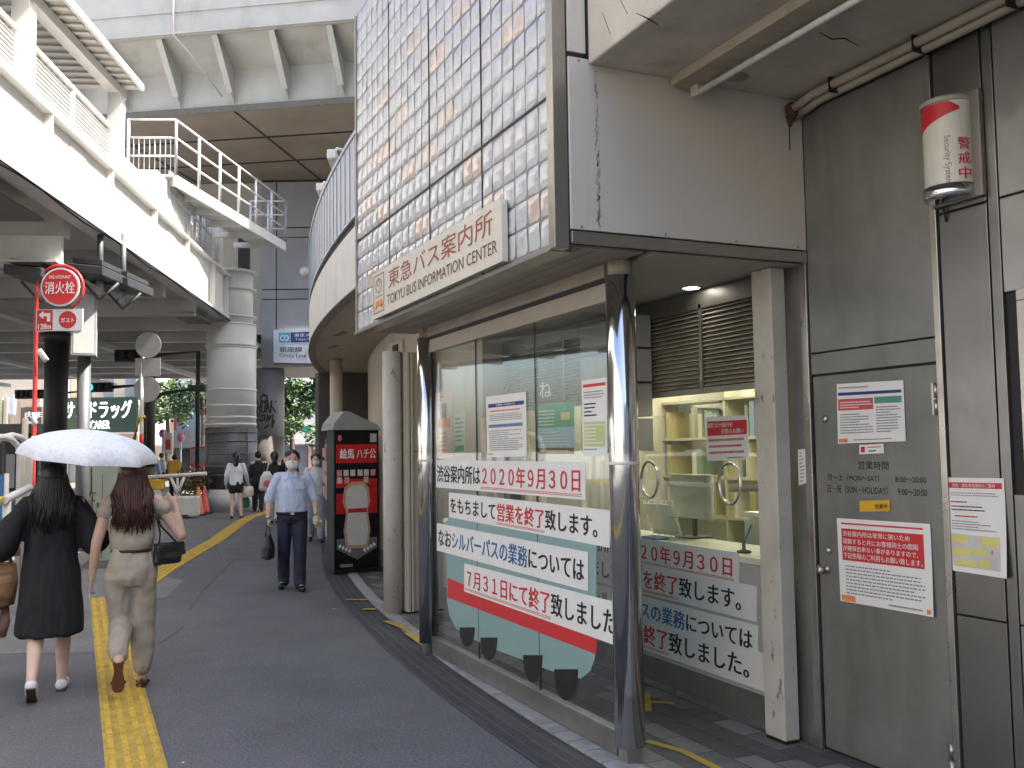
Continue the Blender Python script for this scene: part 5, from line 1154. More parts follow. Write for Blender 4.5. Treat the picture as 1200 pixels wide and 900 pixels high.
# ================================================================ TREES
def tree(label, base, h, cr, cz, n, col, seed, name='street_tree', group=None, leaf=.16, spread=None):
    rnd = random.Random(seed); t = empty(name, label, 'tree', group); b = Vector(base)
    mb = MB(); top = b + Vector((0, 0, cz)); mb.tube([b, b + Vector((.05, .02, cz*.5)), top, top + Vector((0, 0, cr*.6))], [.22*cr/2.5+.05, .16*cr/2.5+.04, .10, .03], 10)
    cl = []
    for k in range(int(14 + n/180)):
        a = rnd.uniform(0, 6.28); e = rnd.uniform(-.5, 1); rr_ = cr*rnd.uniform(.35, .95); p_ = top + Vector((math.cos(a)*rr_*math.cos(e*1.2), math.sin(a)*rr_*math.cos(e*1.2), (h-cz)*.55*(e*.9+.35))); cl.append((p_, cr*rnd.uniform(.22, .45)))
        mb.tube([top + Vector((0, 0, rnd.uniform(-.6, .6)*cr*.5)), top.lerp(p_, .6) + Vector((0, 0, .1)), p_], [.06, .035, .012], 6)
    mb.build('trunk', mat('bark', (.075, .06, .045), .9, var=.25, vs=12), t)
    mb = MB()
    for _ in range(n):
        p_, r = rnd.choice(cl); d = Vector((rnd.gauss(0, 1), rnd.gauss(0, 1), rnd.gauss(0, .8))); q = p_ + d.normalized()*r*rnd.random()**.4
        s_ = leaf*rnd.uniform(.6, 1.35); u = Vector((rnd.gauss(0, 1), rnd.gauss(0, 1), rnd.gauss(0, .6))).normalized(); v = u.cross(Vector((rnd.gauss(0, 1), rnd.gauss(0, 1), rnd.gauss(0, 1)))).normalized()
        mb.add([q - u*s_, q - u*s_*.2 + v*s_*.42, q + u*s_, q - u*s_*.2 - v*s_*.42], [(0, 1, 2, 3)], rnd.choice((0, 0, 1, 2)))
    mb.build('crown', [mat('leaf_%s_%d' % (col, k), tuple(c_*f_ for c_ in dict(mid=(.05, .10, .03), dark=(.03, .065, .03), olive=(.12, .13, .04))[col]), .6, var=.25, vs=3) for k, f_ in ((0, 1), (1, .7), (2, 1.4))], t)
    tobase(t, b); return t
tree('bushy mid green tree just right of the graffitied column', gpt(342, 46), 6.2, 1.5, 2.6, 2600, 'mid', 1, leaf=.15)
tree('dark green tree above the white building with green bands', gpt(374, 42), 6.2, 1.15, 3.9, 2000, 'dark', 2, leaf=.14)
tree('olive tree squeezed between the white pillar and the graffitied column', gpt(294, 44), 5.2, 1.1, 2.2, 1500, 'olive', 3, leaf=.13)
tree('thin leafy tree branching over the red van, left of the white pillar', gpt(238, 54), 5.9, 2.0, 4.2, 900, 'dark', 4, leaf=.2)
tree('dark green tree over the red shop signs left of the arched lamp', gpt(196, 58), 6.6, 1.7, 4.0, 1300, 'mid', 5, leaf=.18)
tree('low green tree behind the drugstore sign, between the sign and the deck column', gpt(150, 62), 5.6, 1.3, 3.3, 1300, 'mid', 6, leaf=.17)
# ================================================================ FAR SHOPS AND BUILDINGS
wgl = mat('far_glass', (.16, .20, .24), .1, var=.3, vs=.6); fw = mat('far_white', (.66, .66, .65), .6, var=.08, vs=.4); fb = mat('far_beige', (.55, .48, .38), .7, var=.1, vs=.5); fg = mat('far_green', (.03, .24, .18), .5); fblue = mat('far_blue', (.36, .45, .58), .5, var=.1)
def face(px0, px1, D, depth=8): a, b_ = gpt(px0, D), gpt(px1, D); return a, (b_-a).normalized(), (b_-a).length
def fbx(mb, F_, u0, u1, z0, z1, o0, o1, mi=0):
    a, d, L = F_; n_ = Vector((-d.y, d.x, 0)); q = [a + d*L*u0 + n_*o0, a + d*L*u1 + n_*o0, a + d*L*u1 + n_*o1, a + d*L*u0 + n_*o1]; q = [p_ + Vector((0, 0, z0)) for p_ in q]; h = Vector((0, 0, z1-z0)); mb.add(q + [p_ + h for p_ in q], [(0,3,2,1),(4,5,6,7),(0,1,5,4),(1,2,6,5),(2,3,7,6),(3,0,4,7)], mi)
def part(F_, name, m, par, *a): mb = MB(); fbx(mb, F_, *a); return mb.build(name, m, par)
# drugstore
F_ = face(60, 162, 57); DS = empty('drugstore', 'drugstore with a dark green sign board of white lettering under the deck', 'shop')
part(F_, 'wall', fb, DS, 0, 1, 0, 9, 0, 6); part(F_, 'shop_window', wgl, DS, .03, .97, .1, 2.3, -.05, 0)
zb_, zt_ = zat(507, 110, 57), zat(466, 110, 57); sb = part(F_, 'sign_band', mat('drug_green', (.007, .032, .02), .4, var=.1), DS, .06, 1, zb_, zt_, -.3, -.051)
fs2 = lambda u, v: F_[0] + F_[1]*F_[2]*u + Vector((F_[1].y, -F_[1].x, 0))*.31 + Vector((0, 0, zb_ + (zt_-zb_)*v))
mb = MB(); text_fit(mb, 'サンドラッグ', fs2, .17, .40, .95, .92, 0, .05); text_fit(mb, 'CARER', fs2, .47, .10, .70, .34, 0, .04); mb.build('lettering', mat('lit_white', (.85, .87, .85), .4, rvar=0, var=0, emit=.55), sb)
mb = MB(); fbx(mb, F_, .06, 1, zb_-.12, zb_-.02, -.5, -.05); mb.build('awning', mat('far_pink', (.6, .5, .48), .6), DS)
for u in (.1, .35, .6, .85): part(F_, 'window', wgl, DS, u, u+.12, 5, 7.5, -.04, 0)
tobase(DS, F_[0] + F_[1]*F_[2]*.5)
# shops at the far left
F_ = face(-60, 62, 55); LSH = empty('corner_shops', 'beige shop row with white hanging signs at the far left under the deck', 'shop')
part(F_, 'wall', fb, LSH, 0, 1, 0, 9, 0, 6); part(F_, 'shop_window', wgl, LSH, .02, .98, .1, 2.4, -.05, 0)
def fpx(px0, px1, py0, py1, D, F_, par, m, name, o0=-.3, o1=-.1):
    u0 = (gpt(px0, D)-F_[0]).dot(F_[1])/F_[2]; u1 = (gpt(px1, D)-F_[0]).dot(F_[1])/F_[2]; return part(F_, name, m, par, u0, u1, zat(py1, px0, D), zat(py0, px0, D), o0, o1)
fpx(16, 22, 463, 486, 55, F_, LSH, mat('far_lilac', (.55, .56, .66), .5), 'hanging_sign', -.6, -.35); fpx(1, 5, 466, 500, 55, F_, LSH, mat('far_lime', (.5, .52, .3), .5), 'hanging_sign'); fpx(7, 11, 466, 500, 55, F_, LSH, fb, 'hanging_sign')
s1 = fpx(27, 51, 478, 504, 55, F_, LSH, mat('far_brown', (.10, .07, .05), .5), 'sign_board'); 
for k, (a, b_, c_, d_, s_) in enumerate(((38, 51, 469, 477, 'まん'), (29, 50, 482, 490, '肉まん'), (33, 46, 493, 500, '餃子'))):
    mb = MB(); q0 = onD(a, d_, 54.6); q1 = onD(b_, c_, 54.6); text_fit(mb, s_[:2], lambda u, v: q0 + (Vector((q1.x, q1.y, 0))-Vector((q0.x, q0.y, 0)))*u + Vector((0, 0, (q1.z-q0.z)*v)), 0, 0, 1, 1, 0, .05); mb.build('lettering', white_ink, LSH)
fpx(27, 50, 464, 477, 55, F_, LSH, mat('far_tan', (.5, .38, .28), .5), 'sign_board'); tobase(LSH, F_[0] + F_[1]*F_[2]*.5)
# dark bus shelter band in front of the shops
D = 30; SHL = empty('bus_shelter', 'dark roofed bus shelter behind the white hoop barriers', 'shelter'); F_ = face(-80, 48, D)
part(F_, 'roof', dgrey, SHL, 0, 1, zat(505, 20, D)-.08, zat(497, 20, D), -.3, 1.5); part(F_, 'back_panel', mat('shelter_dark', (.03, .032, .035), .4), SHL, .0, 1, .5, zat(506, 20, D), 1.2, 1.3)
for u in (.05, .35, .65, .97): part(F_, 'post', dgrey, SHL, u, u+.02, 0, 2.4, 0, .1)
part(F_, 'poster_case', mat('case_teal', (.05, .22, .25), .4), SHL, .70, .78, .9, 1.9, 1.1, 1.19); part(F_, 'poster_case', mat('case_red', (.5, .06, .06), .4), SHL, .84, .92, .6, 1.3, 1.1, 1.19); part(F_, 'poster_case', fw, SHL, .5, .6, .6, 1.7, 1.1, 1.19); tobase(SHL, F_[0] + F_[1]*F_[2]*.5)
# white and blue block left of the pillar
F_ = face(160, 262, 66); WB = empty('office_block', 'white and pale blue block behind the thin trees, left of the white pillar', 'building')
part(F_, 'wall', fw, WB, 0, 1, 0, 14, 0, 8); part(F_, 'glass_front', fblue, WB, .45, 1, 2.4, 6.5, -.1, 0); part(F_, 'canopy_band', mat('far_grey', (.34, .36, .38), .5), WB, .3, 1, 2.0, 3.2, -1.0, -.11); part(F_, 'cyan_board', mat('far_cyan', (.05, .42, .55), .5), WB, .50, .78, 4.6, 5.2, -.3, -.11); part(F_, 'dark_glass', wgl, WB, .02, .44, .1, 5.5, -.1, 0); part(F_, 'shop_window', wgl, WB, .5, .98, .1, 1.9, -.12, -.02)
for z in (1.6, 2.9, 3.7): part(F_, 'red_sign', mat('far_red', (.6, .04, .05), .5), WB, .33, .45, z+.9, z+1.25, -.5, -.12)
part(F_, 'red_sign', MATS['far_red'], WB, .42, .47, 2.6, 5.2, -.6, -.2); tobase(WB, F_[0] + F_[1]*F_[2]*.5)
# white block with green bands right of the graffitied column
F_ = face(328, 402, 58); GBk = empty('white_block', 'white block with green bands seen past the graffitied column', 'building')
part(F_, 'wall', fw, GBk, 0, 1, 0, 12, 0, 8)
for z0, z1 in ((2.85, 3.2), (4.1, 4.4), (5.3, 5.6)): part(F_, 'green_band', fg, GBk, .25, 1, z0, z1, -.15, 0); part(F_, 'ledge', fw, GBk, .2, 1, z1+.005, z1+.15, -.3, 0)
part(F_, 'shop_window', wgl, GBk, .05, .45, .2, 2.0, -.1, 0); part(F_, 'shop_window', wgl, GBk, .52, .95, .2, 2.0, -.1, 0); part(F_, 'pillar', mat('far_orange', (.6, .4, .3), .6), GBk, .46, .51, 0, 2.4, -.2, 0); part(F_, 'awning', fw, GBk, 0, 1, 2.1, 2.35, -.8, 0); part(F_, 'red_sign', MATS['far_red'], GBk, .60, .66, 2.5, 2.75, -.2, -.01)
tobase(GBk, F_[0] + F_[1]*F_[2]*.5)
# narrow pieces seen between pillar and column
F_ = face(262, 330, 62); NB = empty('pale_house', 'pale building slice seen between the white pillar and the graffitied column', 'building'); part(F_, 'wall', mat('far_cream', (.6, .57, .5), .6), NB, 0, 1, 0, 11, 0, 5); part(F_, 'shop_window', wgl, NB, .1, .9, .2, 2.2, -.1, 0); part(F_, 'window', wgl, NB, .1, .9, 3.5, 5, -.1, 0); tobase(NB, F_[0])
# other side of the street, seen in the glass and the chrome
for k, (x0, y0, x1, y1, h, m_, lab) in enumerate(((-30, 18, -24, 40, 16, fw, 'white street block beyond the bus lanes at the left'), (-26, -22, -17, 12, 13, fb, 'beige street block across the bus lanes'), (-12, -40, 14, -30, 12, mat('far_dim', (.3, .3, .31), .6), 'grey street block at the lower end of the street'))):
    e = empty('street_block', lab, 'building'); MB().box((x0, y0, 0), (x1, y1, h)).build('wall', m_, e)
    for z in (1.2, 4.4, 7.6, 10.4):
        n_ = 7
        for q in range(n_):
            if k < 2: MB().box((x1+.002, y0 + (y1-y0)*(q+.15)/n_, z), (x1+.05, y0 + (y1-y0)*(q+.8)/n_, z+1.9)).build('window', wgl, e)
            else: MB().box((x0 + (x1-x0)*(q+.15)/n_, y1+.002, z), (x0 + (x1-x0)*(q+.8)/n_, y1+.05, z+1.9)).build('window', wgl, e)
    tobase(e, ((x0+x1)/2, (y0+y1)/2, 0))
# red van and canopies by the pillar
D = 46; RV = empty('red_van', 'red delivery van parked beyond the trestle barricade', 'van'); F_ = face(222, 258, D)
mb = MB(); fbx(mb, F_, 0, 1, .45, 2.0, 0, 3.6); mb.build('body', mat('van_red', (.62, .06, .07), .3), RV, bevel=.15); part(F_, 'windscreen', wgl, RV, .1, .9, 1.2, 1.85, -.02, -.001); part(F_, 'bumper', dgrey, RV, .02, .98, .35, .6, -.1, -.001); part(F_, 'headlight', white_ink, RV, .06, .2, .75, .95, -.03, -.001); part(F_, 'headlight', white_ink, RV, .8, .94, .75, .95, -.03, -.001)
for u in (.02, .85):
    for o_ in (.6, 2.8): q = F_[0] + F_[1]*F_[2]*(u+.06) + Vector((-F_[1].y, F_[1].x, 0))*o_ + Vector((0, 0, .33)); mb = MB(); mb.lathe(q - F_[1]*.1, [(.33, 0), (.33, .2)], 18, ax=F_[1]); mb.build('wheel', black, RV)
tobase(RV, F_[0] + F_[1]*F_[2]*.5)
for k, (px, D, y0, col, lab) in enumerate(((212, 40, 513, (.55, .16, .3), 'pink round lantern stand beyond the barricade, nearer the pillar'), (191, 40, 508, (.4, .08, .35), 'purple round lantern stand beyond the barricade, near the arched lamp'))):
    e = empty('lantern_stand', lab, 'lantern'); b0 = gpt(px, D); MB().tube([b0, b0 + Vector((0, 0, zat(y0, px, D)))], .04, 8).build('pole', gw2, e); MB().ball(b0 + Vector((0, 0, zat(y0, px, D))), (.16, .16, .19)).build('lantern', mat('lantern_%d' % k, col, .5), e); tobase(e, b0)
SG2 = empty('street_banner', 'small white street banner on a pole left of the seated worker', 'banner'); D = 38; b0 = gpt(192, D); MB().tube([b0, b0 + Vector((0, 0, 2.6))], .04, 8).build('pole', gw2, SG2); mb = MB(); mb.obox(onD(197, 520, D), fr_, (0, 0, 1), .16, .42, .01); mb.build('cloth', fw, SG2); mb = MB(); mb.obox(onD(197, 521, D) - ff_*.012, fr_, (0, 0, 1), .09, .2, .001); mb.build('red_mark', MATS['far_red'], SG2); tobase(SG2, b0)
# striped barrier board in front of the van
YB = empty('striped_barrier', 'yellow and black striped barrier board in front of the red van', 'barrier'); D = 33; F_ = face(222, 241, D); part(F_, 'board', MATS['strap_yellow'], YB, 0, 1, .75, 1.0, 0, .04)
for u in (.1, .4, .7): mb = MB(); fbx(mb, F_, u, u+.15, .76, .99, -.005, -.001); mb.build('stripe', black, YB)
for u in (.02, .9): part(F_, 'leg', MATS['barrier_white'], YB, u, u+.06, 0, 1.2, -.02, .05)
tobase(YB, F_[0])
# shrub in a tub by the pillar
BS = empty('potted_shrub', 'brown dry shrub in a tub by the foot of the white pillar', 'plant'); b0 = gpt(226, 26.5); MB().lathe(b0, [(.3, 0), (.36, .45)], 18).build('tub', mat('tub_dark', (.1, .09, .08), .7), BS)
mb = MB(); rnd = random.Random(12)
for _ in range(700):
    d = Vector((rnd.gauss(0, 1), rnd.gauss(0, 1), rnd.gauss(0, .8))).normalized()*.5*rnd.random()**.4; q = b0 + Vector((0, 0, .85)) + d; u = Vector((rnd.gauss(0, 1), rnd.gauss(0, 1), rnd.gauss(0, 1))).normalized()*.07; v = u.cross(Vector((rnd.gauss(0, 1), rnd.gauss(0, 1), rnd.gauss(0, 1)))).normalized()*.03; mb.add([q-u, q+v, q+u, q-v], [(0, 1, 2, 3)])
mb.build('foliage', mat('leaf_dry', (.13, .10, .04), .7, var=.35, vs=6), BS); tobase(BS, b0)
# ================================================================ PEOPLE
skin = mat('skin', (.56, .36, .26), .55, var=.05, vs=10); skin2 = mat('skin_pale', (.64, .45, .35), .55, var=.05, vs=10)
hair_b = mat('hair_black', (.010, .009, .009), .42, var=.3, vs=30); hair_r = mat('hair_brown', (.060, .020, .013), .38, var=.35, vs=30)
DG = None
def solid(mb, name, m, parent=None, voxel=.01, smooth=6, wr=(), fac=.5):
    """overlapping closed shapes fused into one continuous surface"""
    o = mb.build('tmp', m); 
    md = o.modifiers.new('r', 'REMESH'); md.mode = 'VOXEL'; md.voxel_size = voxel; md.use_smooth_shade = True
    if smooth: s_ = o.modifiers.new('s', 'SMOOTH'); s_.iterations = smooth; s_.factor = fac
    dg = bpy.context.evaluated_depsgraph_get(); me = bpy.data.meshes.new_from_object(o.evaluated_get(dg)); bpy.data.objects.remove(o)
    me.materials.clear()
    for q in (m if isinstance(m, (list, tuple)) else [m]): me.materials.append(q)
    for amp, sx, sy, sz in wr:
        ns = [v.normal.copy() for v in me.vertices]
        for v, n_ in zip(me.vertices, ns):
            k = noise.fractal(Vector((v.co.x*sx, v.co.y*sy, v.co.z*sz)), .6, 2., 3); v.co += n_*amp*k
    for p_ in me.polygons: p_.use_smooth = True
    r = bpy.data.objects.new(name, me); COL.objects.link(r)
    if parent: r.parent = parent
    return r
class Fig:
    def __init__(s, base, head, H):
        s.b = Vector(base); h = R(head); s.f = Vector((math.sin(h), math.cos(h), 0)); s.r = Vector((math.cos(h), -math.sin(h), 0)); s.H = H; s.k = H/1.65
    def p(s, r, f, z): return s.b + (s.r*r + s.f*f + Vector((0, 0, z)))*s.k
    def d(s, r, f, z): return (s.r*r + s.f*f + Vector((0, 0, z)))*s.k
    def sec(s, r, f, z, rx, ry): return (s.p(r, f, z), s.r*rx*s.k, s.f*ry*s.k)
J0 = dict(hipL=(-.085, 0, .87), hipR=(.085, 0, .87), kneeL=(-.09, .07, .47), kneeR=(.09, -.03, .47), ankL=(-.09, .10, .08), ankR=(.09, -.2, .11), toeL=(-.1, .26, .03), toeR=(.1, -.06, .03),
          shL=(-.17, 0, 1.345), shR=(.17, 0, 1.345), elL=(-.24, -.03, 1.08), elR=(.24, -.03, 1.08), wrL=(-.25, .06, .85), wrR=(.25, .06, .85), hdL=None, hdR=None)
def hand(mb, F, w, d, side, grip=.6, k=1.0):
    """palm, four unequal bent fingers and a thumb; d is the pointing direction"""
    d = d.normalized(); up = Vector((0, 0, 1)) if abs(d.z) < .8 else F.f
    n_ = d.cross(up).normalized(); a = n_.cross(d).normalized()           # a: across the palm, n_: palm normal
    if abs(d.z) >= .8: a, n_ = F.f.copy(), d.cross(F.f).normalized()*(-side)
    s_ = F.k*k; pc = w + d*.045*s_
    for q in (-.022, 0, .022): mb.cone(w + d*.012*s_ + a*q*.7*s_, .016*s_, w + d*.082*s_ + a*q*s_, .0135*s_, 8)
    for i, (q, L) in enumerate(((-.031, .062), (-.011, .075), (.010, .080), (.030, .072))):
        b0 = w + d*.085*s_ + a*q*s_; m_ = b0 + (d*(1-grip*.5) + n_*grip*.7)*L*.5*s_; e = m_ + (d*(1-grip*1.4) + n_*grip)*L*.5*s_
        mb.cone(b0, .0095*s_, m_, .0088*s_, 7); mb.cone(m_, .0088*s_, e, .0075*s_, 7)
    b0 = w + d*.025*s_ + a*.025*s_; m_ = b0 + (a*.8 + d*.6 + n_*.3)*.035*s_; mb.cone(b0, .012*s_, m_, .010*s_, 7); mb.cone(m_, .010*s_, m_ + (d*.8 + n_*.6)*.03*s_, .0085*s_, 7)
def body(F, name, label, J, sk, group=None, voxel=.0085, hands=True, slim=1.0, headturn=0):
    P = {k: (F.p(*v) if v else None) for k, v in {**J0, **J}.items()}; k = F.k; mb = MB(); S_ = lambda *a: F.sec(*a)
    mb.loft([S_(0, 0, .80, .10*slim, .08), S_(0, 0, .86, .155*slim, .105), S_(0, 0, .94, .155*slim, .105), S_(0, 0, 1.05, .118*slim, .085), S_(0, .0, 1.18, .135*slim, .095), S_(0, 0, 1.28, .155*slim, .095), S_(0, -.005, 1.36, .12*slim, .07), S_(0, -.005, 1.41, .055, .055)], 20)
    mb.cone(F.p(0, -.01, 1.36), .058*k, F.p(0, .01, 1.47), .050*k)
    hc = F.p(0, .022, 1.535); mb.ball(hc, (.074*k, .074*k, .108*k), 18, 12); mb.ball(F.p(0, -.004, 1.555), .087*k, 18, 12); mb.ball(F.p(0, .055, 1.475), (.046*k, .046*k, .046*k), 14, 10)
    ct, st = F.f, F.r
    mb.cone(F.p(0, .098, 1.545), .010*k, F.p(0, .118, 1.508), .015*k, 8)                       # nose
    for s_ in (-1, 1): mb.ball(F.p(.083*s_, .0, 1.53), (.016*k, .022*k, .032*k), 8, 8)
    for s_, sd in ((-1, 'L'), (1, 'R')):
        mb.cone(P['hip'+sd], .088*k*slim, P['knee'+sd], .054*k, 16); a, b_ = P['knee'+sd], P['ank'+sd]; mb.cone(a, .052*k, a.lerp(b_, .32), .056*k*slim, 16); mb.cone(a.lerp(b_, .32), .056*k*slim, b_, .033*k, 16)
        t = P['toe'+sd]; mb.cone(b_, .036*k, t.lerp(b_, .35) - Vector((0, 0, .012)), .036*k, 12); mb.cone(t.lerp(b_, .35) - Vector((0, 0, .012)), .036*k, t, .027*k, 12)
        sh, el, wr = P['sh'+sd], P['el'+sd], P['wr'+sd]
        mb.cone(F.p(.09*s_, 0, 1.34), .055*k, sh, .055*k, 14); mb.cone(sh, .053*k*slim, el, .041*k*slim, 14); mb.cone(el, .041*k*slim, wr, .027*k, 14)
        hd = P['hd'+sd]; d = (hd - F.b) if False else ((wr-el).normalized() if not hd else (hd-wr).normalized())
        if hands: hand(mb, F, wr, d, s_, .55)
        else: mb.cone(wr, .03*k, wr + d*.11*k, .026*k, 8)
    o = solid(mb, name, sk, None, voxel, 4); tag(o, label, 'person', group); o['_'] = 0; del o['_']
    return o, P
def rebase(o, base):
    base = Vector(base)
    for v in o.data.vertices: v.co -= base
    o.location = base
    for c in o.children: c.location = Vector(c.location) - base
def strands(F, n, m, par, z_top, z_end, wid, seed, back=-.09, ragged=.08, name='hair', tip=.3, capm=True, fringe=False, spread=.0):
    """a cap of hair on the skull and hundreds of tapering locks falling from it"""
    rnd = random.Random(seed); mb = MB(); k = F.k
    for i in range(n):
        t = rnd.uniform(-1, 1); a = t*math.pi*.62 + math.pi                    # around the back of the head
        r0 = Vector((math.sin(a), math.cos(a))); x0, y0 = r0.x*.088, r0.y*.092
        L = rnd.uniform(-ragged, ragged); ze = z_end + L + abs(t)*.04
        xe = -t*wid + rnd.uniform(-.02, .02); ye = back - .02*(1-abs(t)) + rnd.uniform(-.025, .02)
        px_ = r0.x*.03
        pts = [F.p(px_, -.02+r0.y*.04, z_top + .005), F.p(x0*.9, y0*.9 + .0, z_top - .05), F.p(x0*1.12, y0*1.1, z_top-.14), F.p(x0*.55 + xe*.75, min(y0, -.05)*.75 + ye*.35, 1.40), F.p(xe, ye, (1.38+ze)/2), F.p(xe*(1+spread) + rnd.uniform(-.025, .025), ye - rnd.uniform(-.01, .02), ze)]
        w_ = rnd.uniform(.0035, .0075)*k; mb.tube(pts, [w_*.7, w_, w_*1.1, w_, w_*.85, w_*tip], 5)
    mb.ball(F.p(0, -.012, 1.562), (.095*k, .098*k, .098*k), 18, 12)
    o = mb.build(name, m, par); return o

# ---------------- woman in black with the basket
A0 = Vector((-.150, 7.45, 0)); FA = Fig(A0, 1, 1.60)
JA = dict(kneeL=(-.085, -.02, .46), ankL=(-.10, -.27, .17), toeL=(-.10, -.16, .035), kneeR=(.085, .12, .47), ankR=(.075, .12, .075), toeR=(.09, .29, .03), elR=(.275, .0, 1.09), wrR=(.25, .04, 1.30), hdR=(.25, .05, 1.42), elL=(-.30, -.03, 1.08), wrL=(-.27, .18, 1.00), hdL=(-.25, .3, 1.0))
pa_, PA = body(FA, 'person', 'woman walking away in a black puff sleeved dress and white shoes', JA, skin2, slim=.95)
mb = MB(); s_ = FA.sec
mb.loft([s_(0, 0, .425, .185, .19), s_(0, -.005, .44, .222, .185), s_(0, -.005, .62, .218, .175), s_(0, 0, .85, .202, .155), s_(0, 0, 1.02, .175, .128), s_(0, 0, 1.18, .178, .125), s_(0, 0, 1.30, .19, .115), s_(0, 0, 1.375, .15, .09), s_(0, .0, 1.415, .075, .072)], 28)
for sd, s1 in (('L', -1), ('R', 1)):
    sh, el, wr = PA['sh'+sd], PA['el'+sd], PA['wr'+sd]
    mb.cone(sh + FA.d(-.02*s1, 0, 0), .072, sh.lerp(el, .5) + FA.d(.012*s1, 0, 0), .085); mb.cone(sh.lerp(el, .5) + FA.d(.012*s1, 0, 0), .085, el + FA.d(.01*s1, .0, -.01), .105); mb.cone(el + FA.d(.01*s1, 0, -.01), .100, el.lerp(wr, .22), .06)
dress_m = mat('dress_black', (.006, .006, .008), .8, var=.15, vs=6)
solid(mb, 'dress', dress_m, pa_, .011, 5, ((.011, 9, 9, 2.6), (.012, 3.2, 3.2, 1.4)))
strands(FA, 620, hair_b, pa_, 1.655, 1.20, .125, 1)
for sd in 'LR':
    mb = MB(); a, t = PA['ank'+sd], PA['toe'+sd]; d = (t-a); dn = Vector((0, 0, -1))
    h = a + Vector((0, 0, -.03)) - FA.f*.02; mb.cone(h, .040, a.lerp(t, .5) + Vector((0, 0, -.022)), .040); mb.cone(a.lerp(t, .5) + Vector((0, 0, -.022)), .041, t, .035)
    so = solid(mb, 'shoe', mat('shoe_white', (.72, .71, .69), .5), pa_, .007, 3)
    q = MB(); nrm = (t-h).normalized(); sdv = FA.r; u = nrm.cross(sdv).normalized(); u = u if u.z < 0 else -u; 
    q.poly([h + u*.036 + sdv*.028 - nrm*.035, h + u*.036 - sdv*.028 - nrm*.035, t + u*.03 - sdv*.032 + nrm*.02, t + u*.03 + sdv*.032 + nrm*.02], u*.010); q.build('sole', mat('sole_brown', (.06, .035, .025), .7), so, fix=True)
rebase(pa_, A0)
BK = empty('basket_bag', 'woven straw basket bag hanging from the arm of the woman in black', 'bag')
c = FA.p(-.385, .07, .80); straw = mat('straw', (.36, .20, .09), .8, var=.25, vs=30, bump=.5, bs=60, streak=.6, streak_col=(.16, .08, .03), sscale=(2, 2, 42), slo=.48, shi=.6)
mb = MB(); mb.loft([(c + Vector((0, 0, -.15)), FA.r*.13, FA.f*.09), (c + Vector((0, 0, -.148)), FA.r*.145, FA.f*.10), (c + Vector((0, 0, 0)), FA.r*.165, FA.f*.115), (c + Vector((0, 0, .13)), FA.r*.155, FA.f*.10), (c + Vector((0, 0, .135)), FA.r*.14, FA.f*.09)], 28); mb.build('basket', straw, BK)
for f_ in (-.07, .07):
    mb = MB(); mb.tube([c + FA.r*.12*math.cos(R(a)) + FA.f*f_*.8 + Vector((0, 0, .12 + .13*math.sin(R(a)))) for a in range(0, 181, 15)], .008, 8); mb.build('handle', mat('strap_tan', (.25, .13, .06), .6), BK)
tobase(BK, c)
HT = empty('cloth_tote', 'striped brown and white cloth tote below the straw basket', 'bag'); c2 = FA.p(-.40, .10, .52)
mb = MB(); mb.loft([(c2 + Vector((0, 0, -.10)), FA.r*.11, FA.f*.05), (c2 + Vector((0, 0, 0)), FA.r*.135, FA.f*.065), (c2 + Vector((0, 0, .11)), FA.r*.125, FA.f*.03)], 20); mb.build('bag', mat('tote_brown', (.28, .16, .11), .8, var=.25, vs=20), HT)
mb = MB()
for d_ in (-.06, .04): mb.poly([c2 + FA.r*(d_-.02) - FA.f*.072 + Vector((0, 0, -.07)), c2 + FA.r*(d_+.015) - FA.f*.072 + Vector((0, 0, -.07)), c2 + FA.r*(d_*1.6+.015) - FA.f*.055 + Vector((0, 0, .09)), c2 + FA.r*(d_*1.6-.02) - FA.f*.055 + Vector((0, 0, .09))], -FA.f*.004)
mb.build('stripe', fw, HT); tobase(HT, c2)
# ---------------- parasol
UP = empty('parasol', 'white lace patterned parasol held between the two women walking away', 'umbrella')
ap = onD(107.5, 504, 6.75); hnd = FA.p(.255, .075, 1.375); ax = (ap - hnd).normalized(); ax = (Vector((0, 0, 1)) + Vector((.095, -.11, 0))).normalized()
cen = ap - ax*.0; e1 = ax.cross(Vector((0, 1, 0))).normalized(); e2 = ax.cross(e1)
mb = MB(); NR_, NS_ = 8, 10; Rr, Hd = .465, .20
def cap(t, s_):                                       # t angle in segments, s_ 0..1
    seg = int(math.floor(t)); fr = t - seg; a0, a1 = 2*math.pi*seg/NR_, 2*math.pi*(seg+1)/NR_
    h = -Hd*(s_**1.9); rr_ = Rr*math.sin(s_*1.45)/math.sin(1.45)
    p0 = e1*math.cos(a0) + e2*math.sin(a0); p1 = e1*math.cos(a1) + e2*math.sin(a1); c_ = (p0*(1-fr) + p1*fr)
    sag = math.sin(fr*math.pi)*.05*s_*s_
    return cen + c_*rr_*(1 - sag) + ax*(h - sag*.25*0 + .02*math.sin(fr*math.pi)*s_*(s_ > .9)*0)
vs = []; M_ = NR_*6
for i in range(NS_+1):
    for j in range(M_): vs.append(cap(j/6 + .35*0, max(i/NS_, .001)))
n0 = len(vs); vs += [v + (-ax)*.0025 for v in vs]; fs = []
for i in range(NS_):
    for j in range(M_):
        k = (j+1) % M_; a, b_, c_, d_ = i*M_+j, i*M_+k, (i+1)*M_+k, (i+1)*M_+j; fs.append((a, d_, c_, b_)); fs.append((n0+a, n0+b_, n0+c_, n0+d_))
for j in range(M_): k = (j+1) % M_; fs.append((NS_*M_+j, n0+NS_*M_+j, n0+NS_*M_+k, NS_*M_+k))
mb.add(vs, fs, 0, True)
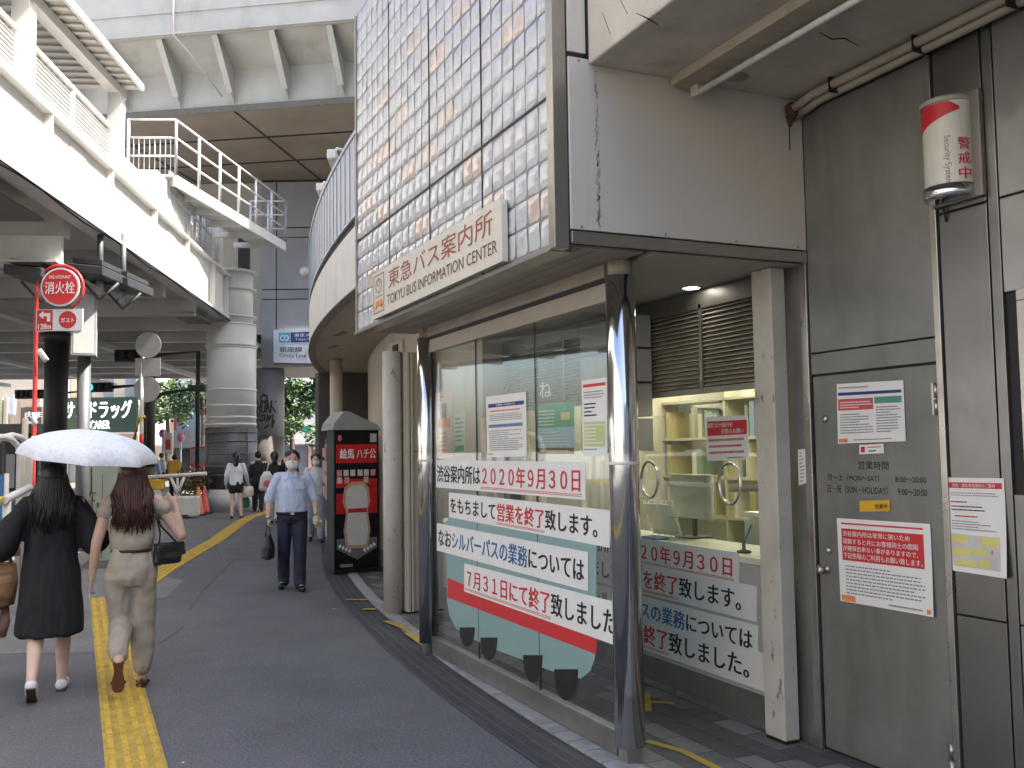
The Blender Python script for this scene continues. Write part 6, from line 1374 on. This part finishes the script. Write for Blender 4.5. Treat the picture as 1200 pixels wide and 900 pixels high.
# lace: thin raised petals come from a cell pattern in the fabric colour itself
pm = mat('parasol_fabric', (.74, .77, .79), .7, var=.05, vs=40, streak=.5, streak_col=(.54, .59, .64), sscale=(44, 44, 44), slo=.48, shi=.56, bump=.2, bs=120)
mb.build('canopy', pm, UP)
for j in range(NR_):
    q = MB(); q.tube([cap(j, s_) - ax*.006 for s_ in (.05, .4, .75, .99)], .003, 5); q.build('rib', steel_l, UP)
MB().tube([cen + ax*.05, cen - ax*.0], [.004, .009], 8).build('ferrule', steel_l, UP); MB().tube([cen, hnd], .006, 8).build('shaft', steel_l, UP); MB().tube([hnd + (cen-hnd).normalized()*.05, hnd - (cen-hnd).normalized()*.12], .013, 10).build('handle', mat('handle_tan', (.3, .2, .12), .5), UP)
tobase(UP, hnd)
# ---------------- woman in beige
B0 = Vector((.365, 7.34, 0)); FBg = Fig(B0, 3, 1.61)
JB = dict(kneeL=(-.07, .05, .48), ankL=(-.075, -.34, .27), toeL=(-.075, -.33, .10), kneeR=(.08, .06, .48), ankR=(.075, .05, .075), toeR=(.09, .22, .025), elL=(-.235, -.03, 1.06), wrL=(-.265, .03, .82), elR=(.335, -.03, 1.09), wrR=(.30, .05, 1.30), hdR=(.23, .08, 1.37), shL=(-.16, 0, 1.34), shR=(.165, 0, 1.34))
pb_, PB_ = body(FBg, 'person', 'woman walking away in a beige blouse and wide trousers with long reddish brown hair', JB, skin, slim=.93)
beige = mat('linen_beige', (.36, .315, .25), .85, var=.08, vs=14, bump=.25, bs=250); mb = MB(); s_ = FBg.sec
mb.loft([s_(0, 0, .975, .128, .10), s_(0, 0, 1.03, .15, .115), s_(0, 0, 1.12, .158, .118), s_(0, 0, 1.24, .168, .11), s_(0, 0, 1.33, .165, .098), s_(0, 0, 1.385, .11, .08), s_(0, .0, 1.405, .07, .065)], 26)
for sd, s1 in (('L', -1), ('R', 1)): sh, el = PB_['sh'+sd], PB_['el'+sd]; mb.cone(sh + FBg.d(-.03*s1, 0, -.01), .068, sh.lerp(el, .22), .066)
solid(mb, 'blouse', beige, pb_, .010, 4, ((.008, 11, 11, 3), (.007, 4, 4, 7)))
mb = MB(); mb.loft([s_(0, 0, 1.01, .130, .102), s_(0, 0, .90, .168, .13), s_(0, 0, .80, .178, .135), s_(0, 0, .74, .15, .11)][::-1], 24)
for sd in 'LR':
    hp, kn, an = PB_['hip'+sd], PB_['knee'+sd], PB_['ank'+sd]
    mb.cone(hp + Vector((0, 0, -.06)), .098, kn, .083, 18); mb.cone(kn, .083, kn.lerp(an, .80), .070, 18)
solid(mb, 'trousers', beige, pb_, .010, 4, ((.012, 8, 8, 1.6), (.010, 5, 5, 5)))
mb = MB(); mb.loft([s_(0, 0, .984, .138, .109), s_(0, 0, .986, .143, .114), s_(0, 0, 1.004, .143, .114), s_(0, 0, 1.006, .138, .109)], 26); mb.build('belt', black, pb_)
strands(FBg, 620, hair_r, pb_, 1.655, 1.19, .115, 2, spread=.1, ragged=.09)
for sd in 'LR':
    mb = MB(); a, t = PB_['ank'+sd], PB_['toe'+sd]; d = (t-a); L = d.length; 
    if sd == 'L': h = a + FBg.f*-.045 + Vector((0, 0, .0)); tt = t + FBg.f*-.03 + Vector((0, 0, -.02)); u = -FBg.f
    else: h = a + Vector((0, 0, -.06)) - FBg.f*.05; tt = Vector((t.x, t.y, .012)) + FBg.f*.02; u = Vector((0, 0, -1))
    ax_ = (tt-h).normalized(); sdv = FBg.r; pts = []
    for q_, w_ in ((-.02, .022), (0, .031), (.3, .026), (.62, .040), (.85, .040), (1, .026), (1.04, .012)): pts.append((h.lerp(tt, q_), w_))
    mb.poly([p_ + sdv*w_ for p_, w_ in pts] + [p_ - sdv*w_ for p_, w_ in pts[::-1]], u*.014); so = mb.build('sandal', mat('sandal_brown', (.10, .035, .015), .5, var=.1), pb_, fix=True)
    q = MB(); 
    q.tube([h.lerp(tt, .7) + sdv*.042, h.lerp(tt, .72) - u*.045, h.lerp(tt, .7) - sdv*.042], .012, 6); q.tube([h.lerp(tt, .02) + sdv*.03 - u*.01, h - u*.06 - ax_*.015, h.lerp(tt, .02) - sdv*.03 - u*.01], .009, 6); q.build('strap', MATS['sandal_brown'], so)
rebase(pb_, B0)
PHN = tag(MB().obox(FBg.p(-.255, .075, .735), Vector((.8, .6, 0)), (0, .15, 1), .034, .066, .004).build('mobile_phone', mat('phone_pale', (.6, .62, .66), .3), bevel=.003), 'pale mobile phone in the lowered hand of the woman in beige', 'phone')
SB = empty('shoulder_bag', 'small black shoulder bag at the hip of the woman in beige', 'bag'); c = FBg.p(.245, -.02, .96)
mb = MB(); mb.obox(c, FBg.r*.85 + FBg.f*.5, (.12, 0, 1), .105, .075, .035); mb.build('bag_body', mat('bag_black', (.014, .013, .014), .4), SB, bevel=.022)
mb = MB(); mb.poly([c + Vector((-.10, -.052, .08)), c + Vector((.11, .035, .08)), c + Vector((.12, .03, -.01)), c + Vector((.02, -.025, -.035)), c + Vector((-.09, -.075, -.01))], (.004, -.01, 0)); mb.build('flap', MATS['bag_black'], SB, fix=True)
mb = MB(); pts = [c + Vector((-.06, -.03, .075)), FBg.p(.19, -.125, 1.12), FBg.p(.16, -.125, 1.25), FBg.p(.135, -.09, 1.36), FBg.p(.13, .0, 1.41), FBg.p(.14, .10, 1.32), FBg.p(.20, .12, 1.15), c + Vector((.06, .03, .075))]; mb.tube(pts, .007, 6); mb.build('strap', MATS['bag_black'], SB); tobase(SB, c)
# ---------------- man with the mask
M0_ = Vector((2.38, 11.70, 0)); FM = Fig(M0_, 190, 1.66)
JM = dict(kneeL=(-.09, .12, .48), ankL=(-.085, .14, .08), toeL=(-.12, .30, .03), kneeR=(.09, .0, .47), ankR=(.10, -.16, .09), toeR=(.13, .0, .03), elR=(.265, -.03, 1.10), wrR=(.275, .08, .87), elL=(-.265, -.03, 1.10), wrL=(-.275, .14, .90), shL=(-.158, 0, 1.335), shR=(.158, 0, 1.335))
pm_, PM = body(FM, 'person', 'man walking this way in a pale blue shirt, navy trousers and a white face mask', JM, skin, slim=1.06, voxel=.0075)
shirt = mat('shirt_blue', (.50, .57, .71), .8, var=.05, vs=10); navy_t = mat('trousers_navy', (.018, .022, .045), .8, var=.12, vs=8); mb = MB(); s_ = FM.sec
mb.loft([s_(0, 0, .905, .165, .125), s_(0, 0, .93, .182, .138), s_(0, .01, 1.05, .172, .138), s_(0, .005, 1.2, .170, .130), s_(0, 0, 1.32, .158, .108), s_(0, 0, 1.375, .09, .078), s_(0, 0, 1.395, .066, .066)], 28)
for sd, s1 in (('L', -1), ('R', 1)): sh, el, wr = PM['sh'+sd], PM['el'+sd], PM['wr'+sd]; mb.cone(sh + FM.d(-.05*s1, 0, .005), .062, sh, .064); mb.cone(sh, .064, sh.lerp(el, .6), .066); mb.cone(sh.lerp(el, .6), .066, el.lerp(wr, .15), .062)
sh_ = solid(mb, 'shirt', shirt, pm_, .010, 4, ((.010, 9, 9, 4), (.006, 22, 22, 10)))
mb = MB()
for s1 in (-1, 1): mb.poly([FM.p(.0, .092, 1.345), FM.p(.045*s1, .07, 1.405), FM.p(.072*s1, .045, 1.395), FM.p(.058*s1, .105, 1.33)], FM.f*.012)
mb.build('collar', shirt, sh_, fix=True)
mb = MB(); mb.obox(FM.p(-.085, .135, 1.24), FM.r, (0, 0, 1), .048, .05, .006); mb.build('pocket', shirt, sh_, bevel=.003)
for z in (.98, 1.07, 1.16, 1.25, 1.33): MB().ball(FM.p(0, .147 if z < 1.2 else .132, z), .006, 8, 6).build('button', fw, sh_)
mb = MB(); mb.loft([s_(0, 0, .78, .14, .11), s_(0, 0, .84, .184, .14), s_(0, 0, .90, .182, .14), s_(0, 0, .925, .178, .136)], 24)
for sd in 'LR': hp, kn, an = PM['hip'+sd], PM['knee'+sd], PM['ank'+sd]; mb.cone(hp + Vector((0, 0, -.03)), .100, kn, .078, 18); mb.cone(kn, .078, an + Vector((0, 0, .02)), .070, 18); mb.cone(an + Vector((0, 0, .02)), .070, an + FM.f*.03 + Vector((0, 0, -.005)), .066, 18)
solid(mb, 'trousers', navy_t, pm_, .010, 4, ((.010, 7, 7, 2.2),))
mb = MB(); mb.loft([s_(0, 0, .892, .184, .142), s_(0, 0, .894, .189, .147), s_(0, 0, .922, .189, .147), s_(0, 0, .924, .184, .142)], 28); bl = mb.build('belt', black, pm_); MB().obox(FM.p(0, .149, .908), FM.r, (0, 0, 1), .022, .016, .005).build('buckle', chrome, bl)
for sd in 'LR':
    mb = MB(); a, t = PM['ank'+sd], PM['toe'+sd]; mb.cone(a + Vector((0, 0, -.035)) - FM.f*.025, .042, a.lerp(t, .5) + Vector((0, 0, -.025)), .044); mb.cone(a.lerp(t, .5) + Vector((0, 0, -.025)), .044, t + FM.f*.02 + Vector((0, 0, .005)), .036); solid(mb, 'shoe', mat('shoe_black', (.012, .012, .013), .25), pm_, .008, 3)
# hair, mask, eyes
mb = MB(); k = FM.k; mb.ball(FM.p(0, -.018, 1.575), (.093*k, .096*k, .090*k), 20, 14)
hr = solid(mb, 'hair', hair_b, pm_, .008, 1, ((.010, 30, 30, 12),))
mb = MB(); mb.loft([FM.sec(0, .048, 1.435, .035, .045), FM.sec(0, .05, 1.45, .066, .068), FM.sec(0, .048, 1.485, .078, .076), FM.sec(0, .045, 1.52, .074, .074), FM.sec(0, .05, 1.532, .055, .066)], 22); mk = solid(mb, 'face_mask', mat('mask_white', (.74, .74, .73), .8, var=.03), pm_, .007, 2, ((.003, 20, 20, 60),))
mb = MB()
for s1 in (-1, 1): mb.tube([FM.p(.072*s1, .05, 1.525), FM.p(.088*s1, .0, 1.535), FM.p(.074*s1, .03, 1.47)], .002, 5)
mb.build('ear_loop', fw, mk)
for s1 in (-1, 1):
    e = MB().ball(FM.p(.031*s1, .088, 1.553), (.013, .008, .006), 10, 8).build('eye', mat('eye_dark', (.02, .015, .012), .2), pm_)
    MB().tube([FM.p(.014*s1, .100, 1.572), FM.p(.033*s1, .098, 1.578), FM.p(.052*s1, .084, 1.573)], [.003, .004, .002], 6).build('eyebrow', hair_b, pm_)
MB().tube([PM['wrR'] + FM.d(.0, .03, .012), PM['wrR'] + FM.d(.0, .028, -.012)], .036, 14).build('watch_strap', steel_l, pm_)
rebase(pm_, M0_)
BG = empty('briefcase_bag', 'soft black hand bag hanging from the hand of the masked man', 'bag'); c = PM['wrR'] + (PM['wrR']-PM['elR']).normalized()*.10
mb = MB(); mb.loft([(c + Vector((0, 0, -.40)), FM.r*.06, FM.f*.12), (c + Vector((0, 0, -.385)), FM.r*.075, FM.f*.15), (c + Vector((0, 0, -.25)), FM.r*.075, FM.f*.155), (c + Vector((0, 0, -.13)), FM.r*.045, FM.f*.13), (c + Vector((0, 0, -.115)), FM.r*.02, FM.f*.11)], 24); solid(mb, 'bag', MATS['bag_black'], BG, .012, 3, ((.008, 8, 8, 5),))
for s1 in (-1, 1): MB().tube([c + FM.f*.07 + FM.r*.03*s1 + Vector((0, 0, -.13)), c + FM.f*.04 + FM.r*.012*s1 + Vector((0, 0, -.01)), c + Vector((0, 0, .012)), c - FM.f*.04 + FM.r*.012*s1 + Vector((0, 0, -.01)), c - FM.f*.07 + FM.r*.03*s1 + Vector((0, 0, -.13))], .007, 7).build('handle', MATS['bag_black'], BG)
tobase(BG, c + Vector((0, 0, -.4)))
c = PM['wrL'] + (PM['wrL']-PM['elL']).normalized()*.10
mb = MB(); mb.ball(c, (.05, .05, .06)); mb.ball(c + FM.r*-.03 + Vector((0, 0, -.04)), (.055, .04, .05)); mb.ball(c + FM.f*.03 + Vector((0, 0, -.02)), (.04, .05, .045)); HTc = tag(solid(mb, 'folded_cloth', mat('cloth_beige', (.55, .46, .33), .85, var=.12, vs=20), None, .008, 2, ((.014, 18, 18, 18),)), 'crumpled beige cloth in the other hand of the masked man', 'cloth'); rebase(HTc, c)
# ---------------- farther people
def walker(label, px, D, head, H, top_m, low_m, hair_m, J={}, skirt=None, shorts=False, longsl=True, longhair=0, mask=False, dress=None):
    b0 = gpt(px, D); F = Fig(b0, head, H); o, P = body(F, 'person', label, J, skin2, None, .016, True); s_ = F.sec; mb = MB()
    mb.loft([s_(0, 0, .84, .165, .125), s_(0, 0, .90, .172, .13), s_(0, 0, 1.05, .158, .12), s_(0, 0, 1.2, .162, .118), s_(0, 0, 1.32, .15, .10), s_(0, 0, 1.39, .085, .075), s_(0, 0, 1.415, .06, .06)], 20)
    for sd in 'LR':
        sh, el, wr = P['sh'+sd], P['el'+sd], P['wr'+sd]
        mb.cone(sh, .058, sh.lerp(el, .5), .060, 10)
        if longsl: mb.cone(sh.lerp(el, .5), .060, el, .054, 10); mb.cone(el, .054, el.lerp(wr, .85), .046, 10)
    solid(mb, 'top', top_m, o, .018, 3, ((.014, 7, 7, 3),))
    mb = MB(); mb.loft([s_(0, 0, .74, .13, .10), s_(0, 0, .80, .17, .128), s_(0, 0, .93, .165, .125)], 18)
    for sd in 'LR':
        hp, kn, an = P['hip'+sd], P['knee'+sd], P['ank'+sd]
        if shorts: mb.cone(hp, .10, hp.lerp(kn, .42), .095, 12)
        else: mb.cone(hp, .10, kn, .085, 12); mb.cone(kn, .085, an + Vector((0, 0, .03)), .066, 12)
    solid(mb, 'lower', low_m, o, .018, 3, ((.012, 6, 6, 2),)).name = 'shorts' if shorts else 'trousers'
    k = F.k; mb = MB(); mb.ball(F.p(0, -.016, 1.565), (.097*k, .099*k, .095*k), 16, 10)
    if longhair: mb.cone(F.p(0, -.05, 1.52), .085, F.p(0, -.085, 1.52-longhair), .06, 12)
    solid(mb, 'hair', hair_m, o, .014, 2, ((.012, 14, 14, 8),))
    for sd in 'LR':
        mb = MB(); a, t = P['ank'+sd], P['toe'+sd]; mb.cone(a + Vector((0, 0, -.03)), .045, t, .036, 10); solid(mb, 'shoe', MATS['sandal_brown'] if shorts else MATS['shoe_black'], o, .014, 2)
    if mask:
        mb = MB(); mb.ball(F.p(0, .055, 1.485), (.068*k, .068*k, .055*k), 14, 10); mb.build('face_mask', MATS['mask_white'], o)
        for s1 in (-1, 1): MB().ball(F.p(.031*s1, .086, 1.553), (.014, .009, .007), 8, 6).build('eye', MATS['eye_dark'], o)
    rebase(o, b0); return F, P
cl = lambda n_, c_: mat(n_, c_, .8, var=.08, vs=8)
white_t = cl('shirt_white', (.66, .68, .71)); black_t = cl('cloth_black', (.014, .014, .017)); pale_t = cl('trousers_white', (.62, .61, .58)); blue_t = cl('shirt_sky', (.40, .48, .66)); grey_t = cl('shirt_grey', (.3, .32, .36))
F1, P1 = walker('woman in a loose white shirt and black shorts walking away beside the white pillar', 277, 24.0, 12, 1.64, white_t, black_t, hair_b, dict(elR=(.25, .02, 1.08), wrR=(.27, .16, .9), kneeL=(-.09, .03, .47), ankL=(-.1, -.02, .08), toeL=(-.1, .14, .03), kneeR=(.1, .02, .47), ankR=(.13, -.03, .08), toeR=(.15, .12, .03)), shorts=True, longhair=.16)
def handbag(label, c, r, m, F, name='carrier_bag'):
    e = empty(name, label, 'bag'); mb = MB(); mb.loft([(c + Vector((0, 0, -.34)), F.r*r*.8, F.f*r*.5), (c + Vector((0, 0, -.3)), F.r*r, F.f*r*.6), (c + Vector((0, 0, -.14)), F.r*r, F.f*r*.5), (c + Vector((0, 0, -.08)), F.r*r*.8, F.f*r*.2)], 16); mb.build('bag', m, e); MB().tube([c + F.r*r*.6 + Vector((0, 0, -.08)), c, c - F.r*r*.6 + Vector((0, 0, -.08))], .008, 6).build('handle', m, e); tobase(e, c + Vector((0, 0, -.34)))
handbag('green carrier bag low behind the woman in black shorts', P1['wrR'] + Vector((-.05, .15, -.30)), .13, cl('bag_green', (.03, .22, .11)), F1); handbag('cream carrier bag in the hand of the woman in black shorts', P1['wrR'] + Vector((.0, .0, -.02)), .15, cl('bag_cream', (.6, .55, .42)), F1)
F2, P2 = walker('person in a dark top and white trousers with a tote on one shoulder', 322, 22.2, 20, 1.66, black_t, pale_t, hair_b, dict(elR=(.26, .05, 1.08)), longsl=False, longhair=.12)
TT = empty('tote_bag', 'white tote bag with a red print on the back of the person in white trousers', 'bag'); c = F2.p(-.15, -.14, 1.02)
mb = MB(); mb.loft([(c + Vector((0, 0, -.26)), F2.r*.15, F2.f*.05), (c + Vector((0, 0, -.2)), F2.r*.19, F2.f*.08), (c + Vector((0, 0, .05)), F2.r*.15, F2.f*.06), (c + Vector((0, 0, .18)), F2.r*.06, F2.f*.03)], 18); mb.build('bag', pale_t, TT); mb = MB(); mb.poly([c + F2.r*(.09*math.cos(t*.5)+.02) - F2.f*.086 + Vector((0, 0, -.10 + .08*math.sin(t*.5))) for t in range(13)], -F2.f*.004); mb.build('red_print', cl('print_rose', (.6, .13, .15)), TT); MB().tube([c + Vector((0, 0, .17)), F2.p(-.13, -.06, 1.40), F2.p(-.13, .06, 1.34)], .02, 8).build('strap', pale_t, TT); tobase(TT, c)
walker('person in dark clothes half hidden by the graffitied column foot', 303, 26.5, 10, 1.66, black_t, black_t, hair_b)
walker('person in black seen past the head of the masked man, near the white block', 339, 30.0, 8, 1.68, black_t, black_t, hair_b)
walker('woman in a white tee shirt and face mask following the masked man', 370, 17.6, 191, 1.60, white_t, grey_t, hair_b, dict(shL=(-.16, 0, 1.345)), longsl=False, longhair=.14, mask=True)
walker('person in a sky blue shirt and mask beside the vending machines, farther back', 382, 21.0, 190, 1.70, blue_t, navy_t, hair_b, mask=True)
F3, P3 = walker('worker in a navy shirt with a yellow backpack beyond the trestle barricade', 205, 33.0, 5, 1.60, navy_t, navy_t, hair_b)
BPk = empty('backpack', 'yellow backpack worn by the worker beyond the trestle barricade', 'backpack'); c = F3.p(0, -.2, 1.16); mb = MB(); mb.obox(c, F3.r, (0, 0, 1), .22, .28, .10); mb.build('pack', cl('pack_yellow', (.66, .40, .05)), BPk, bevel=.06); mb = MB()
for s1 in (-1, 1): mb.tube([c + F3.r*.12*s1 + Vector((0, 0, .25)), F3.p(.13*s1, .02, 1.42), F3.p(.13*s1, .13, 1.25), c + F3.r*.14*s1 + Vector((0, .12, -.2))], .025, 6)
mb.build('strap', navy_t, BPk); tobase(BPk, c)
walker('person in a pale shirt standing beyond the barricade, nearer the street banner', 190, 37, 60, 1.66, white_t, navy_t, hair_b); walker('person in a grey shirt beyond the barricade, just right of the parasol edge', 180, 36, 30, 1.68, blue_t, grey_t, hair_b)
